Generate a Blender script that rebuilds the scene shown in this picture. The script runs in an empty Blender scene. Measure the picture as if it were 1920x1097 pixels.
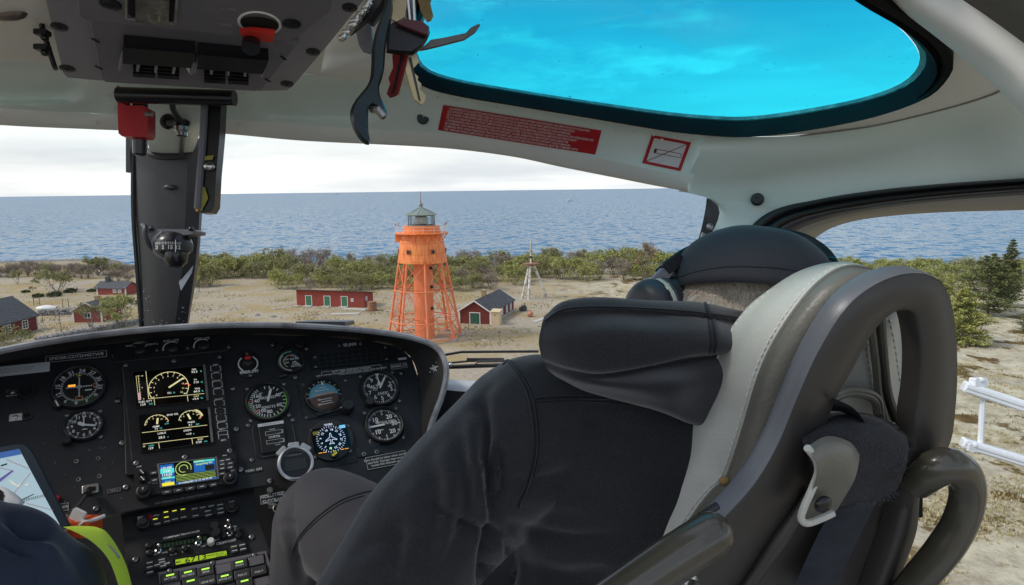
import bpy, math, random
import numpy as np
from mathutils import Vector, Matrix, noise
V = Vector
SC = bpy.context.scene
COL = SC.collection
RND = random.Random(11)
rad = math.radians

# ------------------------------------------------------------------ camera
FPX, CX, CY = 1280.0, 960.0, 548.5          # a 24 mm lens on a 1920 px wide frame
EYE = V((0, 0, 25.0))                       # the helicopter hovers 25 m above the ground
PITCH, ROLL = rad(8.55), rad(0.73)
_h0 = V((1, 0, 0)); CF = V((0, math.cos(PITCH), -math.sin(PITCH))); _u0 = _h0.cross(CF)
CU = math.cos(ROLL) * _u0 + math.sin(ROLL) * _h0
CR = math.cos(ROLL) * _h0 - math.sin(ROLL) * _u0
cd = bpy.data.cameras.new('camera'); cam = bpy.data.objects.new('camera', cd); COL.objects.link(cam)
cd.lens = 24; cd.sensor_width = 36; cd.sensor_fit = 'HORIZONTAL'; cd.clip_start = 0.02; cd.clip_end = 80000
m = Matrix((CR, CU, -CF)).transposed().to_4x4(); m.translation = EYE
cam.matrix_world = m; SC.camera = cam

# ------------------------------------------------------------------ sky and sun
SUN_AZ, SUN_EL = rad(-100), rad(48)         # azimuth clockwise from +Y: the sun stands behind the left shoulder
W = bpy.data.worlds.new('World'); SC.world = W; W.use_nodes = True
nt = W.node_tree; nt.nodes.clear(); N = nt.nodes.new; L = nt.links.new
def nd(t, **k):
    n = N(t)
    for a, b in k.items(): setattr(n, a, b)
    return n
out = nd('ShaderNodeOutputWorld'); bg = nd('ShaderNodeBackground'); bg.inputs[1].default_value = 0.15
sky = nd('ShaderNodeTexSky', sky_type='NISHITA', sun_disc=False, sun_elevation=SUN_EL, sun_rotation=SUN_AZ)
sky.air_density = 1.0; sky.dust_density = 2.0; sky.ozone_density = 1.0
tc = nd('ShaderNodeTexCoord'); sep = nd('ShaderNodeSeparateXYZ'); L(tc.outputs['Generated'], sep.inputs[0])
mp = nd('ShaderNodeMapping'); mp.inputs['Scale'].default_value = (1.0, 1.0, 3.4); L(tc.outputs['Generated'], mp.inputs[0])
nz = nd('ShaderNodeTexNoise'); nz.inputs['Scale'].default_value = 4.2; nz.inputs['Detail'].default_value = 9; nz.inputs['Roughness'].default_value = .64
L(mp.outputs[0], nz.inputs['Vector'])
rp = nd('ShaderNodeValToRGB'); rp.color_ramp.elements[0].position = .44; rp.color_ramp.elements[1].position = .62; L(nz.outputs[0], rp.inputs[0])
low = nd('ShaderNodeMapRange'); low.inputs['From Min'].default_value = .30; low.inputs['From Max'].default_value = .02
low.inputs['To Min'].default_value = 0; low.inputs['To Max'].default_value = .9; L(sep.outputs[2], low.inputs[0])
mx = nd('ShaderNodeMath', operation='MAXIMUM'); L(rp.outputs[0], mx.inputs[0]); L(low.outputs[0], mx.inputs[1])
mul = nd('ShaderNodeMath', operation='MULTIPLY'); mul.inputs[1].default_value = .93; L(mx.outputs[0], mul.inputs[0])
nz2 = nd('ShaderNodeTexNoise'); nz2.inputs['Scale'].default_value = 2.6; nz2.inputs['Detail'].default_value = 8
mp2 = nd('ShaderNodeMapping'); mp2.inputs['Scale'].default_value = (1, 1, 9); L(tc.outputs['Generated'], mp2.inputs[0]); L(mp2.outputs[0], nz2.inputs['Vector'])
cl = nd('ShaderNodeValToRGB'); e = cl.color_ramp.elements
e[0].position = .36; e[0].color = (4.7, 4.95, 5.3, 1); e[1].position = .60; e[1].color = (7.0, 7.0, 6.9, 1); L(nz2.outputs[0], cl.inputs[0])
mixc = nd('ShaderNodeMix', data_type='RGBA'); L(mul.outputs[0], mixc.inputs[0]); L(sky.outputs[0], mixc.inputs[6]); L(cl.outputs[0], mixc.inputs[7])
L(mixc.outputs[2], bg.inputs[0]); L(bg.outputs[0], out.inputs[0])
sd = bpy.data.lights.new('sun', 'SUN'); so = bpy.data.objects.new('sun', sd); COL.objects.link(so)
sd.energy = 1.4; sd.angle = rad(11); sd.color = (1, .95, .87)
sdir = V((math.sin(SUN_AZ) * math.cos(SUN_EL), math.cos(SUN_AZ) * math.cos(SUN_EL), math.sin(SUN_EL)))
so.rotation_euler = sdir.to_track_quat('Z', 'Y').to_euler(); so.location = EYE + sdir * 60
SC.view_settings.view_transform = 'Standard'; SC.view_settings.look = 'None'
SC.view_settings.exposure = 0.30; SC.view_settings.gamma = 1
try:
    SC.cycles.max_bounces = 10; SC.cycles.diffuse_bounces = 5; SC.cycles.transparent_max_bounces = 24; SC.cycles.caustics_reflective = False; SC.cycles.caustics_refractive = False
    SC.cycles.sample_clamp_indirect = 6
except Exception: pass

# ------------------------------------------------------------------ pixels to space
def D(px, py): return CF + CR * ((px - CX) / FPX) - CU * ((py - CY) / FPX)
def P(px, py, d): return EYE + D(px, py) * d
def PX(p):
    q = p - EYE; z = q.dot(CF)
    return (CX + FPX * q.dot(CR) / z, CY - FPX * q.dot(CU) / z, z)
def G(px, py, z=0.0):
    q = D(px, py); return EYE + q * ((z - EYE.z) / q.z)
YAW = rad(20)                                # the nose points 20 degrees left of the lens
HF = V((-math.sin(YAW), math.cos(YAW), 0)); HX = V((math.cos(YAW), math.sin(YAW), 0)); ZU = V((0, 0, 1))
def HP(x, y, z): return EYE + HX * x + HF * y + ZU * z
class PL:
    """a plane with right u, up v and n towards the viewer"""
    def __init__(s, o, u, v): s.o = o.copy(); s.u = u.normalized(); s.n = s.u.cross(v).normalized(); s.v = s.n.cross(s.u)
    def at(s, x, y, w=0.0): return s.o + s.u * x + s.v * y + s.n * w
    def hit(s, px, py):
        q = D(px, py); k = (s.o - EYE).dot(s.n) / q.dot(s.n); p = EYE + q * k - s.o
        return p.dot(s.u), p.dot(s.v)
    def pt(s, px, py, w=0.0):
        x, y = s.hit(px, py); return s.at(x, y, w)
    def sub(s, x, y, w=0.0): return PL(s.at(x, y, w), s.u, s.v)
    def rot(s, a): return PL(s.o, s.u * math.cos(a) + s.v * math.sin(a), s.v * math.cos(a) - s.u * math.sin(a))
def crom(pts, n, closed=False):
    """n points along a Catmull-Rom curve, evenly by chord"""
    pts = [V(p) for p in pts]; k = len(pts)
    if k == 1: return [pts[0]] * n
    if k == 2 and not closed: return [pts[0].lerp(pts[1], i / (n - 1)) for i in range(n)]
    dense = []; segs = k if closed else k - 1
    for i in range(segs):
        if closed: a, b, c, d = pts[(i - 1) % k], pts[i], pts[(i + 1) % k], pts[(i + 2) % k]
        else:
            b, c = pts[i], pts[i + 1]; a = pts[i - 1] if i else b * 2 - c; d = pts[i + 2] if i + 2 < k else c * 2 - b
        for j in range(12):
            t = j / 12
            dense.append(.5 * ((2 * b) + (c - a) * t + (2 * a - 5 * b + 4 * c - d) * t * t + (3 * b - a - 3 * c + d) * t ** 3))
    dense.append(pts[0].copy() if closed else pts[-1].copy())
    acc = [0.0]
    for i in range(1, len(dense)): acc.append(acc[-1] + (dense[i] - dense[i - 1]).length)
    res = []; j = 0; m_ = n if closed else n - 1
    for i in range(n):
        t = acc[-1] * i / m_
        while j < len(acc) - 2 and acc[j + 1] < t: j += 1
        s = (t - acc[j]) / max(1e-9, acc[j + 1] - acc[j]); res.append(dense[j].lerp(dense[j + 1], min(1, max(0, s))))
    return res

# ------------------------------------------------------------------ text
_tc = bpy.data.curves.new('lettering', 'FONT'); _to = bpy.data.objects.new('lettering', _tc); COL.objects.link(_to)
_tc.resolution_u = 2; _tc.align_x = 'CENTER'; _tc.align_y = 'CENTER'
_gc = {}
def glyphs(s, bold=0.0, align='CENTER'):
    k = (s, bold, align)
    if k not in _gc:
        _tc.body = s; _tc.offset = bold; _tc.align_x = align
        dg = bpy.context.evaluated_depsgraph_get(); dg.update(); ev = _to.evaluated_get(dg); me = ev.to_mesh()
        _gc[k] = ([v.co.copy() for v in me.vertices], [tuple(p.vertices) for p in me.polygons]); ev.to_mesh_clear()
    return _gc[k]

# ------------------------------------------------------------------ mesh building
class MB:
    def __init__(s): s.v = []; s.f = []; s.mi = []; s.ms = []; s.cur = -1
    def mat(s, m_):
        if m_ not in s.ms: s.ms.append(m_)
        s.cur = s.ms.index(m_); return s
    def add(s, vs, fs):
        b = len(s.v); s.v += [V(p) for p in vs]
        for f in fs: s.f.append(tuple(i + b for i in f)); s.mi.append(s.cur)
        return s
    def poly(s, pts): return s.add(pts, [tuple(range(len(pts)))])
    def grid(s, g, cu=False, cv=False):
        r, c = len(g), len(g[0]); vs = [p for row in g for p in row]; fs = []
        for i in range(r if cv else r - 1):
            for j in range(c if cu else c - 1):
                a, b = i * c + j, i * c + (j + 1) % c; k = ((i + 1) % r) * c; fs.append((a, b, k + (j + 1) % c, k + j))
        return s.add(vs, fs)
    def box(s, c, x, y, z, bev=0.0):
        """a box from centre and three half-axis vectors; bev chamfers the edges facing +z"""
        if bev:
            lx, ly, lz = x.length, y.length, z.length; kx, ky, kz = 1 - bev / lx, 1 - bev / ly, 1 - bev / lz
            def ring(sx, sy, zz, b):
                return [c + x * (i * sx) + y * (j * sy) + z * zz for i, j in ((-1, -1), (1, -1), (1, 1), (-1, 1))]
            def oct_(k1, k2, zz): return [c + x * (i) + y * (j) + z * zz for i, j in ((-k1, -k2), (k1, -k2), (k1, k2), (-k1, k2))]
            a = [c + x * i + y * j - z for i, j in ((-1, -ky), (-kx, -1), (kx, -1), (1, -ky), (1, ky), (kx, 1), (-kx, 1), (-1, ky))]
            b = [c + x * i + y * j + z * kz for i, j in ((-1, -ky), (-kx, -1), (kx, -1), (1, -ky), (1, ky), (kx, 1), (-kx, 1), (-1, ky))]
            k2x, k2y = 1 - 2 * bev / lx, 1 - 2 * bev / ly
            t = [c + x * i + y * j + z for i, j in ((-kx, -k2y), (-k2x, -ky), (k2x, -ky), (kx, -k2y), (kx, k2y), (k2x, ky), (-k2x, ky), (-kx, k2y))]
            s.grid([a, b, t], cu=True); s.poly(t); s.poly(a[::-1]); return s
        vs = [c + x * i + y * j + z * k for k in (-1, 1) for j in (-1, 1) for i in (-1, 1)]
        return s.add(vs, [(0, 2, 3, 1), (4, 5, 7, 6), (0, 1, 5, 4), (2, 6, 7, 3), (0, 4, 6, 2), (1, 3, 7, 5)])
    def prism(s, pts, off, cap=True):
        """extrude a polygon by the vector off"""
        n = len(pts); q = [p + off for p in pts]
        s.add(list(pts) + q, [(i, (i + 1) % n, n + (i + 1) % n, n + i) for i in range(n)])
        if cap: s.poly(q); s.poly(list(pts)[::-1])
        return s
    def tube(s, path, r, n=8, flat=1.0, up=None, caps=True):
        path = [V(p) for p in path]; k = len(path); rs = r if isinstance(r, (list, tuple)) else [r] * k
        if len(rs) != k: rs = list(np.interp(np.linspace(0, 1, k), np.linspace(0, 1, len(rs)), rs))
        g = []; prev = None
        for i, p in enumerate(path):
            t = (path[min(i + 1, k - 1)] - path[max(i - 1, 0)])
            if t.length < 1e-9: t = V((0, 0, 1))
            t.normalize()
            if prev is None:
                a = V(up) if up is not None else (V((0, 0, 1)) if abs(t.z) < .9 else V((1, 0, 0)))
            else: a = prev
            a = (a - t * a.dot(t)); a.normalize(); prev = a; b = t.cross(a)
            g.append([p + a * (math.cos(q) * rs[i] * flat) + b * (math.sin(q) * rs[i]) for q in (2 * math.pi * j / n for j in range(n))])
        s.grid(g, cu=True)
        if caps: s.poly(g[0][::-1]); s.poly(g[-1])
        return s
    def lathe(s, o, ax, prof, n=24, cap0=False, cap1=False, a0=None):
        ax = V(ax).normalized(); a = V(a0) if a0 is not None else (V((1, 0, 0)) if abs(ax.x) < .9 else V((0, 1, 0))); a = (a - ax * a.dot(ax)).normalized(); b = ax.cross(a)
        g = [[o + ax * h + (a * math.cos(q) + b * math.sin(q)) * r for q in (2 * math.pi * j / n for j in range(n))] for r, h in prof]
        s.grid(g, cu=True)
        if cap0: s.poly(g[0][::-1])
        if cap1: s.poly(g[-1])
        return s
    def ball(s, c, ax, n=12, r=8):
        """ellipsoid; ax = three half-axis vectors"""
        x, y, z = ax; g = []
        for i in range(r + 1):
            t = math.pi * (i / r) * .998 + .003; g.append([c + x * (math.sin(t) * math.cos(q)) + y * (math.sin(t) * math.sin(q)) - z * math.cos(t) for q in (2 * math.pi * j / n for j in range(n))])
        s.grid(g, cu=True); s.poly(g[0][::-1]); s.poly(g[-1]); return s
    # flat drawing on a plane
    def disc(s, pl, x, y, r, w=0.0, n=20, ry=None): return s.poly([pl.at(x + r * math.cos(a), y + (ry or r) * math.sin(a), w) for a in (2 * math.pi * i / n for i in range(n))])
    def rect(s, pl, x, y, hx, hy, w=0.0, a=0.0):
        c_, s_ = math.cos(a), math.sin(a)
        return s.poly([pl.at(x + i * hx * c_ - j * hy * s_, y + i * hx * s_ + j * hy * c_, w) for i, j in ((-1, -1), (1, -1), (1, 1), (-1, 1))])
    def line(s, pl, x0, y0, x1, y1, t, w=0.0):
        dx, dy = x1 - x0, y1 - y0; l = math.hypot(dx, dy) or 1e-9; nx, ny = -dy / l * t / 2, dx / l * t / 2
        return s.poly([pl.at(x0 + nx, y0 + ny, w), pl.at(x0 - nx, y0 - ny, w), pl.at(x1 - nx, y1 - ny, w), pl.at(x1 + nx, y1 + ny, w)])
    def frame(s, pl, x, y, hx, hy, t, w=0.0):
        s.rect(pl, x, y + hy, hx + t / 2, t / 2, w); s.rect(pl, x, y - hy, hx + t / 2, t / 2, w); s.rect(pl, x - hx, y, t / 2, hy - t / 2, w); return s.rect(pl, x + hx, y, t / 2, hy - t / 2, w)
    def arc(s, pl, x, y, r, t, a0, a1, w=0.0, n=24):
        """clock angles: degrees clockwise from twelve"""
        g = [[pl.at(x + q * math.sin(rad(a)), y + q * math.cos(rad(a)), w) for a in (a0 + (a1 - a0) * i / n for i in range(n + 1))] for q in (r - t / 2, r + t / 2)]
        return s.grid(g)
    def tick(s, pl, x, y, r0, r1, a, t, w=0.0):
        sa, ca = math.sin(rad(a)), math.cos(rad(a)); return s.line(pl, x + r0 * sa, y + r0 * ca, x + r1 * sa, y + r1 * ca, t, w)
    def text(s, pl, t, x, y, size, w=0.0, rot=0.0, bold=0.012, align='CENTER', sx=1.0):
        vs, fs = glyphs(t, bold, align); size *= TK[0]; c_, s_ = math.cos(rot) * size, math.sin(rot) * size
        return s.add([pl.at(x + q.x * sx * c_ - q.y * s_, y + q.x * sx * s_ + q.y * c_, w) for q in vs], fs)
    def rbox(s, pl, x, y, hx, hy, h, r, w=0.0, bev=0.0, n=5):
        """a plate with rounded corners standing h off the plane"""
        def ol(k, ww):
            o = []
            for cx_, cy_, a in ((hx - r, hy - r, 0), (-hx + r, hy - r, 90), (-hx + r, -hy + r, 180), (hx - r, -hy + r, 270)):
                for i in range(n + 1): q = rad(a + 90 * i / n); o.append(pl.at(x + cx_ + (r - k) * math.cos(q), y + cy_ + (r - k) * math.sin(q), ww))
            return o
        bev = min(bev, r * .9); rings = [ol(0, w), ol(0, w + h - bev)] + ([ol(bev * .3, w + h - bev * .3), ol(bev, w + h)] if bev else [])
        s.grid(rings, cu=True); return s.poly(rings[-1])
    def knob(s, pl, x, y, r, h, w=0.0, n=16, taper=.86): return s.lathe(pl.at(x, y, w), pl.n, [(r, 0), (r * .97, h * .55), (r * taper, h * .92), (r * (taper - .12), h), (0.0001, h)], n, a0=pl.u)
    def screw(s, pl, x, y, r, w=0.0):
        return s.lathe(pl.at(x, y, w), pl.n, [(r, 0), (r * .9, r * .35), (r * .5, r * .5), (r * .42, r * .2), (.0001, r * .2)], 10, a0=pl.u)

WL = {}; TK = [1.0]
def _mesh(mb, name, org, smooth, default):
    me = bpy.data.meshes.new(name); me.from_pydata([v - org for v in mb.v], [], mb.f); ms = list(mb.ms); mi = mb.mi
    if -1 in mi or not ms: mi = [len(ms) if i < 0 else i for i in mi]; ms.append(default)
    for m_ in ms: me.materials.append(m_)
    me.polygons.foreach_set('material_index', mi)
    if smooth is not None:
        me.polygons.foreach_set('use_smooth', [True] * len(me.polygons))
        if smooth < 180: me.set_sharp_from_angle(angle=rad(smooth))
    me.update(); return me
def tag(o, label=None, cat=None, group=None, kind=None):
    if label: o['label'] = label
    if cat: o['category'] = cat
    if group: o['group'] = group
    if kind: o['kind'] = kind
    return o
def thing(name, label, cat, loc, group=None):
    o = bpy.data.objects.new(name, None); COL.objects.link(o); o.empty_display_size = .1; o.location = loc; WL[o.name] = V(loc); return tag(o, label, cat, group)
def part(name, mb, m_, parent, smooth=40, label=None):
    org = WL[parent.name]; o = bpy.data.objects.new(name, _mesh(mb, name, org, smooth, m_)); COL.objects.link(o); o.parent = parent; WL[o.name] = org
    if label: o['label'] = label
    return o
def solo(name, mb, m_, label, cat, group=None, smooth=40, kind=None, loc=None):
    if loc is None:
        xs = [v.x for v in mb.v]; ys = [v.y for v in mb.v]; zs = [v.z for v in mb.v]; loc = V(((min(xs) + max(xs)) / 2, (min(ys) + max(ys)) / 2, min(zs)))
    o = bpy.data.objects.new(name, _mesh(mb, name, loc, smooth, m_)); COL.objects.link(o); o.location = loc; WL[o.name] = V(loc); return tag(o, label, cat, group, kind)
def struct(name, mb, m_, smooth=40, kind='structure'): return solo(name, mb, m_, None, None, None, smooth, kind, V((0, 0, 0)))
def mod(o, t, **k):
    q = o.modifiers.new(t.lower(), t)
    for a, b in k.items(): setattr(q, a, b)
    return q
def bake(o):
    """apply the modifiers into the mesh"""
    dg = bpy.context.evaluated_depsgraph_get(); dg.update(); me = bpy.data.meshes.new_from_object(o.evaluated_get(dg)); o.modifiers.clear(); old = o.data; o.data = me; bpy.data.meshes.remove(old); me.name = o.name; return o
def copy_tree(o, parent=None):
    c = o.copy(); COL.objects.link(c); c.parent = parent; WL[c.name] = WL[o.name]
    for ch in list(o.children):
        k = ch.copy(); COL.objects.link(k); k.parent = c
        for g in list(ch.children): q = g.copy(); COL.objects.link(q); q.parent = k
    return c
def sheet(rows, nu=40, nv=12, pix=True):
    """a smooth surface through rows of (px, py, depth)"""
    pr = [crom([P(*p) if pix else V(p) for p in r], nu) for r in rows]
    colz = [crom([r[j] for r in pr], nv) for j in range(nu)]
    return [[colz[j][i] for j in range(nu)] for i in range(nv)]

# ------------------------------------------------------------------ materials
def mat(name, col, rough=.6, metal=0.0, var=.12, vs=9.0, bump=.0, bs=90.0, spec=.5, col2=None, coat=0.0, sheen=0.0, dist=.01, detail=4, contrast=None, rvar=0.0, aniso=(1, 1, 1)):
    m_ = bpy.data.materials.new(name); m_.use_nodes = True; t = m_.node_tree; b = t.nodes['Principled BSDF']; n_ = t.nodes.new; l_ = t.links.new
    b.inputs['Roughness'].default_value = rough; b.inputs['Metallic'].default_value = metal; b.inputs['Specular IOR Level'].default_value = spec
    b.inputs['Coat Weight'].default_value = coat; b.inputs['Sheen Weight'].default_value = sheen
    if sheen: b.inputs['Sheen Roughness'].default_value = .45
    c = n_('ShaderNodeTexCoord'); mp_ = n_('ShaderNodeMapping'); mp_.inputs['Scale'].default_value = aniso; l_(c.outputs['Object'], mp_.inputs[0])
    nz_ = n_('ShaderNodeTexNoise'); nz_.inputs['Scale'].default_value = vs; nz_.inputs['Detail'].default_value = detail; l_(mp_.outputs[0], nz_.inputs['Vector'])
    r_ = n_('ShaderNodeValToRGB'); e_ = r_.color_ramp.elements; lo, hi = contrast or (.3, .7); e_[0].position = lo; e_[1].position = hi
    a = V(col); z = V(col2) if col2 else a * (1 + var); a = a if col2 else a * (1 - var)
    e_[0].color = (*a, 1); e_[1].color = (*z, 1); l_(nz_.outputs[0], r_.inputs[0]); l_(r_.outputs[0], b.inputs['Base Color'])
    if rvar:
        mr = n_('ShaderNodeMapRange'); mr.inputs['To Min'].default_value = max(.02, rough - rvar); mr.inputs['To Max'].default_value = min(1, rough + rvar); l_(nz_.outputs[0], mr.inputs[0]); l_(mr.outputs[0], b.inputs['Roughness'])
    if bump:
        nb = n_('ShaderNodeTexNoise'); nb.inputs['Scale'].default_value = bs; nb.inputs['Detail'].default_value = 3; l_(mp_.outputs[0], nb.inputs['Vector'])
        bp = n_('ShaderNodeBump'); bp.inputs['Strength'].default_value = bump; bp.inputs['Distance'].default_value = dist; l_(nb.outputs[0], bp.inputs['Height']); l_(bp.outputs[0], b.inputs['Normal'])
    return m_
def emis(name, col, s=1.0):
    m_ = bpy.data.materials.new(name); m_.use_nodes = True; b = m_.node_tree.nodes['Principled BSDF']; b.inputs['Base Color'].default_value = (*[c * .2 for c in col], 1); b.inputs['Roughness'].default_value = .3
    b.inputs['Emission Color'].default_value = (*col, 1); b.inputs['Emission Strength'].default_value = s; return m_
def glass(name, tint, gloss=.05, dirt_glare=0.0, dirt_glare_col=(.8, .85, .85), rough=.02, spots=0.0):
    m_ = bpy.data.materials.new(name); m_.use_nodes = True; t = m_.node_tree; t.nodes.clear(); n_ = t.nodes.new; l_ = t.links.new
    o = n_('ShaderNodeOutputMaterial'); tr = n_('ShaderNodeBsdfTransparent'); tr.inputs[0].default_value = (*tint, 1); g = n_('ShaderNodeBsdfGlossy'); g.inputs['Roughness'].default_value = rough
    fr = n_('ShaderNodeFresnel'); fr.inputs[0].default_value = 1.3; ml = n_('ShaderNodeMath'); ml.operation = 'MULTIPLY'; ml.inputs[1].default_value = gloss * 20; l_(fr.outputs[0], ml.inputs[0])
    mn = n_('ShaderNodeMath'); mn.operation = 'MINIMUM'; mn.inputs[1].default_value = .4; l_(ml.outputs[0], mn.inputs[0])
    mx_ = n_('ShaderNodeMixShader'); l_(mn.outputs[0], mx_.inputs[0]); l_(tr.outputs[0], mx_.inputs[1]); l_(g.outputs[0], mx_.inputs[2]); last = mx_
    c = n_('ShaderNodeTexCoord')
    def layer(scale, lo, hi, amt, col):
        nonlocal last
        nz_ = n_('ShaderNodeTexNoise'); nz_.inputs['Scale'].default_value = scale; nz_.inputs['Detail'].default_value = 4; l_(c.outputs['Object'], nz_.inputs['Vector'])
        r_ = n_('ShaderNodeMapRange'); r_.inputs['From Min'].default_value = lo; r_.inputs['From Max'].default_value = hi; r_.inputs['To Max'].default_value = amt; l_(nz_.outputs[0], r_.inputs[0])
        df = n_('ShaderNodeBsdfDiffuse'); df.inputs[0].default_value = (*col, 1); m2 = n_('ShaderNodeMixShader'); l_(r_.outputs[0], m2.inputs[0]); l_(last.outputs[0], m2.inputs[1]); l_(df.outputs[0], m2.inputs[2]); last = m2
    if dirt_glare: layer(2.2, .45, .75, dirt_glare, dirt_glare_col)
    if spots: layer(150, .70, .76, spots, (.05, .12, .14))
    l_(last.outputs[0], o.inputs[0]); return m_
# ------------------------------------------------------------------ ground and sea
COAST = [G(x, y, -1.0) for x, y in ((-700, 497), (-300, 492), (0, 488), (130, 484), (215, 484), (265, 494), (500, 492), (800, 490), (1100, 491), (1300, 495), (1600, 504), (1920, 509), (2300, 520))]
_cx = [-2500] + [p.x for p in COAST] + [2500]; _cy = [COAST[0].y - 400] + [p.y for p in COAST] + [COAST[-1].y - 500]
def coast(x): return float(np.interp(x, _cx, _cy)) + 4 * noise.noise(V((x * .03, 1.7, 0))) + 2 * noise.noise(V((x * .14, 5.1, 0)))
xs = sorted(set([-2400, -1500, -900, -600] + [round(-400 + i * 4.0, 2) for i in range(206)] + [600, 900, 1500, 2400]))
g = []
for t in [(-140 + 90 * i / 8) for i in range(8)] : g.append([V((x, t, 0)) for x in xs])
NY = 110
for k in range(NY + 1):
    row = []
    for x in xs:
        c = coast(x); y = -50 + (c + 14 + 50) * (k / NY) ** .8; e_ = c - y
        z = .22 * noise.noise(V((x * .035, y * .035, 3))) + .1 * noise.noise(V((x * .15, y * .15, 9)))
        far = max(0, min(1, (abs(x) - 500) / 300)); z *= 1 - far
        if e_ < 34: z -= (34 - e_) / 34 * 1.15
        row.append(V((x, y, z)))
    g.append(row)
def ground_material():
    m_ = bpy.data.materials.new('heath_ground'); m_.use_nodes = True; t = m_.node_tree; b = t.nodes['Principled BSDF']; n_ = t.nodes.new; l_ = t.links.new
    b.inputs['Roughness'].default_value = .95; b.inputs['Specular IOR Level'].default_value = .15
    c = n_('ShaderNodeTexCoord')
    def nz_(s, det=6, ro=.55, sc=(1, 1, 1), off=(0, 0, 0)):
        q = n_('ShaderNodeMapping'); q.inputs['Scale'].default_value = sc; q.inputs['Location'].default_value = off; l_(c.outputs['Object'], q.inputs[0])
        k = n_('ShaderNodeTexNoise'); k.inputs['Scale'].default_value = s; k.inputs['Detail'].default_value = det; k.inputs['Roughness'].default_value = ro; l_(q.outputs[0], k.inputs['Vector']); return k.outputs[0]
    def ramp(src, *st):
        r_ = n_('ShaderNodeValToRGB'); e_ = r_.color_ramp.elements
        while len(e_) < len(st): e_.new(.5)
        for q, (p_, col) in zip(e_, st): q.position = p_; q.color = (*col, 1) if len(col) == 3 else col
        l_(src, r_.inputs[0]); return r_.outputs[0]
    def mix(f, a, z):
        k = n_('ShaderNodeMix'); k.data_type = 'RGBA'; l_(f, k.inputs[0])
        for s_, i in ((a, 6), (z, 7)):
            if isinstance(s_, tuple): k.inputs[i].default_value = (*s_, 1)
            else: l_(s_, k.inputs[i])
        return k.outputs[2]
    base = ramp(nz_(.05, 7), (.30, (.37, .305, .195)), (.50, (.45, .385, .28)), (.68, (.42, .37, .30)))
    fine = ramp(nz_(1.6, 8, .7), (.30, (.62, .62, .62)), (.70, (1.12, 1.12, 1.12)))
    k = n_('ShaderNodeMix'); k.data_type = 'RGBA'; k.blend_type = 'MULTIPLY'; k.inputs[0].default_value = 1; l_(base, k.inputs[6]); l_(fine, k.inputs[7]); col = k.outputs[2]
    grass = ramp(nz_(.09, 8, .66, off=(40, 3, 0)), (.48, (0, 0, 0)), (.60, (.75, .75, .75)))
    col = mix(grass, col, (.35, .265, .115))
    moss = ramp(nz_(.17, 9, .62, (1, .8, 1), (7, 7, 0)), (.535, (0, 0, 0)), (.57, (1, 1, 1)))
    moss2 = ramp(nz_(.6, 7, .7), (.35, (.085, .055, .018)), (.55, (.15, .095, .03)), (.72, (.23, .20, .05)))
    # heath mats grow thickly only on the right-hand flat; near the buildings the ground is bare
    sp = n_('ShaderNodeSeparateXYZ'); l_(c.outputs['Object'], sp.inputs[0])
    mr = n_('ShaderNodeMapRange'); mr.inputs['From Min'].default_value = 2; mr.inputs['From Max'].default_value = 32; l_(sp.outputs[0], mr.inputs[0])
    mm = n_('ShaderNodeMath'); mm.operation = 'MULTIPLY'; l_(moss, mm.inputs[0]); l_(mr.outputs[0], mm.inputs[1])
    lich = ramp(nz_(.42, 9, .75, off=(3, 9, 1)), (.42, (0, 0, 0)), (.60, (1, 1, 1)))
    ml = n_('ShaderNodeMath'); ml.operation = 'MULTIPLY'; l_(lich, ml.inputs[0]); l_(mr.outputs[0], ml.inputs[1])
    col = mix(ml.outputs[0], col, (.58, .53, .39))
    col = mix(mm.outputs[0], col, moss2)
    # the stony beach, a band that follows the waterline (it has the low ground)
    sh = n_('ShaderNodeMapRange'); sh.inputs['From Min'].default_value = -.28; sh.inputs['From Max'].default_value = -.6; l_(sp.outputs[2], sh.inputs[0])
    stone = ramp(nz_(.8, 9, .8), (.35, (.11, .095, .08)), (.65, (.30, .27, .24)))
    col = mix(sh.outputs[0], col, stone); l_(col, b.inputs['Base Color'])
    bp = n_('ShaderNodeBump'); bp.inputs['Strength'].default_value = .8; bp.inputs['Distance'].default_value = .25; l_(nz_(2.2, 8, .75), bp.inputs['Height']); l_(bp.outputs[0], b.inputs['Normal'])
    return m_
gr = struct('ground', MB().grid(g), ground_material(), 180); 
E_G = WL['ground']
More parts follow.
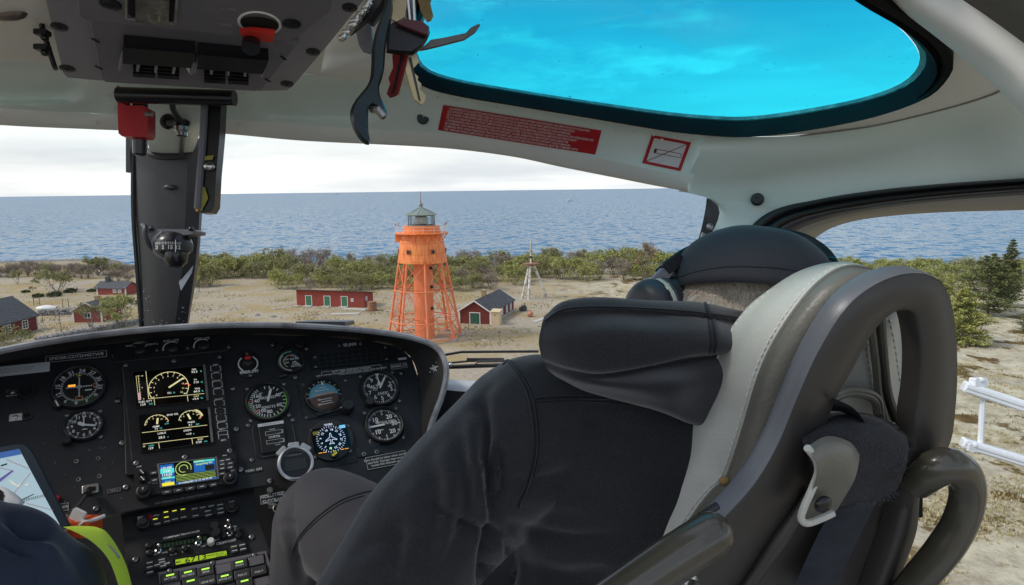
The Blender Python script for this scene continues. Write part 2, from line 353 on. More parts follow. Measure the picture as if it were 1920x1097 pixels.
def sea_material():
    m_ = bpy.data.materials.new('sea_water'); m_.use_nodes = True; t = m_.node_tree; b = t.nodes['Principled BSDF']; n_ = t.nodes.new; l_ = t.links.new
    t.nodes.remove(b); o = t.nodes['Material Output']; df = n_('ShaderNodeBsdfDiffuse'); df.inputs[0].default_value = (.030, .148, .275, 1); gl = n_('ShaderNodeBsdfGlossy'); gl.inputs['Roughness'].default_value = .12; fr = n_('ShaderNodeFresnel'); fr.inputs[0].default_value = 1.33
    ml = n_('ShaderNodeMath'); ml.operation = 'MULTIPLY'; ml.inputs[1].default_value = .72; l_(fr.outputs[0], ml.inputs[0]); mx_ = n_('ShaderNodeMixShader'); l_(ml.outputs[0], mx_.inputs[0]); l_(df.outputs[0], mx_.inputs[1]); l_(gl.outputs[0], mx_.inputs[2]); l_(mx_.outputs[0], o.inputs[0])
    c = n_('ShaderNodeTexCoord'); tot = None
    for sc, s, det, k in (((.6, 1, 1), .05, 6, .40), ((.8, .6, 1), .21, 7, 1.45), ((.8, 1, 1), .9, 4, .7)):
        q = n_('ShaderNodeMapping'); q.inputs['Scale'].default_value = sc; q.inputs['Rotation'].default_value = (0, 0, .16); l_(c.outputs['Object'], q.inputs[0])
        z = n_('ShaderNodeTexNoise'); z.inputs['Scale'].default_value = s; z.inputs['Detail'].default_value = det; z.inputs['Roughness'].default_value = .68; l_(q.outputs[0], z.inputs['Vector'])
        d = n_('ShaderNodeVectorMath'); d.operation = 'SUBTRACT'; d.inputs[1].default_value = (.5, .5, .5); l_(z.outputs['Color'], d.inputs[0])
        m2 = n_('ShaderNodeVectorMath'); m2.operation = 'MULTIPLY'; m2.inputs[1].default_value = (k * .7, k, 0); l_(d.outputs[0], m2.inputs[0])
        if tot is None: tot = m2.outputs[0]
        else: ad = n_('ShaderNodeVectorMath'); ad.operation = 'ADD'; l_(tot, ad.inputs[0]); l_(m2.outputs[0], ad.inputs[1]); tot = ad.outputs[0]
    ad = n_('ShaderNodeVectorMath'); ad.operation = 'ADD'; ad.inputs[1].default_value = (0, 0, 1); l_(tot, ad.inputs[0])
    nm = n_('ShaderNodeVectorMath'); nm.operation = 'NORMALIZE'; l_(ad.outputs[0], nm.inputs[0]); 
    for q in (gl, fr): l_(nm.outputs[0], q.inputs['Normal'])
    return m_
R_ = 45000
struct('sea', MB().poly([V((-R_, -2000, -1)), V((R_, -2000, -1)), V((R_, R_, -1)), V((-R_, R_, -1))]), sea_material(), None)
def gz(p):
    """drop a point on the rolling ground"""
    x, y = p.x, p.y; e_ = coast(x) - y
    z = .22 * noise.noise(V((x * .035, y * .035, 3))) + .1 * noise.noise(V((x * .15, y * .15, 9)))
    return V((x, y, z - ((34 - e_) / 34 * 1.15 if e_ < 34 else 0)))
def gp(px, py): return gz(G(px, py))

# ------------------------------------------------------------------ outdoor materials
M_orange = mat('orange_paint', (.74, .145, .032), .5, var=.14, vs=1.1, bump=.2, bs=3, col2=(.87, .32, .085), detail=9, aniso=(2.5, 2.5, .45), contrast=(.34, .66))
M_orange2 = mat('faded_orange_paint', (.75, .17, .065), .55, var=.1, vs=1.0, col2=(.80, .28, .12), aniso=(2, 2, .5), detail=6)
M_patina = mat('copper_patina', (.15, .20, .18), .6, vs=1.6, col2=(.25, .30, .27))
M_rust = mat('rusty_iron', (.16, .07, .035), .8, vs=2.2, col2=(.34, .17, .09), detail=8)
M_whitep = mat('white_paint', (.74, .74, .72), .6, var=.06, vs=2)
M_whiteweath = mat('weathered_white_paint', (.38, .33, .27), .8, vs=1.4, col2=(.72, .69, .63), detail=9, contrast=(.38, .55))
M_falu = mat('falu_red_boards', (.135, .022, .016), .85, vs=3.5, col2=(.20, .038, .028), aniso=(6, 6, .5), bump=.3, bs=5)
M_falu2 = mat('bright_red_boards', (.27, .045, .032), .85, vs=3.5, col2=(.34, .07, .05), aniso=(6, 6, .5), bump=.3, bs=5)
M_felt = mat('black_roofing_felt', (.035, .037, .043), .85, vs=1.3, col2=(.075, .078, .088), detail=7)
M_tile = mat('dark_roof_tiles', (.045, .048, .055), .85, vs=2.5, col2=(.085, .088, .095), detail=8, bump=.4, bs=6)
M_green = mat('green_door_paint', (.05, .17, .085), .6, vs=3, var=.2)
M_dgreen = mat('dark_green_door_paint', (.025, .085, .06), .6, vs=3, var=.2)
M_cream = mat('cream_painted_boards', (.62, .50, .31), .7, vs=3, var=.08, aniso=(5, 5, .4))
M_conc = mat('concrete', (.30, .28, .25), .9, vs=1.7, col2=(.42, .40, .36), bump=.3, bs=5)
M_plank = mat('bleached_planks', (.40, .38, .35), .85, vs=2, col2=(.62, .60, .56), aniso=(1, 6, 1))
M_stonew = mat('field_stone', (.14, .135, .135), .9, vs=1.4, col2=(.34, .33, .32), detail=7)
M_darkglass = mat('dark_window', (.02, .025, .03), .12, var=.1)
M_panebright = mat('pale_window_pane', (.42, .44, .46), .3, vs=2)  # panes in an even pale grey
M_brickc = mat('yellow_chimney_brick', (.36, .24, .11), .9, vs=4, var=.25)
M_bark = mat('grey_bark', (.12, .10, .085), .9, vs=3, col2=(.24, .21, .18), aniso=(3, 3, .6))
M_twig = mat('brown_twigs', (.105, .078, .062), .9, vs=2, col2=(.19, .15, .12))
M_pbark = mat('pine_bark', (.10, .06, .04), .9, vs=3, col2=(.22, .13, .08))
def leaf_mat(name, c1, c2):
    m_ = mat(name, c1, .75, vs=.55, col2=c2, spec=.2, detail=3, contrast=(.35, .62)); return m_
M_leafo = leaf_mat('olive_leaves', (.185, .185, .075), (.34, .33, .14))
M_leafy = leaf_mat('fresh_leaves', (.24, .25, .075), (.42, .42, .15))
M_leafb = leaf_mat('bare_brown_twigs', (.20, .165, .13), (.36, .30, .235))
M_leafr = leaf_mat('budding_russet_twigs', (.22, .15, .085), (.34, .25, .14))
M_pine = leaf_mat('dark_pine_needles', (.085, .105, .038), (.20, .21, .075))
M_pinel = leaf_mat('yellow_green_needles', (.24, .25, .06), (.44, .43, .14))
M_juniper = leaf_mat('juniper_needles', (.03, .05, .018), (.085, .11, .035))

# ------------------------------------------------------------------ lighthouse
def lighthouse():
    base = gz(G(797, 632)); r = thing('lighthouse', 'tall orange iron lighthouse on skeleton legs with a green lantern roof', 'lighthouse', base)
    AZ = rad(12); B = V((base.x, base.y, 0)); Z = V((0, 0, 1))
    def ring(n, rr, z): return [B + V((math.cos(AZ + 2 * math.pi * i / n) * rr, math.sin(AZ + 2 * math.pi * i / n) * rr, z)) for i in range(n)]
    body = MB().lathe(B, Z, [(1.68, base.z - .3), (1.66, 6), (1.62, 13.3)], 32); part('central_tube', body, M_orange2, r)
    for z in (5.2, 8.9, 12.1):
        hb = MB(); p = B + V((1.45, -.9, z)); hb.box(p, V((.14, .14, 0)), V((-.18, .18, 0)), V((0, 0, .24))); part('tube_port', hb, M_darkglass, r)
    wr = MB().lathe(B, Z, [(1.6, 13.05), (4.15, 13.05), (4.2, 13.2), (4.12, 13.5), (3.98, 14.6), (3.92, 14.65), (3.9, 15.5), (3.72, 16.4), (3.4, 17.7), (3.3, 17.95)], 40); part('watch_room', wr, M_orange, r, 25)
    rv = MB()
    for z, rr in ((13.45, 4.14), (14.62, 3.96), (16.45, 3.71)): rv.lathe(B, Z, [(rr, z - .06), (rr + .05, z - .04), (rr + .05, z + .04), (rr, z + .06)], 40)
    part('rivet_band', rv, M_orange, r)
    for q in range(6):
        a = rad(-90 - 30 + q * 60 + 3); p = B + V((math.cos(a), math.sin(a), 0)) * 3.93 + Z * 15.05; o = V((math.cos(a), math.sin(a), 0)); tt = Z.cross(o)
        f = part('porthole_window', MB().box(p, tt * .36, Z * .36, o * .14), M_rust, r); part('pane', MB().box(p + o * .12, tt * .22, Z * .22, o * .05), M_darkglass, f)
    dk = MB().lathe(B, Z, [(3.2, 17.88), (4.5, 17.93), (4.52, 18.0), (4.5, 18.08), (3.0, 18.08)], 40)
    for i in range(16):
        a = AZ + 2 * math.pi * i / 16; o = V((math.cos(a), math.sin(a), 0)); dk.tube([B + o * 3.52 + Z * 16.7, B + o * 4.42 + Z * 17.9], .07, 5)
    part('gallery_deck', dk, M_orange, r)
    cr = MB(); cr.poly([B + V((-4.5, -.4, 17.9)), B + V((-3.4, -.4, 16.1)), B + V((-3.4, .4, 16.1)), B + V((-4.5, .4, 17.9))]); cr.box(B + V((-3.95, -.3, 17.2)), V((.5, 0, .0)), V((0, .05, 0)), V((0, 0, .7))); part('hoist_bracket', cr, M_orange, r)
    rl = MB(); n = 16
    for i in range(n):
        a = AZ + 2 * math.pi * i / n; o = V((math.cos(a), math.sin(a), 0)) * 4.42; rl.tube([B + o + Z * 18.05, B + o + Z * 19.15], .028, 5)
    for z in (18.6, 19.1): rl.tube(ring(40, 4.42, z) + ring(40, 4.42, z)[:1], .022, 5)
    part('gallery_railing', rl, M_whitep, r)
    for i in range(0, n, 2):
        lm = MB(); a = AZ + .2 + 2 * math.pi * i / n; o = V((math.cos(a), math.sin(a), 0)) * 4.42; lm.tube([B + o + Z * 19.1, B + o + Z * 19.45], .03, 5); lm.ball(B + o + Z * 19.55, [V((.12, 0, 0)), V((0, .12, 0)), V((0, 0, .14))], 6, 5); part('railing_lamp', lm, M_rust, r)
    ud = MB().lathe(B, Z, [(3.15, 18.05), (3.08, 19.0), (3.14, 19.05), (3.14, 19.2), (2.2, 19.25)], 36); part('lantern_base', ud, M_orange, r, 30)
    ln = MB(); n = 10
    for i in range(n):
        a = AZ + 2 * math.pi * i / n; o = V((math.cos(a), math.sin(a), 0)) * 2.2; ln.tube([B + o + Z * 19.2, B + o + Z * 21.0], .07, 6)
    for z in (19.3, 20.95): ln.tube(ring(n, 2.2, z) + ring(n, 2.2, z)[:1], .08, 6)
    part('lantern_frame', ln, M_patina, r)
    part('lantern_glass', MB().lathe(B, Z, [(2.13, 19.25), (2.13, 20.95)], n, a0=V((math.cos(AZ), math.sin(AZ), 0))), glass('lantern_glazing', (.86, .9, .9), .08), r, 10)
    part('lens', MB().lathe(B, Z, [(.2, 19.25), (1.1, 19.5), (1.25, 20.1), (1.1, 20.7), (.2, 20.95)], 14), mat('pale_lens_curtain', (.62, .62, .57), .3, var=.15, vs=1.5), r)
    rf = MB().lathe(B, Z, [(2.1, 20.95), (2.65, 20.98), (2.68, 21.08), (1.3, 21.75), (.35, 22.2), (.22, 22.45)], n, a0=V((math.cos(AZ), math.sin(AZ), 0)))
    for i in range(n):
        a = AZ + 2 * math.pi * i / n; o = V((math.cos(a), math.sin(a), 0)); rf.tube([B + o * 2.66 + Z * 21.1, B + o * 1.3 + Z * 21.78, B + o * .35 + Z * 22.22], .045, 5)
    lr = part('lantern_roof', rf, M_patina, r, 20)
    part('vent_ball', MB().ball(B + Z * 22.72, [V((.38, 0, 0)), V((0, .38, 0)), V((0, 0, .36))], 14, 10), M_patina, lr)
    part('lightning_rod', MB().tube([B + Z * 23.0, B + Z * 23.5, B + Z * 25.0], [.12, .05, .03], 6), M_rust, lr)
    NL = 8; top = ring(NL, 4.0, 13.1); zb = base.z + .15
    def at(i, z): k = (13.1 - z) / (13.1 - zb); a = AZ + 2 * math.pi * (i % NL) / NL; rr = 4.0 + (6.25 - 4.0) * k; return B + V((math.cos(a) * rr, math.sin(a) * rr, z))
    for i in range(NL):
        part('leg', MB().tube([at(i, zb), at(i, 8.5), at(i, 13.15)], [.22, .20, .18], 8), M_orange2, r)
        f = at(i, zb); part('footing', MB().box(V((f.x, f.y, base.z + .05)), V((.5, .1, 0)), V((-.1, .5, 0)), V((0, 0, .28)), .06), M_conc, r)
    LV = (zb + .25, 3.3, 8.5, 12.9)
    for k, z in enumerate(LV[:3]):
        h = MB(); rr = 4.0 + 2.25 * (13.1 - z) / (13.1 - zb)
        if k: h.tube(ring(40, rr + .12, z) + ring(40, rr + .12, z)[:1], .11, 6, caps=False)
        else: h.tube(ring(NL, rr, z) + ring(NL, rr, z)[:1], .09, 6)
        if k:
            for i in range(NL): h.tube([at(i, z), B + (at(i, z) - B - Z * z).normalized() * 1.66 + Z * z], .06, 5)
            if k == 2:
                for w in (rr - .5,): h.tube(ring(32, w, z + .35) + ring(32, w, z + .35)[:1], .035, 5)
        part('ring_girder', h, M_orange2, r)
    bx = MB()
    for a, b in ((LV[0], LV[1]), (LV[1], LV[2]), (LV[2], LV[3])):
        for i in range(NL):
            bx.tube([at(i, a), at(i + 1, b)], .062, 5); bx.tube([at(i + 1, a), at(i, b)], .062, 5)
            bx.tube([at(i, a), B + (at(i, b) - B - Z * b).normalized() * 1.65 + Z * b], .03, 4)
    part('cross_bracing', bx, M_orange2, r)
lighthouse()

# ------------------------------------------------------------------ buildings
UP = V((0, 0, 1))
def flat(p, z=0): return V((p.x, p.y, z))
def wall_opening(name, root, p, u, n, w, h, z0, fm, im, bars=None, inner='pane'):
    """a framed opening on a wall: p on the wall foot, u along the wall, n outwards"""
    c = p + UP * (z0 + h / 2); f = MB(); t = .13
    for s in (-1, 1):
        f.box(c + u * (s * (w / 2 + t / 2)) + n * .03, u * t / 2, UP * (h / 2 + t), n * .06); f.box(c + UP * (s * (h / 2 + t / 2)) + n * .03, u * w / 2, UP * t / 2, n * .058)
    if bars:
        for i in range(1, bars[0]): f.box(c + u * (w * (i / bars[0] - .5)) + n * .03, u * .035, UP * h / 2, n * .045)
        for i in range(1, bars[1]): f.box(c + UP * (h * (i / bars[1] - .5)) + n * .03, u * w / 2, UP * .03, n * .043)
    o = part(name, f, fm, root); part(inner, MB().box(c + n * .012, u * w / 2, UP * h / 2, n * .03), im, o); return o
def gable_house(root, A, u, w, l, eave, ridge, wm, rm, trim, over=.3, z0=-.3, barge=True):
    """A front-left foot, u along the gable front, v into the depth; returns v"""
    v = V((-u.y, u.x, 0)); A = flat(A, A.z); z = A.z
    def p(x, y, h): return A + u * x + v * y + UP * h
    b = MB(); b.poly([p(0, 0, z0), p(w, 0, z0), p(w, 0, eave), p(w / 2, 0, ridge), p(0, 0, eave)]); b.poly([p(w, l, z0), p(0, l, z0), p(0, l, eave), p(w / 2, l, ridge), p(w, l, eave)])
    b.poly([p(w, 0, z0), p(w, l, z0), p(w, l, eave), p(w, 0, eave)]); b.poly([p(0, l, z0), p(0, 0, z0), p(0, 0, eave), p(0, l, eave)])
    k = int(w / .45)
    for i in range(1, k): x = w * i / k; b.box(p(x, -.015, (z0 + eave + (ridge - eave) * (1 - abs(2 * x / w - 1))) / 2 - .02), u * .03, v * .014, UP * ((eave + (ridge - eave) * (1 - abs(2 * x / w - 1)) - z0) / 2 - .05))
    k = int(l / .5)
    for i in range(1, k):
        for x, s in ((w + .015, 1), (-.015, -1)): b.box(p(x, l * i / k, (z0 + eave) / 2), v * .03, u * .014, UP * ((eave - z0) / 2 - .05))
    part('wall', b, wm, root, 20)
    rf = MB(); sl = (ridge - eave) / (w / 2); e = over
    for s in (-1, 1):
        x0 = w / 2 + s * (w / 2 + e); h0 = eave - sl * e + .06
        q = [p(w / 2, -e, ridge + .06), p(x0, -e, h0), p(x0, l + e, h0), p(w / 2, l + e, ridge + .06)]
        rf.prism(q if s > 0 else q[::-1], UP * .13)
    roof = part('roof', rf, rm, root, 20)
    if barge:
        for y in (-e - .03, l + e + .03):
            bb = MB()
            for s in (-1, 1):
                x0 = w / 2 + s * (w / 2 + e); h0 = eave - sl * e
                bb.prism([p(w / 2, y - .03, ridge - .02), p(x0, y - .03, h0 - .02), p(x0, y - .03, h0 + .24), p(w / 2, y - .03, ridge + .25)], v * .055)
            part('barge_board', bb, trim, roof, 20)
    for x, y in ((0, 0), (w, 0), (0, l), (w, l)): part('corner_board', MB().box(p(x, y, (eave + z0) / 2), u * .13, v * .13, UP * ((eave - z0) / 2 - .06)), trim, root, 20)
    return v, p, roof

def long_shed():
    A, B = G(557, 574), G(672, 577); C = G(686, 576); u = flat(B - A); w = u.length; u.normalize(); v = V((-u.y, u.x, 0)); A.z = gz(A).z
    r = thing('long_shed', 'long low dark red shed with three green doors and a flat sloping roof', 'shed', A); w += 1.3; l = 5.0; hf, hb = 3.45, 2.5
    def p(x, y, h): return flat(A, A.z) + u * x + v * y + UP * h
    b = MB(); b.poly([p(0, 0, -.2), p(w, 0, -.2), p(w, 0, hf), p(0, 0, hf)]); b.poly([p(w, 0, -.2), p(w, l, -.2), p(w, l, hb), p(w, 0, hf)]); b.poly([p(0, l, -.2), p(0, 0, -.2), p(0, 0, hf), p(0, l, hb)]); b.poly([p(w, l, -.2), p(0, l, -.2), p(0, l, hb), p(w, l, hb)])
    for i in range(1, 30): b.box(p(w * i / 30, -.015, hf / 2), u * .03, v * .014, UP * (hf / 2 - .1))
    part('wall', b, M_falu2, r, 20)
    q = [p(-.7, -.55, hf + .14), p(w + .5, -.55, hf - .02), p(w + .5, l + .4, hb - .1), p(-.7, l + .4, hb + .02)]; part('roof', MB().prism(q, UP * .14), M_felt, r, 20)
    for x in (2.95, 7.4, 11.5):
        d = wall_opening('door', r, p(x, 0, 0), u, -v, 1.35, 2.1, .12, M_whitep, M_green, inner='door_leaf'); part('step', MB().box(p(x, -.7, .02), u * 1.0, v * .5, UP * .12), M_plank, d)
    wall_opening('window', r, p(13.35, 0, 0), u, -v, .34, .45, 1.3, M_whitep, M_panebright)
    wall_opening('window', r, p(w, 1.4, 0), v, u, .6, .6, 1.4, M_whitep, M_panebright)
long_shed()
def gable_cottage():
    A, B = G(862, 606), G(921, 608); C = G(972, 583); u = flat(B - A); w = u.length; u.normalize(); A.z = gz(A).z
    v0 = flat(C - B); l = v0.length; vn = v0.normalized(); u = V((vn.y, -vn.x, 0)).lerp(u, .5).normalized()
    r = thing('boathouse', 'red wooden house with black roof and white gable right of the lighthouse', 'house', A)
    v, p, roof = gable_house(r, A, u, w, l, 2.45, 4.4, M_falu, M_felt, M_whitep, .35)
    wall_opening('door', r, p(w * .5, 0, 0), u, -v, 1.9, 2.1, .05, M_whitep, M_dgreen, inner='door_leaf')
    for y in (.30, .47, .68, .86): wall_opening('window', r, p(w, l * y, 0), v, u, .8, 1.35, .75, M_whitep, M_panebright, (2, 1))
    c = p(w * .42, l * .45, 4.1); ch = part('chimney', MB().box(c + UP * .5, u * .4, v * .4, UP * .9), M_brickc, roof); part('chimney_cap', MB().box(c + UP * 1.45, u * .46, v * .46, UP * .06), M_conc, roof)
    fd = MB().box(p(w + .06, l * .5, .1), u * .1, v * l * .5, UP * .35); part('stone_plinth', fd, M_conc, r)
    s = thing('privy', 'small cream painted privy at the corner of the red boathouse', 'privy', p(w + .25, .4, 0)); a = p(w + 1.0, .45, 0)
    bx = MB().box(a + UP * 1.15, u * .8, v * .75, UP * 1.3)
    for i in range(1, 4): bx.box(a - v * .76 + u * (i * .4 - .8) + UP * 1.1, u * .02, v * .012, UP * 1.15)
    part('wall', bx, M_cream, s, 20); part('roof', MB().prism([a + u * x + v * y + UP * (2.5 + .18 * (1 + y)) for x, y in ((-.95, -.9), (.95, -.9), (.95, .9), (-.95, .9))], UP * .08), M_cream, s, 20)
    part('vent_hole', MB().lathe(a - v * .752 + UP * 1.95, -v, [(.12, 0), (.12, .03), (.0001, .03)], 10), M_darkglass, s)
gable_cottage()
def left_house():
    E1 = G(71, 616); E2 = G(-110, 668); u = flat(E1 - E2); w = u.length; u.normalize(); v = V((-u.y, u.x, 0)); z = gz(E1).z
    r = thing('farmhouse', 'dark red farmhouse with a big dark tiled roof at the left of the heath', 'house', flat(E1, z))
    A0 = flat(E2, z); l = 9.0; eave, ridge = 2.9, 6.3
    def p(x, y, h): return A0 + u * x + v * y + UP * h
    b = MB()
    b.poly([p(0, 0, -.3), p(w, 0, -.3), p(w, 0, eave), p(0, 0, eave)]); b.poly([p(w, l, -.3), p(0, l, -.3), p(0, l, eave), p(w, l, eave)])
    for x in (0, w): b.poly([p(x, 0, -.3), p(x, l, -.3), p(x, l, eave), p(x, l / 2, ridge), p(x, 0, eave)])
    for i in range(1, 60): b.box(p(w * i / 60, -.015, 1.4), u * .025, v * .014, UP * 1.5)
    part('wall', b, M_falu, r, 20)
    rf = MB(); sl = (ridge - eave) / (l / 2)
    for s in (-1, 1): y0 = l / 2 + s * (l / 2 + .45); h0 = eave - sl * .45 + .05; q = [p(-.4, l / 2, ridge + .05), p(w + .4, l / 2, ridge + .05), p(w + .4, y0, h0), p(-.4, y0, h0)]; rf.prism(q, UP * .16)
    part('roof', rf, M_tile, r, 20)
    for y in (0, l): part('corner_board', MB().box(p(w, y, 1.35), u * .14, v * .14, UP * 1.6), M_whitep, r)
    for x in (w - 3.2, w - 7.5): wall_opening('window', r, p(x, 0, 0), u, -v, 1.25, 1.35, .95, M_whitep, M_darkglass, (2, 3))
left_house()
def white_gable_shed():
    A, B = G(139, 604), G(187, 605); u = flat(B - A); w = u.length; u.normalize(); u = (u + V((0, .12, 0))).normalized(); A.z = gz(A).z
    r = thing('red_shed', 'red shed with white gable boards half hidden by a bush near the centre post', 'shed', A)
    v, p, roof = gable_house(r, A, u, w, 6.5, 2.4, 3.9, M_falu2, M_felt, M_whitep, .4)
    wall_opening('window', r, p(w * .5, 0, 0), u, -v, 1.2, .9, 1.0, M_whitep, M_darkglass, (2, 1))
    c = p(w * .5, 3.6, 3.6); part('chimney', MB().box(c + UP * .5, u * .45, v * .35, UP * .75), M_brickc, roof)
white_gable_shed()
def far_house():
    A, B = G(183, 553), G(236, 554); u = flat(B - A); w = u.length; u.normalize(); A.z = gz(A).z; v = V((-u.y, u.x, 0)); l = 4.2; eave, ridge = 1.9, 3.1
    r = thing('red_cottage', 'little bright red cottage with a grey roof and dark chimney far behind on the left', 'house', A)
    def p(x, y, h): return flat(A, A.z) + u * x + v * y + UP * h
    b = MB(); b.poly([p(0, 0, -.3), p(w, 0, -.3), p(w, 0, eave), p(0, 0, eave)]); b.poly([p(w, l, -.3), p(0, l, -.3), p(0, l, eave), p(w, l, eave)])
    for x in (0, w): b.poly([p(x, 0, -.3), p(x, l, -.3), p(x, l, eave), p(x, l / 2, ridge), p(x, 0, eave)])
    part('wall', b, M_falu2, r, 20); rf = MB()
    for s in (-1, 1): y0 = l / 2 + s * (l / 2 + .5); q = [p(-.7, l / 2, ridge), p(w + .4, l / 2, ridge), p(w + .4, y0, eave - .25), p(-.7, y0, eave - .25)]; rf.prism(q, UP * .14)
    roof = part('roof', rf, M_tile, r, 20); part('chimney', MB().box(p(1.6, l / 2, ridge + .5), u * .5, v * .4, UP * .8), M_felt, roof)
    for x in (.05, w): part('corner_board', MB().box(p(x, 0, .9), u * .13, v * .12, UP * 1.15), M_whitep, r)
    for x in (w * .62, w * .8): wall_opening('window', r, p(x, 0, 0), u, -v, .7, .9, .7, M_whitep, M_panebright)
far_house()
def mast():
    c = G(996, 559); c.z = gz(c).z; r = thing('tripod_mast', 'white weathered tripod stand with a rusty round platform and a short mast', 'beacon', c)
    feet = [G(979, 560), G(991, 562), G(1025, 557)]; zt = 8.0; cc = flat(c, 0)
    for i, f in enumerate(feet):
        d = flat(f - c); part('leg', MB().tube([flat(f, gz(f).z - .1), cc + d * .17 + UP * zt], [.30, .25], 8), M_whiteweath, r)
    part('platform', MB().lathe(cc, UP, [(.5, zt - .5), (1.0, zt - .25), (1.9, zt - .05), (1.95, zt + .15), (.0001, zt + .18)], 20), M_rust, r)
    part('mast', MB().tube([cc + UP * zt, cc + UP * (zt + 3.2), cc + UP * 13.3], [.24, .2, .2], 8), mat('white_paint_over_rust', (.36, .22, .13), .8, vs=1.2, col2=(.70, .66, .60), detail=8, contrast=(.36, .56), aniso=(1, 1, .5)), r)
    part('mast_collar', MB().lathe(cc, UP, [(.2, zt + 1.3), (.36, zt + 1.45), (.36, zt + 1.75), (.2, zt + 1.9)], 10), M_felt, r)
    rl = MB()
    for i in range(7):
        a = i * .9; o = V((math.cos(a), math.sin(a), 0)) * 1.85; rl.tube([cc + o + UP * zt, cc + o + UP * (zt + 1.1)], .025, 4)
    part('railing', rl, M_rust, r)
mast()

# ------------------------------------------------------------------ loose things on the heath
def slab(name, px0, py0, px1, py1, w, h, m_, label, cat, group=None):
    a, b = gp(px0, py0), gp(px1, py1); u = b - a; l = u.length; u.normalize(); v = u.cross(UP).normalized(); n = u.cross(v); mb = MB()
    k = 4
    for i in range(k): mb.box((a + b) / 2 + v * (w * ((i + .5) / k - .5)) + UP * (h / 2 + RND.uniform(0, .03)), u * (l / 2 + RND.uniform(-.15, .1)), v * (w / k / 2 - .012), UP * h / 2)
    solo(name, mb, m_, label, cat, group)
slab('plank_stack', 619, 590, 674, 589, 1.5, .18, M_plank, 'stack of bleached planks lying nearer the lighthouse than the other stack', 'planks')
slab('plank_stack', 643, 581, 688, 583, 1.1, .3, M_plank, 'stack of bleached planks beside the rusty barrel', 'planks')
slab('boardwalk', 510, 580, 572, 573, .9, .08, M_plank, 'plank walkway leading to the leftmost green shed door', 'walkway')
slab('boardwalk', 702, 581, 734, 583, .5, .1, M_plank, 'grey plank walkway between the barrel and the lighthouse', 'walkway')
slab('plank', 1001, 604, 1021, 597, 1.0, .1, M_plank, 'pale board lying on the ground below the tripod stand', 'board')
slab('plank', 905, 637, 915, 640, .8, .06, M_plank, 'short grey board on the ground right of the lighthouse foot', 'board')
b_ = gp(698, 583); solo('barrel', MB().lathe(b_, UP, [(.0001, 0), (.95, 0), (.98, .6), (.94, .7), (.98, 1.4), (.94, 1.5), (.95, 1.95), (.85, 1.98), (.0001, 1.9)], 18), M_rust, 'rusty brown iron barrel standing right of the long red shed', 'barrel')
b_ = gp(994, 594); solo('buoy', MB().ball(b_ + UP * .55, [V((.62, 0, 0)), V((0, .62, 0)), V((0, 0, .6))], 14, 10).lathe(b_ + UP * 1.1, UP, [(.2, 0), (.2, .2), (.0001, .2)], 8), mat('faded_buoy_orange', (.42, .16, .09), .8, vs=2, col2=(.55, .26, .16)), 'faded orange buoy lying near the red house', 'buoy')
def junk():
    c = gp(981, 583); mb = MB().tube([c + V((-.7, 0, .4)), c + V((.7, .2, .5))], .45, 10)
    mb.box(c + V((.1, -.2, .75)), V((.45, .1, 0)), V((-.1, .4, 0)), V((0, 0, .5)), .08); mb.lathe(c + V((-.4, -.4, .5)), V((0, -1, .1)), [(.5, 0), (.5, .12), (.1, .15)], 12); mb.tube([c + V((.2, 0, 1.1)), c + V((.3, .1, 1.7))], .09, 6)
    solo('winch', mb, M_felt, 'black iron winch lying by the far end of the red house', 'winch')
junk()
for i, (px, py, s) in enumerate(((483, 592, .55), (513, 595, .5), (690, 606, .28), (705, 601, .3), (1011, 612, .35), (455, 590, .3), (936, 624, .3), (560, 600, .3), (1060, 556, .4))):
    c = gp(px, py); mb = MB(); mb.ball(c + UP * s * .25, [V((s, s * .2, 0)), V((-s * .1, s * .8, 0)), V((0, 0, s * .5))], 9, 6)
    mb.v = [q + noise.noise_vector(q * 2.1) * s * .25 for q in mb.v]
    solo('stone', mb, M_stonew, 'grey field stone lying on the dry heath', 'stone', 'stones scattered on the heath', 30)
def stone_wall(p0, p1, h, label, seed):
    a, b = gp(*p0), gp(*p1); u = b - a; l = u.length; u.normalize(); v = UP.cross(u).normalized(); q = random.Random(seed); mb = MB(); x = 0
    while x < l:
        for k in range(int(h / .35) + 1):
            for s in (-1, 0, 1):
                z = q.uniform(.22, .42); mb.ball(a + u * (x + q.uniform(-.2, .2)) + v * (s * .38 + q.uniform(-.1, .1)) + UP * (k * .34 + .1) * (1 - .1 * abs(s)), [u * z * 1.2 + v * q.uniform(-.1, .1), v * z, (UP + u * q.uniform(-.3, .3)) * z * .75], 6, 4)
        x += .5
    solo('stone_wall', mb, M_stonew, label, 'stone wall', None, 30)
stone_wall((76, 590), (140, 588), 1.1, 'dry stone wall between the farmhouse and the white gabled shed', 3)
stone_wall((72, 642), (262, 606), .9, 'long grey stone wall running low in front of the sheds', 4)
def boat():
    a, b = gp(70, 579), gp(106, 578); u = (b - a); l = u.length; u.normalize(); v = UP.cross(u); mb = MB(); g_ = []
    for i in range(13):
        t = i / 12; w = .95 * math.sin(math.pi * min(1, t * .75 + .18)) ** .7; h = .75 - .35 * (2 * t - 1) ** 2
        g_.append([a + u * (l * t) + v * (w * math.cos(k)) + UP * (.1 + h * math.sin(k)) for k in (math.pi * j / 8 for j in range(9))])
    mb.grid(g_); mb.tube([a + u * .1 + UP * .55, a + u * l * .5 + UP * .9, b - u * .1 + UP * .55], .05, 5); solo('upturned_boat', mb, M_whitep, 'white rowing boat lying keel up behind the stone wall', 'boat')
boat()
def goal(px0, px1, py, h, label):
    a, b = gp(px0, py), gp(px1, py); mb = MB()
    for q in (a, b): mb.tube([q - UP * .2, q + UP * h], .09, 6)
    mb.tube([a + UP * h, b + UP * h], .06, 6); solo('drying_rack', mb, M_bark, label, 'rack')
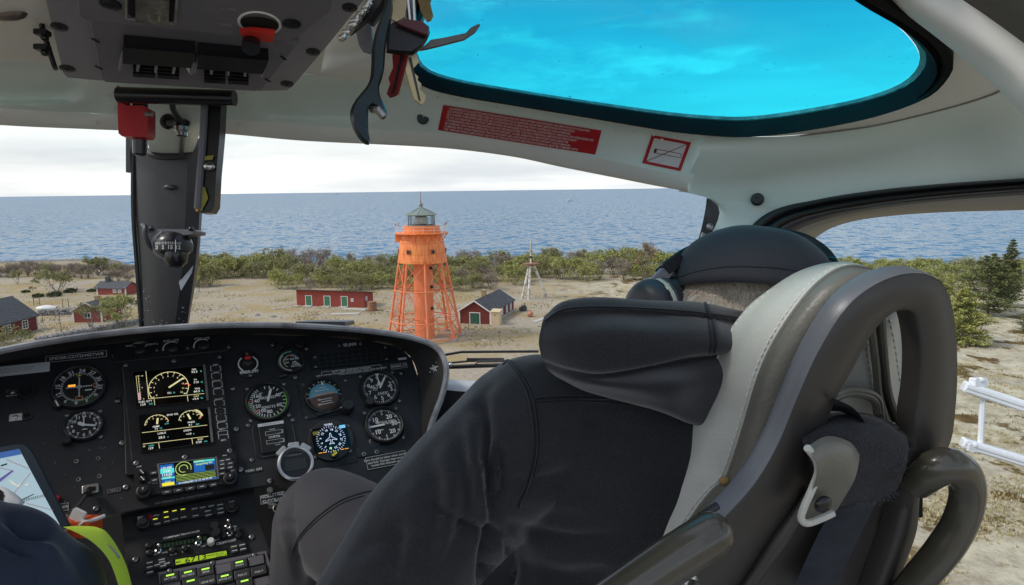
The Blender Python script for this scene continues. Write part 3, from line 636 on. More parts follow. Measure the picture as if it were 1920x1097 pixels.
goal(118, 129, 577, 1.9, 'weathered wooden rack of two posts and a bar beside the stone wall')
goal(64, 75, 573, 1.7, 'weathered wooden rack standing behind the upturned boat')
for px, py, h, lb in ((81, 605, 2.2, 'short grey post next to the farmhouse corner'), (118, 633, 5.2, 'tall thin leaning pole in the yard left of the red shed'), (176, 626, 3.4, 'wooden fence post in front of the white gabled shed'), (228, 619, 1.6, 'grey fence post by the bush next to the centre pillar')):
    c = gp(px, py); solo('post', MB().tube([c - UP * .2, c + V((-.25 * h / 4, 0, h))], [.09, .06], 6), M_bark, lb, 'post')
def farboat(px, d, s, label, wake):
    p = G(px, 370, -1); z = D(px, 360); p = EYE + V((z.x, z.y, 0)).normalized() * d; p.z = -1; mb = MB(); u = V((1, .2, 0)).normalized(); v = V((-u.y, u.x, 0))
    mb.prism([p + u * x * s + v * y * s for x, y in ((-3, -.9), (2, -.9), (4, 0), (2, .9), (-3, .9))], UP * s * 1.1); mb.box(p - u * s * .5 + UP * s * 1.8, u * s * 1.2, v * s * .7, UP * s * .7); mb.tube([p + UP * s, p + UP * s * 4.5], s * .08, 5)
    solo('motor_boat', mb, M_whitep if wake else M_felt, label, 'boat')
    if wake: struct('wake', MB().poly([p + u * 3 * s + UP * .05, p - u * 14 * s - v * 2.2 * s + UP * .05, p - u * 14 * s + v * 1.6 * s + UP * .05]), mat('foam', (.8, .82, .84), .9, var=.05), None)
farboat(632, 9000, 3.2, 'tiny dark ship on the horizon above the long shed', False)
farboat(1068, 1550, 2.0, 'small white motor boat crossing the sea to the right of the lighthouse', True)

# ------------------------------------------------------------------ plants
def skeleton(q, h, w, stems, depth=3, lean=.0, up=.35):
    """branch segments (a, b, r) and tips for a many-stemmed shrub about h high and w wide"""
    seg, tips = [], []
    def grow(p, d, l, r, k):
        e = p + d * l; mid = p.lerp(e, .5) + V((q.uniform(-1, 1), q.uniform(-1, 1), q.uniform(-.4, .4))) * l * .09
        seg.append((p, mid, e, r)); 
        if k == 0: tips.append((e, l)); return
        tips.append((p.lerp(e, .75), l * .8)) if k < 2 else None
        for i in range(q.choice((2, 3, 3))):
            nd_ = (d + V((q.gauss(0, .55), q.gauss(0, .55), q.gauss(up * .5, .3)))).normalized(); grow(e, nd_, l * q.uniform(.58, .8), r * .62, k - 1)
    for i in range(stems):
        a = 2 * math.pi * (i + q.random() * .7) / stems; s = q.uniform(.15, .75) * w / h
        grow(V((q.gauss(0, .12), q.gauss(0, .12), -.15)), V((math.cos(a) * s, math.sin(a) * s, 1)).normalized(), h * q.uniform(.30, .40), h * .014, depth)
    top = max(t[0].z for t in tips); wid = max(max(abs(t[0].x), abs(t[0].y)) for t in tips)
    kx, kz = w / 2 / wid, h / top
    f = lambda p: V((p.x * kx, p.y * kx, p.z * kz))
    return [(f(a), f(b), f(c), r) for a, b, c, r in seg], [(f(a), l) for a, l in tips]
def leaves(q, tips, n, size, spread, long=1.0, drop=0.0):
    vs, fs = [], []
    for i in range(n):
        c, l = q.choice(tips); p = c + V((q.gauss(0, 1), q.gauss(0, 1), q.gauss(-drop, .75))) * spread * l
        nrm = V((q.gauss(0, 1), q.gauss(0, 1), q.gauss(.5, 1))).normalized(); a = nrm.orthogonal().normalized(); a.rotate(Matrix.Rotation(q.uniform(0, 6.28), 3, nrm)); b = nrm.cross(a); s = size * q.uniform(.55, 1.35)
        k = len(vs); vs += [p + a * s * long, p + b * s * .62, p - a * s * long, p - b * s * .62]; fs.append((k, k + 1, k + 2, k + 3))
    return MB().add(vs, fs)
def shrub(name, label, cat, h, w, n, lf, m_, seed, stems=7, depth=3, group=None, size=.16, spread=.32, trunk=M_bark, fill=0):
    q = random.Random(seed); seg, tips = skeleton(q, h, w, stems, depth)
    for i in range(fill):
        a = q.uniform(0, 6.28); z = q.uniform(.06, 1) ; rr = w / 2 * math.sqrt(max(.05, 1 - (z * .95) ** 2.4)) * q.uniform(.35, 1.02); tips.append((V((math.cos(a) * rr, math.sin(a) * rr, z * h * q.uniform(.85, 1.03))), h * .27))
    r = thing(name, label, cat, (0, 0, 0), group); t = MB(); 
    for a, b, c, rr in seg: t.tube([a, b, c], [rr, rr * .8, rr * .62], 4, caps=False)
    part('stems', t, trunk, r, 180); part('crown', leaves(q, tips, n, size, spread, 1.0), m_, r, None); return r
def put(o, p, s=1.0, rz=None): o.location = p; o.scale = (s, s, s); o.rotation_euler = (0, 0, RND.uniform(0, 6.28) if rz is None else rz); return o
BELT = 'shrubs of the thicket along the shore'
protos = [shrub('olive_shrub', 'olive green spring shrub in the thicket along the shore', 'shrub', 6, 8.5, 3000, 1, M_leafo, 101 + i, group=BELT, size=.19, spread=.36, fill=75) for i in range(3)]
protos += [shrub('fresh_shrub', 'bright yellow green shrub in the thicket along the shore', 'shrub', 5, 7.5, 2800, 1, M_leafy, 131 + i, group=BELT, size=.17, spread=.36, fill=70) for i in range(2)]
protos += [shrub('bare_shrub', 'brown leafless shrub in the thicket along the shore', 'shrub', 6, 7.5, 2600, 1, M_leafb, 161 + i, 9, group=BELT, size=.12, spread=.40, trunk=M_twig, fill=60) for i in range(2)]
used = set()
def plant(k, px, py, h, top=None):
    o = protos[k]; 
    if k in used: o = copy_tree(o)
    used.add(k); base = (6, 6, 6, 5, 5, 6, 6)[k]; return put(o, gp(px, py), h / base)
q = random.Random(5)
for row, (py, hh, step) in enumerate(((505, 6.8, 25), (518, 6.6, 26), (531, 5.8, 24), (543, 4.4, 21))):
    px = 368 + row * 9
    while px < 1330:
        w = (0, 1, 2, 0, 3, 3, 4, 4, 5, 6) if row < 3 else (0, 1, 3, 4, 3, 4, 5, 2)
        if row == 0: w = (0, 5, 6, 5, 1, 2)
        if px > 1040: w = w + (5, 6, 3, 5)
        if not (row == 3 and (px < 520 or 930 < px)): 
            k = q.choice(w); y = py + q.uniform(-4, 4) - (6 if px > 1000 else 0); y -= 10 if px < 520 and row > 1 else 0
            plant(k, px + q.uniform(-8, 8), y, hh * q.uniform(.66, 1.05))
        px += step * q.uniform(.75, 1.25)
for py, hh in ((512, 5.0), (522, 4.2), (534, 4.0), (546, 3.2)):     # beyond the door window
    px = 1530
    while px < 1990:
        if not (py > 540 and px > 1850): plant(q.choice((0, 1, 3, 4, 3, 4, 5)), px, py + q.uniform(-3, 3) + (px - 1530) * .012, hh * q.uniform(.8, 1.15))
        px += 30 * q.uniform(.8, 1.25)
for px, py, h, k in tuple((x, 512 + (x * 7) % 9, 3.2 + (x * 13) % 10 * .16, (5, 6, 0, 5, 6)[x % 5]) for x in range(-90, 262, 13)) + ((-40, 518, 4, 5), (-10, 520, 4.2, 6), (25, 519, 4.2, 5), (52, 518, 3.8, 6), (140, 520, 4.6, 5), (153, 523, 4.2, 6), (166, 522, 4.4, 5), (210, 528, 3.6, 6), (222, 527, 3.2, 5), (240, 530, 2.6, 6), (352, 534, 5.2, 1), (372, 538, 5.4, 0), (395, 536, 6, 2), (350, 528, 5.8, 5)): plant(k, px, py, h)
t = put(shrub('birch_tree', 'slender russet budding tree rising above the thicket left of the cap', 'tree', 10, 5.2, 1500, 1, M_leafr, 301, 2, 4, size=.13, spread=.34, trunk=M_twig), gp(1208, 535), 1.12)
put(shrub('round_tree', 'spreading many stemmed green tree standing alone on the left heath', 'tree', 5.6, 10.5, 5600, 1, M_leafo, 311, 9, 4, size=.16, spread=.34, fill=26), gp(107, 547), 1.0, .4)
put(shrub('round_tree', 'round leafy tree at the beach beyond the solitary spreading tree', 'tree', 6.2, 9, 4600, 1, M_leafo, 317, 7, 4, size=.15, spread=.3, fill=40), gp(184, 517), 1.0, 1)
put(shrub('small_tree', 'small thin green tree at the far left edge of the heath', 'tree', 4.0, 5, 1100, 1, M_leafo, 323, 4, 3, size=.13, spread=.3), gp(33, 533), 1.0, 1)
put(shrub('small_tree', 'thin young tree just right of the centre pillar', 'tree', 5.0, 2.6, 420, 1, M_leafy, 327, 2, 3, size=.13, spread=.3, trunk=M_twig), gp(374, 548), 1.0, 1)
put(shrub('garden_bush', 'big yellow green bush in front of the white gabled shed', 'bush', 6.4, 8.0, 5200, 1, M_leafy, 331, 8, 4, size=.14, spread=.3, fill=60), gp(226, 614), 1.0, 2)
put(shrub('garden_bush', 'loose green bush covering the door side of the white gabled shed', 'bush', 5.6, 5.6, 2000, 1, M_leafo, 337, 6, 4, size=.12, spread=.28, fill=10), gp(170, 613), .9, .3)
put(shrub('garden_bush', 'pale grey green bush in front of the farmhouse wall', 'bush', 3.1, 7.5, 3400, 1, M_leafo, 341, 9, 3, size=.13, spread=.36, fill=40), gp(15, 648), 1.0, .3)
J = shrub('juniper', 'dark low juniper cushion on the dry grass', 'juniper', 1.15, 3.6, 3400, 1, M_juniper, 351, 10, 3, group='junipers on the dry grass', size=.11, spread=.4, fill=110)
put(J, gp(102, 556), 1.0, 0)
for px, py, s in ((133, 548, .95), (72, 557, .8), (48, 548, .62), (172, 548, .7), (207, 531, .7)): put(copy_tree(J), gp(px, py), s)
def pine(label, h, w, m_, seed, whorls, bare, n=26, size=.17, cone=1.0, group=None, cat='pine'):
    q = random.Random(seed); r = thing('pine_tree', label, cat, (0, 0, 0), group); t = MB().tube([V((0, 0, -.2)), V((q.uniform(-.1, .1), .05, h * .5)), V((q.uniform(-.2, .2), 0, h * .97))], [h * .020, h * .013, .03], 7); vs, fs = [], []
    for k in range(whorls):
        f = bare + (1 - bare) * k / (whorls - 1); z = h * f; l = w / 2 * (max(0, 1 - f) ** .8 * cone + (1 - cone) * math.sin(math.pi * min(1, .2 + .8 * f))) + .25
        for i in range(q.randint(5, 7)):
            a = q.uniform(0, 6.28); ll = l * q.uniform(.55, 1.1); d = V((math.cos(a), math.sin(a), 0)); pts = [V((0, 0, z)), V((0, 0, z)) + d * ll * .5 + UP * (.06 * ll), V((0, 0, z)) + d * ll + UP * (.22 * ll * q.uniform(.2, 1.2))]
            t.tube(pts, [h * .004 + .012, .012], 4, caps=False)
            for j in range(n):
                s_ = q.uniform(.25, 1.05); c = pts[0].lerp(pts[2], s_) + V((q.gauss(0, .16), q.gauss(0, .16), q.gauss(.05, .08))) * (.5 + .5 * ll)
                nr = V((q.gauss(0, .5), q.gauss(0, .5), 1)).normalized(); ax = nr.orthogonal().normalized(); ax.rotate(Matrix.Rotation(q.uniform(0, 6.28), 3, nr)); bx = nr.cross(ax); s = size * q.uniform(.6, 1.4); kk = len(vs)
                vs += [c + ax * s, c + bx * s * .5 + UP * s * .3, c - ax * s * .8, c - bx * s * .5 + UP * s * .3]; fs.append((kk, kk + 1, kk + 2, kk + 3))
    part('trunk', t, M_pbark, r, 180); part('crown', MB().add(vs, fs), m_, r, None); return r
put(pine('big dark spreading pine seen through the door window', 9.6, 10.6, M_pine, 401, 17, .08, 84, .22, .45), gp(1852, 590), 1.2, 0)
put(pine('pointed dark spruce standing behind the big spreading pine', 12, 5.4, M_pine, 411, 24, .08, 70, .2), gp(1888, 575), 1.12, 0)
put(pine('pale yellow green pine in front of the big dark pine', 7.2, 6.8, M_pinel, 421, 21, .02, 110, .17, .6), gp(1803, 645), 1.22, 0)
put(pine('small pine beside the seat edge lower in the thicket', 5.5, 5.5, M_pinel, 427, 15, .05, 80, .17, .6), gp(1768, 600), 1.2, 0)
put(pine('flat topped pine standing above the thicket right of the cap', 7.0, 7.0, M_pinel, 431, 10, .45, 70, .2, .2), gp(1603, 540), 1.0, 0)
put(pine('half cropped dark pine at the right edge of the photo', 4.2, 4.6, M_pine, 441, 12, .05, 40, .13, .6), gp(1932, 622), 1.0, 0)

def tufts(name, n, area, size, m_, seed):
    """dry grass and heath sprigs nobody could count"""
    q = random.Random(seed); vs, fs = [], []
    i = 0
    while i < n:
        c = gp(*area(q)); s = size * q.uniform(.5, 1.5)
        if noise.noise(c * .11 + V((seed, 0, 0))) + .5 * noise.noise(c * .5) < q.uniform(-.05, .35): n -= .12; continue
        i += 1
        for k in range(4):
            a = q.uniform(0, 6.28); d = V((math.cos(a), math.sin(a), 0)); e = V((-d.y, d.x, 0)) * s * .22; t = c + d * s * q.uniform(.1, .6) + UP * s * q.uniform(.5, 1.1); b = c + d * s * .15; j = len(vs); vs += [b - e, b + e, t]; fs.append((j, j + 1, j + 2))
    struct(name, MB().add(vs, fs), m_, None, 'stuff')
tufts('dry_grass', 16000, lambda q: (q.uniform(1150, 2050), 545 + 555 * q.random() ** 1.5), .22, mat('straw_blades', (.40, .33, .17), .9, vs=.3, col2=(.60, .53, .34), spec=.1), 21)
tufts('heath_sprigs', 3200, lambda q: (q.uniform(1150, 2050), 545 + 555 * q.random() ** 1.5), .18, mat('brown_heath', (.15, .11, .04), .9, vs=.3, col2=(.28, .24, .09), spec=.1), 22)
tufts('meadow_grass', 9000, lambda q: (q.uniform(-60, 1240), 545 + 105 * q.random()), .26, mat('meadow_blades', (.30, .24, .10), .9, vs=.12, col2=(.50, .43, .26), spec=.1), 23)
# ------------------------------------------------------------------ cabin materials
M_trim = mat('painted_cabin_trim', (.69, .79, .745), .42, var=.05, vs=5, bump=.04, bs=300, dist=.002, coat=.12, rvar=.1)
M_trimlip = mat('beige_cabin_edge', (.74, .74, .695), .5, var=.05, vs=6, bump=.05, bs=300, dist=.002)
M_beige = mat('beige_vinyl_trim', (.30, .28, .24), .55, var=.05, vs=7, bump=.12, bs=500, dist=.002)
M_headliner = mat('dark_headliner', (.085, .08, .07), .8, var=.08, vs=12, bump=.2, bs=700, dist=.002)
M_rubber = mat('black_rubber', (.014, .014, .016), .42, var=.2, vs=20, rvar=.1)
M_rubberg = mat('worn_grey_rubber', (.035, .036, .042), .45, var=.2, vs=14, rvar=.1)
M_console = mat('dark_grey_console_plastic', (.145, .137, .156), .5, var=.08, vs=10, bump=.12, bs=650, dist=.002, rvar=.06)
M_console2 = mat('console_side_plastic', (.25, .24, .262), .5, var=.07, vs=10, bump=.12, bs=650, dist=.002)
M_pillar = mat('black_crackle_paint', (.026, .026, .029), .38, var=.2, vs=14, bump=.35, bs=420, dist=.003, rvar=.12)
M_black = mat('matt_black_paint', (.0150, .0152, .0180), .52, var=.25, vs=16, bump=.07, bs=900, dist=.002, rvar=.1)
M_hood = mat('glareshield_vinyl', (.021, .020, .019), .6, var=.22, vs=9, bump=.18, bs=520, dist=.003, rvar=.1)
M_gloss = mat('black_gloss_plastic', (.010, .010, .012), .25, var=.2, vs=20)
M_steel = mat('bright_steel', (.55, .54, .52), .28, 1.0, var=.15, vs=30, rvar=.1)
M_steeld = mat('dull_screw_metal', (.30, .29, .28), .38, 1.0, var=.3, vs=60)
M_brass = mat('key_brass', (.34, .27, .15), .33, 1.0, var=.2, vs=40)
M_redal = mat('red_anodised_key', (.20, .016, .024), .3, .6, var=.25, vs=50)
M_red = mat('red_handle_paint', (.40, .010, .018), .35, var=.12, vs=12)
M_redl = mat('red_label', (.42, .012, .018), .45, var=.06, vs=10)
M_white = mat('white_marking', (.72, .72, .70), .6, var=.03, vs=10)
M_whitet = mat('thin_white_lettering', (.66, .66, .64), .6, var=.03)
M_grey = mat('grey_marking', (.28, .28, .28), .6, var=.05)
M_teal = mat('bluish_black_steel', (.011, .022, .024), .3, .35, var=.3, vs=25, rvar=.1)
M_yellow = mat('yellow_tape', (.30, .27, .05), .6, var=.15, vs=40)
M_orangeL = mat('orange_label', (.75, .25, .02), .5, var=.1)
M_paper = mat('white_paper_label', (.62, .63, .64), .6, var=.04, vs=20)
M_glassw = glass('windshield_acrylic', (.97, .985, .985), .002, .06, (.8, .84, .84), .02)  # pale noise layer is faint dirt and stands for the glare veil
M_roofgl = glass('tinted_roof_acrylic', (.030, .70, .88), .004, .0, spots=.55, rough=.2)
M_sideg = glass('door_acrylic', (.95, .985, .99), .002, .02)

cab = thing('helicopter_cabin', 'pale grey helicopter cabin shell with windshield, tinted roof window and door frame', 'helicopter', HP(0, .6, -1.25))
# windshield header and roof front
L1 = [(-260, 214, .98), (0, 233, 1.05), (160, 240, 1.12), (222, 243, 1.15), (400, 248, 1.19), (560, 262, 1.21), (720, 270, 1.22), (840, 277, 1.21), (960, 292, 1.2), (1050, 311, 1.19), (1150, 331, 1.18), (1230, 347, 1.17), (1290, 358, 1.165)]
L2 = [(-260, 180, .96), (0, 203, 1.03), (160, 212, 1.115), (222, 215, 1.125), (400, 222, 1.17), (560, 234, 1.19), (700, 243, 1.20), (840, 250, 1.185), (960, 264, 1.175), (1050, 281, 1.165), (1150, 302, 1.155), (1230, 320, 1.15), (1300, 334, 1.15)]
L3 = [(-260, 90, .86), (0, 112, .93), (160, 120, 1.0), (222, 123, 1.015), (400, 128, 1.06), (560, 138, 1.085), (700, 155, 1.09), (840, 174, 1.085), (960, 196, 1.075), (1050, 212, 1.07), (1150, 231, 1.065), (1230, 246, 1.06), (1325, 258, 1.06)]
RP0 = P(1100, 196, 1.07); _rs = math.tan(rad(15))
RPL = PL(RP0, HX - ZU * .29, (HF * -1 + ZU * _rs))                # the roof slopes down to the nose
def rp(px, py, w=0.0): return PL(RPL.at(0, 0, w), RPL.u, RPL.v).pt(px, py)
L3 = [(x, y, d if x < 650 else PX(rp(x, y))[2] - .002) for x, y, d in L3]
g_h = sheet([[(x, y, d + .012) for x, y, d in L1], [(x, y + 1, d) for x, y, d in L1], [(x, y * .45 + yy * .55, (d + dd) / 2 - .004) for (x, y, d), (_, yy, dd) in zip(L1, L2)], L2], 90, 8)
part('windshield_header', MB().grid(g_h), M_trimlip, cab, 60)
# two shallow pressed recesses on the front panel
g = sheet([L2, [((x + X) / 2, (y + Y) / 2, (d + D_) / 2 + .004) for (x, y, d), (X, Y, D_) in zip(L2, L3)], L3], 110, 22)
def dish(p, cx, cy, rx, ry, amt):
    x, y, z = PX(p); q = ((x - cx) / rx) ** 4 + ((y - cy) / ry) ** 4; return amt / (1 + math.exp(min(60, (q - 1) * 5)))
for row in g:
    for j, p in enumerate(row): row[j] = p + (p - EYE).normalized() * (dish(p, 30, 155, 118, 36, .030) + dish(p, 600, 190, 108, 36, .016))
part('front_panel', MB().grid(g), M_trim, cab, 60)
# seams, overlapping plate edges and rivets
WIN = [(800, 30), (783, 72), (784, 106), (805, 132), (860, 150), (960, 168), (1100, 190), (1250, 211), (1340, 219), (1400, 220), (1480, 211), (1600, 189), (1680, 163), (1718, 132), (1723, 100), (1700, 66), (1655, 27), (1600, -4), (1500, -70), (1330, -125), (1100, -140), (920, -110), (830, -40)]
OUT = [(765, 30), (757, 78), (766, 122), (800, 149), (860, 165), (960, 182), (1100, 205), (1250, 231), (1340, 241), (1405, 243), (1500, 233), (1630, 207), (1735, 170), (1780, 128), (1788, 96), (1768, 60), (1712, 18), (1650, -20), (1530, -95), (1340, -158), (1100, -175), (900, -140), (795, -55)]
gl = crom([rp(x, y, -.026) for x, y in WIN], 110, True); inn = crom([rp(x, y, -.024) for x, y in WIN], 110, True)
c0 = sum((p for p in gl), V()) / len(gl); rings = [[c0.lerp(p, k) - RPL.n * (.05 * (1 - k * k)) for p in gl] for k in (.02, .25, .5, .75, 1.0)]
part('roof_window', MB().grid(rings, cu=True).poly(rings[0]), M_roofgl, cab, 180)
o1 = crom([rp(x, y, .004) for x, y in OUT], 110, True); mid = [a.lerp(b, .62) for a, b in zip(inn, o1)]
part('roof_window_edge', MB().grid([[p - RPL.n * .0015 for p in inn], [a.lerp(b, .22) + RPL.n * .001 for a, b in zip(inn, o1)]], cu=True), mat('clear_acrylic_edge', (.17, .20, .19), .25, var=.35, vs=60, coat=.3, rvar=.15), cab, 60)
part('roof_window_seal', MB().grid([[a.lerp(b, .20) for a, b in zip(inn, o1)], [a.lerp(b, .34) + RPL.n * .012 for a, b in zip(inn, o1)], [a.lerp(b, .55) + RPL.n * .018 for a, b in zip(inn, o1)], [a.lerp(b, .62) + RPL.n * .009 for a, b in zip(inn, o1)], [a.lerp(b, .8) + RPL.n * .017 for a, b in zip(inn, o1)], [b + RPL.n * .012 for b in o1], [b - RPL.n * .004 for b in o1]], cu=True), mat('dull_black_seal', (.008, .008, .009), .75, var=.2, vs=20, spec=.12), cab, 60)
# roof lining: from the seal out to a far rim
def _ang(p): x, y, _ = PX(p); return math.atan2(y - 60, x - 1250)
RIM = [rp(x, y, 0) for x, y in ((500, -60), (490, 60), (520, 122))] + [P(*p) for p in L3[5:]] + [rp(x, y) for x, y in ((1400, 256), (1480, 254), (1640, 238), (1800, 205), (1900, 165), (1930, 100), (1900, 40), (1820, -40), (1700, -110), (1560, -180), (1340, -225), (1100, -240), (860, -220), (640, -150))]
dr = crom(RIM, 900, True); da = [_ang(p) for p in dr]
rm = [dr[min(range(900), key=lambda k: abs((da[k] - _ang(p) + math.pi) % (2 * math.pi) - math.pi))] for p in o1]
part('roof_lining', MB().grid([[p for p in o1], [a.lerp(b, .5) for a, b in zip(o1, rm)], rm], cu=True), M_trimlip, cab, 180)
# roof beyond the frame: forward-left over the console and back over the camera
rr = MB(); A = [P(-400, 60, .78), P(-260, 92, .86), P(0, 113, .93), P(200, 123, 1.01), P(400, 129, 1.06), P(600, 140, 1.088)]
B_ = [HP(-.95, .55, .20), HP(-.75, .62, .235), HP(-.5, .66, .26), HP(-.3, .68, .27), HP(-.1, .68, .275), HP(.1, .66, .265)]
C_ = [HP(-1.0, .1, .30), HP(-.75, .1, .33), HP(-.5, .1, .35), HP(-.3, .1, .36), HP(-.1, .1, .36), HP(.1, .1, .36)]
part('roof_panel', rr.grid(sheet([A, B_, C_], 40, 20, False)), M_trimlip, cab, 180)
# cantrail on the right
K0 = [(1320, 256, 1.06), (1400, 257, 1.04), (1500, 253, 1.01), (1640, 232, .965), (1780, 195, .915), (1900, 168, .86), (2060, 160, .80)]
K0 = [(x, y, PX(rp(x, y))[2]) for x, y, d in K0]
K1 = [(1310, 290, 1.12), (1400, 292, 1.10), (1500, 288, 1.07), (1640, 272, 1.02), (1780, 250, .97), (1900, 236, .91), (2060, 225, .85)]
K2 = [(1282, 344, 1.165), (1400, 342, 1.145), (1500, 328, 1.11), (1640, 312, 1.055), (1780, 300, 1.0), (1900, 292, .94), (2060, 285, .87)]
K3 = [(1272, 359, 1.172), (1300, 364, 1.171), (1390, 385, 1.165), (1480, 389, 1.137), (1600, 369, 1.085), (1760, 353, 1.02), (1920, 342, .955), (2060, 335, .885)]
def rear(row, *steps):
    """carry a row on past its last point, towards the rear of the cabin"""
    p = P(*row[-1]); return list(row) + [PX(p + HF * a + HX * b + ZU * c) for a, b, c in steps]
BK = ((-.30, .02, -.005), (-.75, .02, -.02))
K0, K1, K2, K3 = [rear(k, *BK) for k in (K0, K1, K2, K3)]
part('cantrail', MB().grid(sheet([K0, K1, K2, K3], 130, 18)), M_trim, cab, 180)
# right windshield post
pa = [[(1292, 356, 1.172), (1340, 364, 1.17), (1490, 376, 1.14)], [(1320, 367, 1.174), (1365, 383, 1.168), (1468, 391, 1.15)], [(1345, 384, 1.178), (1372, 404, 1.172), (1414, 428, 1.164)], [(1347, 410, 1.18), (1362, 430, 1.176), (1385, 462, 1.166)], [(1322, 462, 1.182), (1335, 480, 1.178), (1362, 505, 1.168)], [(1288, 540, 1.185), (1305, 560, 1.18), (1335, 590, 1.17)], [(1250, 650, 1.19), (1270, 680, 1.185), (1305, 710, 1.175)], [(1215, 800, 1.2), (1235, 830, 1.195), (1270, 860, 1.18)]]
part('windshield_post', MB().grid(sheet(pa, 12, 40)), M_trim, cab, 180)
pb = [[(1325, 371, 1.185), (1338, 376, 1.19), (1352, 385, 1.182)], [(1322, 395, 1.19), (1336, 400, 1.185), (1349, 406, 1.183)], [(1312, 440, 1.195), (1322, 446, 1.188), (1333, 452, 1.185)], [(1297, 482, 1.2), (1306, 488, 1.19), (1318, 492, 1.187)], [(1262, 570, 1.2), (1275, 576, 1.19), (1290, 580, 1.19)], [(1220, 700, 1.2), (1232, 706, 1.2), (1250, 712, 1.2)]]
part('post_seal', MB().grid(sheet(pb, 8, 30)), M_rubber, cab, 180)
pl_ = PL(P(1318, 430, 1.17), CR, CU); part('post_bracket', MB().prism([pl_.pt(x, y) for x, y in ((1304, 470), (1316, 436), (1322, 440), (1321, 470), (1312, 482))], pl_.n * .006).screw(pl_.sub(*pl_.hit(1331, 425)), 0, 0, .006), M_steeld, cab)
# door opening: seals and window frame
D0 = [(1330, 640, 1.18), (1352, 560, 1.175), (1376, 478, 1.168), (1405, 428, 1.16), (1450, 394, 1.145), (1530, 374, 1.115), (1640, 357, 1.06), (1760, 345, 1.012), (1920, 334, .95), (2100, 322, .87)]
D1 = [(1360, 640, 1.18), (1385, 560, 1.175), (1412, 488, 1.168), (1438, 448, 1.16), (1480, 417, 1.145), (1545, 397, 1.115), (1640, 381, 1.06), (1760, 367, 1.012), (1920, 354, .95), (2100, 342, .87)]
D2 = [(1395, 640, 1.19), (1420, 560, 1.185), (1450, 494, 1.178), (1476, 460, 1.17), (1512, 434, 1.155), (1570, 413, 1.125), (1650, 396, 1.07), (1760, 382, 1.022), (1920, 371, .96), (2100, 359, .88)]
D3 = [(1440, 640, 1.215), (1465, 560, 1.21), (1495, 492, 1.205), (1520, 456, 1.2), (1552, 431, 1.185), (1600, 415, 1.155), (1670, 405, 1.10), (1770, 398, 1.045), (1920, 394, .985), (2100, 388, .905)]
def band(a, b, lift, n=120, k=6):
    ra, rb = crom([P(*p) for p in a], n), crom([P(*p) for p in b], n); g_ = []
    for i in range(k + 1):
        t = i / k; g_.append([p.lerp(q, t) + (EYE - p).normalized() * (lift * math.sin(math.pi * t)) for p, q in zip(ra, rb)])
    return g_
D0, D1, D2, D3 = [rear(k, *BK) for k in (D0, D1, D2, D3)]
mida = [((a + x) / 2, (b + y) / 2, (c + z) / 2) for (a, b, c), (x, y, z) in zip(D0, D1)]
part('door_seal', MB().grid(band(D0, mida, .008) + band(mida, D1, .010)), M_rubber, cab, 40)
part('door_seal_lip', MB().grid(band([(x + 2, y + 3, d - .004) for x, y, d in D1], [((a + 2 * x) / 3, (b + 2 * y) / 3, (c + 2 * z) / 3) for (a, b, c), (x, y, z) in zip(D1, D2)], .006)), M_rubberg, cab, 40)
part('door_frame', MB().grid(band([(a, b, c + .004) for a, b, c in D1], D2, .001, k=3) + band(D2, D3, .006)), M_beige, cab, 40)
part('door_window', MB().grid(sheet([[(x + (8 if i > 4 else 12), y + 2, d + .004) for i, (x, y, d) in enumerate(D3[:10])], [(1440, 760, 1.2), (1600, 760, 1.12), (1760, 760, 1.02), (1920, 760, .95), (2100, 760, .86)], [(1430, 1150, 1.2), (1600, 1150, 1.1), (1760, 1150, 1.0), (1920, 1150, .93), (2100, 1150, .84)]], 40, 16)), M_sideg, cab, 180)
# hoop beside the roof window and the dark headliner behind it
H0 = [(1560, -90, .74), (1655, -8, .73), (1760, 72, .72), (1850, 145, .71), (1920, 214, .70), (2020, 320, .69)]
H1 = [(1590, -110, .70), (1690, -18, .69), (1800, 60, .68), (1890, 122, .67), (1960, 185, .66), (2060, 290, .65)]
H2 = [(1660, -130, .69), (1750, -40, .68), (1850, 30, .67), (1925, 85, .66), (2010, 150, .65), (2110, 250, .64)]
H0, H1, H2 = [rear(k, (-.03, .03, -.22), (-.06, .05, -.6)) for k in (H0, H1, H2)]
part('door_hoop', MB().grid(sheet([[(x + 6, y - 2, d + .03) for x, y, d in H0], H0, H1, H2], 50, 14)), M_trimlip, cab, 60)
part('side_headliner', MB().grid(sheet([[(x - 4, y + 3, d + .006) for x, y, d in H2[:6]], [(1900, -160, .60), (1960, -80, .59), (2020, -20, .58), (2080, 30, .57), (2150, 90, .56), (2250, 190, .55)], [PX(P(*q) - HF * .45 + ZU * .04) for q in [(1900, -160, .60), (1960, -80, .59), (2020, -20, .58), (2080, 30, .57), (2150, 90, .56), (2250, 190, .55)]]], 20, 10)), M_headliner, cab, 180)
part('lining_seam', MB().tube(crom([rp(1500, 255, .002), rp(1640, 236, .002), rp(1790, 200, .002), rp(1868, 175, .002), rp(1880, 168, .002)], 24), .0012, 5), M_beige, cab)
# windshield panes
WT = [(x, y, d + .012) for x, y, d in L1] ; WT[-1] = (1330, 374, 1.19)
lo = [(-260, 720, 1.42), (0, 700, 1.5), (160, 690, 1.54), (222, 686, 1.55), (400, 684, 1.57), (560, 692, 1.58), (720, 700, 1.58), (840, 716, 1.56), (960, 722, 1.52), (1050, 724, 1.47), (1150, 722, 1.40), (1230, 715, 1.32), (1262, 705, 1.22)]
md = [((a + x) / 2, (b + y) / 2, (c + z) / 2 + .05) for (a, b, c), (x, y, z) in zip(WT, lo)]
wg = sheet([WT, md, lo], 80, 16)
part('windshield', MB().grid(wg), M_glassw, cab, 180)
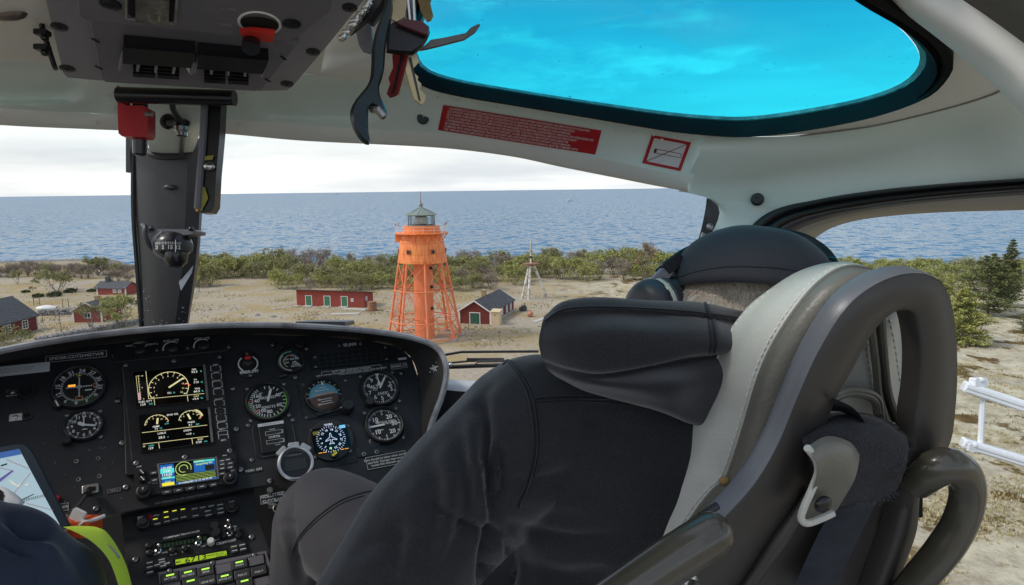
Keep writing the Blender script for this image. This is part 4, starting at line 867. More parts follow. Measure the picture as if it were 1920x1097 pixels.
# sill below the windshield, nose and floor
part('windshield_sill', MB().grid(sheet([[(x, y - 5, d + .012) for x, y, d in lo], [(x, y + 6, d - .02) for x, y, d in lo], [(x, y + 16, d - .03) for x, y, d in lo]], 60, 5)), mat('pale_sill_paint', (.46, .48, .50), .35, var=.08), cab, 60)
part('sill_trim', MB().grid(sheet([[(x, y + 15, d - .028) for x, y, d in lo], [(x, y + 70, d - .06) for x, y, d in lo], [(x, y + 600, d - .05) for x, y, d in lo]], 60, 6)), M_hood, cab, 60)
fl = MB(); fl.box(HP(.1, .3, -1.2), HX * 1.0, HF * 1.25, ZU * .02); part('floor', fl, mat('pale_bounce_floor', (.42, .42, .41), .7), cab)  # unseen floor, blocks light from below; paled to bounce light to the ceiling
sw = MB(); sw.box(HP(.98, .75, -.95), HX * .02, HF * .75, ZU * .26); part('door_panel', sw, M_beige, cab)
part('left_door_panel', MB().box(HP(-.95, .2, -.8), HX * .02, HF * 1.0, ZU * .4), M_beige, cab)
part('grab_bar', MB().tube(crom([P(-60, 20, .82), P(20, 26, .82), P(40, 16, .82), P(44, -10, .82)], 16), .0085, 10), mat('bronze_anodised_bar', (.16, .13, .115), .35, .6, var=.1), cab)
for y in (62, 90): part('cable_clip', MB().box(P(80, y, .86), CR * .008, CU * .0035, CF * .006, .0012).ball(P(84, y + 9, .86), [CR * .005, CU * .0045, CF * .005], 8, 6), M_rubber, cab)
part('edge_gasket', MB().tube(crom([P(66, -20, .84), P(76, 30, .85), P(80, 56, .86), P(86, 74, .87), P(100, 118, .88), P(104, 128, .89)], 24), .0035, 6), M_rubber, cab)
# rivets and screws
rv = []
for px in range(560, 1330, 37): rv.append((px, np.interp(px, [560, 700, 840, 960, 1050, 1150, 1240, 1330], [150, 168, 186, 207, 223, 241, 255, 267]), .0022))
for x, y in ((166, 152), (212, 176), (212, 201), (372, 206), (420, 207), (371, 234), (180, 230), (416, 235), (448, 238), (280, 233), (462, 174), (449, 236), (1241, 262), (1317, 272), (205, 178)): rv.append((x, y, .0026))
def onfront(px, py):
    best, bp_ = 1e9, None
    for row in FPG:
        for p, x, y in row:
            d = (x - px) ** 2 + (y - py) ** 2
            if d < best: best, bp_ = d, p
    return P(px, py, PX(bp_)[2] - .0015)
FPG = [[(p, *PX(p)[:2]) for p in row] for row in g]
for k, (x, y, r_) in enumerate(rv):
    p = onfront(x, y); part('rivet', MB().lathe(p + (p - EYE).normalized() * .002, (EYE - p), [(r_ * 1.2, 0), (r_, .0018), (r_ * .6, .003), (.0001, .0034)], 8), M_trimlip, cab)
for x, y, r_ in ((793, 222, .0105), (1420, 374, .011)):
    p = onfront(x, y) if x < 1300 else P(x, y, 1.148); nn = (EYE - p).normalized()
    part('trim_screw', MB().lathe(p, nn, [(r_, 0), (r_ * .95, .003), (r_ * .72, .0042), (r_ * .35, .0035), (r_ * .3, .0015), (.0001, .0015)], 16), M_teal, cab)
# placards on the header
from mathutils.bvhtree import BVHTree
_fv = [p for row in g for p in row]; _nc = len(g[0]); _ff = [(i * _nc + j, i * _nc + j + 1, (i + 1) * _nc + j + 1, (i + 1) * _nc + j) for i in range(len(g) - 1) for j in range(_nc - 1)]
_b = len(_fv); _fv += [p for row in g_h for p in row]; _ff += [(_b + i * 90 + j, _b + i * 90 + j + 1, _b + (i + 1) * 90 + j + 1, _b + (i + 1) * 90 + j) for i in range(len(g_h) - 1) for j in range(89)]; FT = BVHTree.FromPolygons(_fv, _ff)
class Label:
    """a sticker that follows the curved front panel: s, t run over its four corners (tl tr br bl)"""
    def __init__(s, c): s.c = c
    def at(s, u, v, w=0.0):
        c = s.c; x = (c[0][0] * (1 - u) + c[1][0] * u) * (1 - v) + (c[3][0] * (1 - u) + c[2][0] * u) * v; y = (c[0][1] * (1 - u) + c[1][1] * u) * (1 - v) + (c[3][1] * (1 - u) + c[2][1] * u) * v
        d = D(x, y).normalized(); h = FT.ray_cast(EYE, d)[0]; return (h or onfront(x, y)) - d * w
    def patch(s, mb, u0, v0, u1, v1, w, nx=14, ny=4): return mb.grid([[s.at(u0 + (u1 - u0) * i / nx, v0 + (v1 - v0) * j / ny, w) for i in range(nx + 1)] for j in range(ny + 1)])
    def stroke(s, mb, a, b, t, w, asp, n=8):
        dx, dy = (b[0] - a[0]) * asp, b[1] - a[1]; l = math.hypot(dx, dy); nx, ny = -dy / l * t / asp, dx / l * t
        return mb.grid([[s.at(a[0] + (b[0] - a[0]) * i / n + k * nx, a[1] + (b[1] - a[1]) * i / n + k * ny, w) for i in range(n + 1)] for k in (-.5, .5)])
LB = Label([(831, 197), (1128, 245), (1116, 290), (821, 244)])
WP = part('warning_placard', LB.patch(MB(), 0, 0, 1, 1, .0015, 24, 4), M_redl, cab, 180)
tx = MB(); TL = ["- LES REPERES ET PLAQUETTES INDICATRICES INSTALLES SUR CET HELICOPTERE CONTIENNENT LES LIMITATIONS D'UTILISATION", "QUI DOIVENT ETRE RESPECTEES LORS DE L'UTILISATION DE CE GIRAVION LES AUTRES LIMITATIONS D'UTILISATION", "QUI DOIVENT ETRE RESPECTEES LORS DE L'UTILISATION DE CE GIRAVION, SONT CONTENUES DANS LE MANUEL", 'DE VOL DU GIRAVION. LA SECTION "LIMITATIONS" DE NAVIGABILITE DU MANUEL D\'ENTRETIEN DU GIRAVION DOIT ETRE RESPECTEE', "- THE MARKINGS AND PLACARDS INSTALLED ON THIS HELICOPTER CONTAIN OPERATING LIMITATIONS WHICH MUST", "BE COMPLIED WITH WHEN OPERATING THIS ROTORCRAFT. OTHER OPERATING LIMITATIONS WHICH MUST BE", "COMPLIED WITH WHEN OPERATING THIS ROTORCRAFT ARE CONTAINED IN THE ROTORCRAFT FLIGHT MANUAL", 'THE "AIRWORTHINESS LIMITATIONS" SECTION OF THE ROTORCRAFT MAINTENANCE MANUAL MUST BE COMPLIED WITH']
full = max(max(p.x for p in glyphs(t, .012, 'LEFT')[0]) for t in TL)
for i, t in enumerate(TL):
    vs, fs = glyphs(t, .012, 'LEFT'); tx.add([LB.at(.035 + q.x / full * .93, (i + .82) / 8.5 - q.y * .118, .0028) for q in vs], fs)
part('lettering', tx, M_whitet, WP, None)
LB = Label([(1222, 253), (1296, 267), (1276, 321), (1204, 306)]); NS = part('no_smoking_placard', LB.patch(MB(), 0, 0, 1, 1, .0015, 8, 6), M_redl, cab, 180)
part('white_field', LB.patch(MB(), .085, .095, .915, .905, .0024, 8, 6), M_paper, NS, 180)
mk = MB(); LB.stroke(mk, (.085, .905), (.915, .095), .022, .0034, 1.35)
for a, b in (((.19, .44), (.88, .44)), ((.19, .57), (.88, .57)), ((.88, .44), (.88, .57)), ((.19, .44), (.19, .57))): LB.stroke(mk, a, b, .018, .0030, 1.35)
LB.patch(mk, .19, .44, .25, .57, .0032, 2, 2); part('cigarette_symbol', mk, mat('dark_red_print', (.10, .006, .008), .5), NS, None)

# ------------------------------------------------------------------ centre pillar
pil = thing('centre_post', 'black faceted windshield centre post behind the instrument panel', 'windshield post', P(305, 700, 1.5))
secs = []
for y, d, xs_ in ((284, 1.42, (248, 256, 292, 352, 378, 384)), (400, 1.445, (249, 262, 296, 348, 374, 379)), (500, 1.47, (256, 266, 298, 342, 366, 371)), (615, 1.50, (264, 272, 298, 328, 350, 353)), (700, 1.52, (270, 278, 298, 322, 344, 347))):
    secs.append([P(xs_[0], y, d + .03), P(xs_[1], y, d + .004), P(xs_[2], y, d - .014), P(xs_[3], y, d - .014), P(xs_[4], y, d + .004), P(xs_[5], y, d + .03)])
cols = [crom([s[i] for s in secs], 24) for i in range(6)]; gg = [[cols[i][j] for i in range(6)] for j in range(24)]
part('post_body', MB().grid(gg), M_pillar, pil, 25)
part('post_edge_seal', MB().tube(crom([P(250, 262, 1.43), P(250, 400, 1.46), P(257, 500, 1.48), P(267, 640, 1.52)], 20), .005, 6), M_rubber, pil)
top = [[(270, 180, 1.04), (300, 178, 1.04), (340, 178, 1.04), (382, 182, 1.04)], [(270, 230, 1.10), (300, 234, 1.10), (345, 234, 1.10), (380, 230, 1.10)], [(275, 258, 1.22), (300, 264, 1.22), (345, 264, 1.22), (372, 258, 1.22)], [(282, 288, 1.40), (305, 290, 1.40), (340, 290, 1.40), (360, 288, 1.40)]]
part('post_head', MB().grid(sheet(top, 16, 14)), M_trim, pil, 60)
part('post_arch', MB().tube(crom([P(248, 288, 1.395), P(262, 262, 1.39), P(272, 280, 1.385), P(292, 292, 1.38), P(320, 294, 1.38), P(350, 291, 1.38), P(366, 280, 1.385), P(374, 262, 1.39), P(380, 286, 1.395)], 40), .007, 8), M_rubber, pil)
part('post_wire', MB().tube(crom([P(322, 190, 1.02), P(326, 210, 1.04), P(338, 225, 1.06), P(344, 236, 1.07), P(342, 262, 1.2), P(340, 288, 1.37)], 24), .0045, 8), M_rubber, pil)
cp = PL(P(342, 233, 1.25), CR, CU); part('wire_clamp', MB().ball(P(341, 231, 1.065), [CR * .014, CU * .007, CF * .01], 12, 8).lathe(P(316, 229, 1.075), CF * -1, [(.012, 0), (.012, .004), (.006, .005), (.0001, .004)], 14).tube([P(316, 231, 1.073), P(340, 232, 1.067)], .006, 8), M_gloss, pil)
part('wire_bush', MB().lathe(P(341, 238, 1.066), CU * -1, [(.012, 0), (.012, .006), (.008, .009), (.008, .014)], 14), M_steel, pil)
fp = PL(P(320, 352, 1.42), CR, CU); part('post_button', MB().ball(fp.at(0, 0, .004), [CR * .014, CU * .006, CF * .004], 14, 8), M_gloss, pil)
for k_ in ((1192, 560),): pass
cpl = PL(P(345, 515, 1.47), CR + CF * .35, CU); part('correction_card', MB().prism([cpl.pt(x, y, .005) for x, y in ((362, 468), (336, 530), (340, 545), (360, 512), (366, 485))][::-1], cpl.n * .001), M_paper, pil)
part('yellow_tag', MB().box(P(371, 376, 1.40), CR * .0035, CU * .022, CF * .002), M_orangeL, pil)
sp = MB(); q_ = random.Random(4)
for i in range(60): sp.ball(P(q_.uniform(268, 350), q_.triangular(470, 612, 612), 1.482), [CR * q_.uniform(.0006, .0014), CU * q_.uniform(.0006, .0012), CF * .0008], 5, 4)
o = part('paint_chips', sp, M_paper, pil); o['kind'] = 'stuff'

# magnetic compass on the post
cmp_ = thing('magnetic_compass', 'black magnetic compass bracketed to the windshield centre post', 'compass', P(325, 500, 1.36)); dC = 1.37
pc = PL(P(323, 440, dC), CR, CU)
g0 = MB().prism([pc.pt(x, y) for x, y in ((276, 432), (284, 429), (362, 430), (368, 433), (366, 438), (345, 441), (310, 441), (280, 437))][::-1], CF * .045); part('bracket_plate', g0, M_console, cmp_)
part('compass_bowl', MB().ball(P(325, 460, dC + .01), [CR * .037, CU * .029, CF * .036], 24, 16), M_gloss, cmp_)
part('bowl_ring', MB().tube([P(325 + 36 * math.cos(a), 461 + 29 * math.sin(a), dC - .004) for a in np.linspace(rad(150), rad(-150) + 2 * math.pi, 3)], .001, 4) if 0 else MB().tube([P(325 - 36 * math.cos(a), 459 + 28 * math.sin(a), dC - .002) for a in np.linspace(-1.0, 1.15, 20)], [.003, .006, .006, .004], 8), M_console, cmp_)
pw = PL(P(327, 463, dC - .030), CR, CU)
part('compass_card', MB().lathe(P(327, 463, dC + .004), CU, [(.033, -.009), (.0345, 0), (.033, .009)], 30), M_black, cmp_)
ct = MB(); 
for t, a in (('21', -34), ('S', -8), ('15', 14), ('12', 36)):
    qa = rad(a); n_ = (CF * -math.cos(qa) + CR * math.sin(qa)); lp = PL(P(327, 466, dC + .004) + n_ * .0352, CR * math.cos(qa) + CF * math.sin(qa), CU); ct.text(lp, t, 0, 0, .0105, .0006, 0, .02)
for i in range(-9, 10):
    qa = rad(i * 5); n_ = (CF * -math.cos(qa) + CR * math.sin(qa)); lp = PL(P(327, 458, dC + .004) + n_ * .0352, CR * math.cos(qa) + CF * math.sin(qa), CU); ct.rect(lp, 0, 0, .0005, .002 if i % 2 else .003, .0006)
ct.rect(PL(P(329, 461, dC - .034), CR, CU), 0, 0, .0006, .012); part('card_numerals', ct, M_white, cmp_, None)
part('adjuster_cup', MB().lathe(P(331, 474, dC - .002), CU * -1 + CF * -.15, [(.022, 0), (.0215, .017), (.016, .024), (.013, .028), (.0001, .028)], 20), M_gloss, cmp_)
part('bracket_neck', MB().tube([P(325, 440, dC), P(325, 452, dC)], .013, 12), M_console, cmp_)
part('cable', MB().tube(crom([P(268, 422, dC + .02), P(272, 425, dC - .004), P(272, 440, dC - .01), P(280, 460, dC - .006), P(293, 472, dC), P(302, 478, dC + .01)], 20), .0048, 8), M_rubberg, cmp_)
for x in (284, 358): part('bracket_screw', MB().ball(P(x, 429, dC - .003), [CR * .0055, CU * .005, CF * .005], 10, 6), M_gloss, cmp_)

# ------------------------------------------------------------------ levers hanging by the post
red = thing('fuel_lever', 'red guarded black lever under the overhead console, left of the post', 'lever', P(248, 258, 1.0)); d_ = 1.0
part('guard', MB().prism([P(x, y, d_) for x, y in ((219, 160), (225, 162), (230, 194), (236, 197), (268, 198), (276, 202), (277, 210), (277, 252), (272, 257), (228, 255), (222, 250), (220, 200))][::-1], CF * .022), M_red, red, 30)
part('lever_grip', MB().tube([P(263, 185, d_ + .02), P(263, 288, d_ + .03)], .0105, 14).ball(P(263, 288, d_ + .03), [CR * .0105, CU * .004, CF * .0105], 12, 6), M_gloss, red)
part('pivot_bar', MB().tube([P(222, 178, .99), P(440, 184, .99)], .0115, 14), M_gloss, red)
part('pivot_pin', MB().tube([P(273, 214, .99), P(286, 214, .99)], .004, 8), M_steeld, red)
lv = thing('brake_lever', 'black lever with a yellow worn end hanging right of the post', 'lever', P(390, 400, 1.02)); la = PL(P(393, 300, 1.02), CR, CU)
part('arm', MB().prism([la.pt(x, y) for x, y in ((383, 190), (415, 190), (412, 250), (405, 330), (402, 388), (395, 399), (378, 400), (370, 394), (371, 372), (374, 350), (380, 260))][::-1], CF * .02), M_gloss, lv, 30)
part('grip_edge', MB().tube(crom([la.pt(385, 200, .003), la.pt(382, 262, .003), la.pt(375, 352, .003), la.pt(372, 392, .003)], 16), .0055, 8), M_console, lv)
part('worn_tape', MB().prism([la.pt(x, y, .002) for x, y in ((375, 348), (386, 352), (392, 372), (380, 396), (371, 392), (372, 370))][::-1], la.n * .0015).prism([la.pt(x, y, .002) for x, y in ((382, 294), (402, 292), (400, 300), (383, 302))][::-1], la.n * .0015), M_yellow, lv, 30)
part('chrome_catch', MB().ball(la.pt(394, 313, .004), [CR * .009, CU * .007, CF * .006], 12, 8), M_steel, lv)
part('window_stay', MB().box(P(242, 288, 1.3), CR * .004, CU * .036, CF * .004), M_rubber, cab)
# ------------------------------------------------------------------ instrument panel
_py = rad(26); _hx = V((math.cos(_py), math.sin(_py), 0)); _hf = V((-math.sin(_py), math.cos(_py), 0))
PAN = PL(P(502, 752, 1.31), _hx, ZU * math.cos(rad(43)) + _hf * math.sin(rad(43)))
def hp(px, py): x, y = PAN.hit(px, py); return x, y
def depth(px, py, pl=None): return PX((pl or PAN).pt(px, py))[2]
ipan = thing('instrument_panel', 'black instrument panel of round gauges and screens under a curved glareshield', 'instrument panel', PAN.pt(300, 960))
M_face = mat('gauge_face_black', (.006, .006, .0065), .5, var=.15, vs=40)
M_bez = mat('black_gauge_bezel', (.016, .016, .018), .36, var=.2, vs=40, rvar=.08)
M_lens = glass('gauge_lens', (.96, .97, .97), .02, .0)
M_screen = mat('dark_screen_glass', (.003, .003, .0035), .12, var=.1)
E_y = emis('pale_yellow_pixels', (.95, .85, .45), .6); E_w = emis('white_pixels', (.92, .93, .85), .65); E_g = emis('green_pixels', (.35, .9, .12), .75); E_c = emis('cyan_pixels', (.12, .80, .72), .7)
E_r = emis('red_pixels', (.95, .07, .04), .8); E_m = emis('pink_pixels', (.62, .28, .50), .7); E_b = emis('blue_pixels', (.02, .16, .55), .55); E_o = emis('amber_pixels', (1, .40, .05), .9); E_lb = emis('light_blue_pixels', (.20, .55, .85), .75); E_gl = emis('lit_green_bar', (.50, .95, .10), .95); E_lcd = emis('green_lcd', (.42, .62, .03), .55)
M_green2 = mat('green_arc_paint', (.18, .62, .08), .5, var=.05); M_yell2 = mat('yellow_paint_mark', (.75, .68, .05), .5, var=.05); M_redm = mat('red_paint_mark', (.65, .06, .05), .5, var=.05); M_orm = mat('orange_paint_mark', (.85, .25, .04), .5, var=.05)
M_skyb = mat('horizon_sky_blue', (.12, .33, .42), .5, var=.05); M_earth = mat('horizon_earth_brown', (.085, .042, .032), .5, var=.08)
M_cream2 = mat('cream_arc_paint', (.55, .50, .36), .5, var=.05); M_btn = mat('grey_rubber_button', (.035, .035, .038), .55, var=.15, vs=40); M_hole = mat('print_and_hole_shade', (.001, .001, .001), .9)  # M_hole: flat near-black for print and for the shade inside holes and slots
EDGE = [(-330, 792), (-180, 740), (-80, 706), (0, 682), (150, 652), (300, 634), (450, 627), (600, 630), (690, 638), (745, 650), (772, 672), (785, 712), (791, 790), (792, 870), (790, 930)]
RIMP = [(-360, 790, .10), (-200, 732, .10), (-90, 686, .10), (0, 658, .10), (150, 632, .10), (300, 616, .10), (450, 609, .10), (600, 613, .10), (720, 624, .10), (786, 637, .10), (822, 655, .10), (837, 692, .10), (830, 738, .09), (808, 800, .08), (796, 870, .06), (792, 930, .05)]
edge = [PAN.pt(x, y) for x, y in EDGE]; plate = edge + [PAN.pt(x, y) for x, y in ((700, 930), (505, 908), (470, 914), (222, 962), (100, 985), (-330, 1080))]
part('panel_plate', MB().prism(plate, PAN.n * -.012), M_black, ipan, 30)
ed = crom([p - PAN.n * .001 for p in edge], 90); rim = crom([P(x, y, depth(x, y) - k) for x, y, k in RIMP], 90)
hg = [ed, [a.lerp(b, .45) - PAN.n * .004 for a, b in zip(ed, rim)], [a.lerp(b, .97) for a, b in zip(ed, rim)]]
cpan = sum(ed, V()) / 90
def outw(p): q = p - cpan; q -= PAN.n * q.dot(PAN.n); return q.normalized()
def back(k):
    o = []
    for p in rim:
        q = p - EYE; h = V((q.x, q.y, 0)); o.append(p + h.normalized() * k - ZU * (k * (-q.z / h.length + .16)) - outw(p) * (k * .06))
    return o
top = [back(.03), back(.12), back(.26)]
gs = part('glareshield', MB().grid(hg), M_hood, ipan, 50)
part('glareshield_top', MB().grid([rim] + top), M_hood, gs, 50)
part('rim_edge', MB().tube(rim, .0060, 8), mat('worn_lit_grey_edge', (.26, .26, .27), .4, var=.5, vs=22, rvar=.15), gs)  # worn rim, its colour also paled for the light on its top
pw_ = MB().mat(M_paper); q_ = random.Random(8); hpl = PL(P(815, 690, depth(815, 690) - .062), CR + CF * -.3, CU)
for i in range(26): pw_.disc(hpl, *[a + b for a, b in zip(hpl.hit(815 + q_.gauss(0, 4), 690 + q_.gauss(0, 6)), (0, 0))], q_.uniform(.0006, .002), .004, 6)
o = part('paint_scuff', pw_, M_grey, gs, None); o['kind'] = 'stuff'
K_ = .00100
def lsc(px, py):
    a, b = hp(px - 5, py), hp(px + 5, py); c, d = hp(px, py - 5), hp(px, py + 5); return math.dist(a, b) / 10
def setk(px, py, f=1.0): TK[0] = lsc(px, py) / .00100 * f
def scr(pl, pts, r=.0042, parent=None, name='screw'):
    for x, y in pts: part(name, MB().mat(M_bez).lathe(pl.at(x, y), pl.n, [(r * 1.35, 0), (r * 1.3, .0008), (r, .001)], 12, a0=pl.u).mat(M_steeld).screw(pl, x, y, r, .0006), M_steeld, parent)
def gauge(name, px, py, r, label=None, flange=True, depth_=.012):
    setk(px, py); pl = PAN.sub(*hp(px, py)); R = r * lsc(px, py); b = MB()
    b.lathe(pl.o, pl.n, [(R * 1.10, 0), (R * 1.09, .004), (R * 1.04, .009), (R * .98, .010), (R * .93, .008), (R * .92, .003)], 48, a0=pl.u)
    g_ = part(name, b, M_bez, ipan, 35, label); part('dial', MB().disc(pl, 0, 0, R * .95, .0028, 40), M_face, g_, None)
    if flange: scr(pl, [(sx * R * .88, sy * R * .88) for sx in (-1, 1) for sy in (-1, 1) if not (sx == -1 and sy == -1 and flange == 2)], .0036, g_)
    return pl, R * .93, g_
def marks(g_, mb, m_=None, name='dial_markings'): return part(name, mb, m_ or M_white, g_, None)
def needle(g_, pl, a, l, t, w=.006, tail=.15, m_=None, taper=True, name='needle'):
    s, c = math.sin(rad(a)), math.cos(rad(a)); f = lambda x, y: pl.at(x * c + y * s, -x * s + y * c, w)
    n_ = MB().prism([f(-t * .5, -l * tail), f(t * .5, -l * tail), f(t * .55, l * .82), f(0, l), f(-t * .55, l * .82)], pl.n * .0007); return part(name, n_, m_ or M_white, g_, None)
Z1 = .0034
def numerals(mb, pl, items, r, size):
    for t, a in items: mb.text(pl, t, r * math.sin(rad(a)), r * math.cos(rad(a)), size, Z1, 0, .02)
# left: bearing indicator and clock
pl, R, g_ = gauge('bearing_gauge', 149, 727, 49, flange=False); m1 = MB()
for i in range(72): m1.tick(pl, 0, 0, R * (.70 if i % 2 else .66), R * .76, i * 5, .0007 if i % 2 else .0010, Z1)
for i, t in enumerate(('24', '27', '30', '33', '0', '3', '6', '9', '12', '15', '18', '21')):
    a = 8 + i * 30; m1.text(pl, t, R * .86 * math.sin(rad(a)), R * .86 * math.cos(rad(a)), .0125, Z1, -rad(a), .015)
m1.rect(pl, 0, 0, R * .53, .0005, Z1); m1.rect(pl, 0, 0, .0005, R * .53, Z1); m1.arc(pl, 0, 0, R * .09, .0008, 0, 360, Z1)
for i in range(-5, 6):
    if i: m1.rect(pl, i * R * .1, 0, .0004, .0016, Z1); m1.rect(pl, 0, i * R * .1, .0016, .0004, Z1)
m1.rect(pl, R * .38, -R * .22, R * .14, .0012, Z1); marks(g_, m1)
m2 = MB().mat(M_yell2); m2.poly([pl.at(x, y, Z1 + .0003) for x, y in ((-.004, R * .58), (.004, R * .58), (0, R * .68))]); m2.mat(M_orm).frame(pl, 0, -R * .60, R * .13, .003, .0010, Z1); m2.frame(pl, R * .66, 0, .003, R * .09, .0010, Z1); m2.mat(E_o).rect(pl, -R * .30, R * .10, R * .15, .0022, Z1)
m2.mat(mat('painted_green_reflection', (.03, .06, .02), .4)).poly([pl.at(R * .94 * math.sin(rad(a)), R * .94 * math.cos(rad(a)), .003) for a in np.linspace(118, 215, 14)]); marks(g_, m2, M_orm, 'flags_and_reflection')  # green reflection of the window is painted on the dial beside the flags
kn = PAN.sub(*hp(109, 762)); part('course_knob', MB().knob(kn, 0, 0, .0085, .012).mat(M_white).rect(kn.rot(.4), 0, 0, .0012, .006, .0121), M_bez, g_)
pl, R, g_ = gauge('clock', 158, 799, 35, flange=2); m1 = MB()
for i in range(60): m1.tick(pl, 0, 0, R * .84, R * (.99 if i % 5 else 1.0), i * 6, .0006 if i % 5 else .0026, Z1)
for i in range(1, 12): m1.text(pl, str(i), R * .68 * math.sin(rad(i * 30)), R * .68 * math.cos(rad(i * 30)), .0098, Z1, 0, .025)
m1.text(pl, '12', 0, R * .68, .0095, Z1, 0, .02); m1.rect(pl, .001, -R * .3, R * .16, .0006, Z1); m1.rect(pl, .001, -R * .26, R * .07, .0005, Z1); marks(g_, m1)
needle(g_, pl, 103, R * .72, .0032, .0050); needle(g_, pl, 304, R * .42, .0055, .0046, .1, name='hour_needle'); needle(g_, pl, 0, R * .70, .0016, .0054, .1, name='second_needle')
kn = pl.sub(-R * .95, -R * .98); part('setting_knob', MB().knob(kn, 0, 0, .0085, .012), M_bez, g_)
# top light panel
setk(322, 653)
pl = PAN.sub(*hp(322, 653)); b = MB().rbox(pl, 0, 0, .098, .021, .004, .006, bev=.0012); lp = part('lighting_panel', b, M_bez, ipan, 40)
m1 = MB(); x, y = [q - w for q, w in zip(hp(236, 649), hp(322, 653))]
for t, px, py, s in (('DAY', 243, 651, .0062), ('NIGHT 1', 263, 645, .0058), ('NIGHT 2', 285, 648, .0058), ('INST. LITE', 321, 641, .0066), ('SYST. LITE', 379, 637, .0066)):
    hx, hy = pl.hit(px, py); m1.text(pl, t, hx, hy, s, .0046, 0, .02)
for px, py in ((318, 656), (375, 651)): hx, hy = pl.hit(px + 5, py); m1.arc(pl, hx, hy, .0155, .0022, -100, 40, .0046)
for a, b_ in (((251, 652), (257, 655)), ((263, 649), (263, 653)), ((276, 650), (271, 653))): (x0, y0), (x1, y1) = pl.hit(*a), pl.hit(*b_); m1.line(pl, x0, y0, x1, y1, .0012, .0046)
part('lettering', m1, M_whitet, lp, None)
for px, py, r_ in ((263, 662, .011), (324, 658, .0115), (383, 653, .0115)): part('dimmer_knob', MB().knob(pl.sub(*pl.hit(px, py)), 0, 0, r_, .012, .004), M_bez, lp)
scr(PL(pl.at(0, 0, .004), pl.u, pl.v), [pl.hit(295, 659), pl.hit(352, 655)], .0034, lp)
setk(320, 770, .84)
# engine display: authored in the coordinates of a detail crop
def zc(x0, y0, s): return lambda a, b, pl_=PAN: pl_.hit(x0 + a * s, y0 + b * s)
zE = zc(230, 620, .228)
def zrect(mb, z, c, w, pl=PAN): return mb.poly([pl.at(*z(*q), w) for q in c])
def zline(mb, z, a, b, t, w, pl=PAN): t *= .78; (x0, y0), (x1, y1) = z(*a), z(*b); return mb.line(pl, x0, y0, x1, y1, t, w)
def ztext(mb, z, s, x, y, size, w, pl=PAN, bold=.02, align='CENTER', rot=0, sx=1.0): hx, hy = z(x, y); return mb.text(pl, s, hx, hy, size, w, rot, bold, align, sx)
xa, ya = zE(0, 268); xb, yb = zE(905, 1075); VE = PAN.sub((xa + xb) / 2 + .000, (ya + yb) / 2)
ve = part('engine_display', MB().rbox(VE, 0, 0, abs(xb - xa) / 2 * 1.0, abs(ya - yb) / 2 * .97, .010, .004, bev=.0015), M_bez, ipan, 40, 'dark twin screen engine display unit with a column of outlined keys')
S1 = [(92, 362), (662, 312), (690, 600), (116, 655)]; S2 = [(134, 722), (700, 662), (728, 942), (164, 1018)]
for S, nm in ((S1, 'upper_screen'), (S2, 'lower_screen')):
    fr = MB(); pts = [PAN.at(*zE(*q), .0102) for q in S]; cc = sum(pts, V()) / 4; o_ = [cc + (p - cc) * 1.035 for p in pts]
    fr.mat(M_bez).grid([[p for p in o_], [p + PAN.n * .003 for p in o_], [p + PAN.n * .003 for p in pts], pts], cu=True)
    fr.mat(mat('screen_edge_metal', (.16, .155, .15), .35, var=.3, vs=60)).poly([PAN.at(*zE(*q), .0136) for q in ((S[1][0], S[1][1] - 2), (S[1][0] + 19, S[1][1] - 4), (S[2][0] + 20, S[2][1] - 2), (S[2][0], S[2][1] + 2))]); fr.mat(M_screen).poly(pts[::-1]); part(nm, fr, M_screen, ve, None)
wv = .0112; ys = MB(); wsb = MB(); cs = MB(); rs = MB(); ms = MB()
for a, b in (((195, 358), (218, 584)), ((218, 584), (672, 540)), ((262, 585), (268, 636)), ((533, 555), (540, 604)), ((163, 862), (697, 798)), ((170, 955), (705, 890)), ((300, 945), (307, 990)), ((571, 908), (578, 955))): zline(ys, zE, a, b, .0011, wv)
def zarc(mb, z, cx, cy, rx, a0, a1, t, w, n=24, pl=PAN):
    hx, hy = z(cx, cy); e_ = z(cx + rx, cy); r_ = e_[0] - hx; mb.arc(pl, hx, hy, r_, t, a0, a1, w, n); return hx, hy, r_
hx, hy, r_ = zarc(ys, zE, 382, 492, 163, -122, 122, .0012, wv, 40)
for i in range(13):
    a = -122 + 244 * i / 12; ys.tick(PAN, hx, hy, r_ * .86, r_, a, .0012, wv)
    if i in (0, 1, 2, 3, 4, 5, 6, 7, 8, 11, 12): ys.text(PAN, str(i), hx + r_ * .73 * math.sin(rad(a)), hy + r_ * .73 * math.cos(rad(a)), .0062, wv, 0, .015)
a = 57; ys.tick(PAN, hx, hy, 0, r_ * .93, a, .0030, wv + .0002)
rs.tick(PAN, hx, hy, r_ * .8, r_ * 1.02, 84, .0016, wv); rs.disc(PAN, hx + r_ * 1.06 * math.sin(rad(90)), hy, .0016, wv, 8)
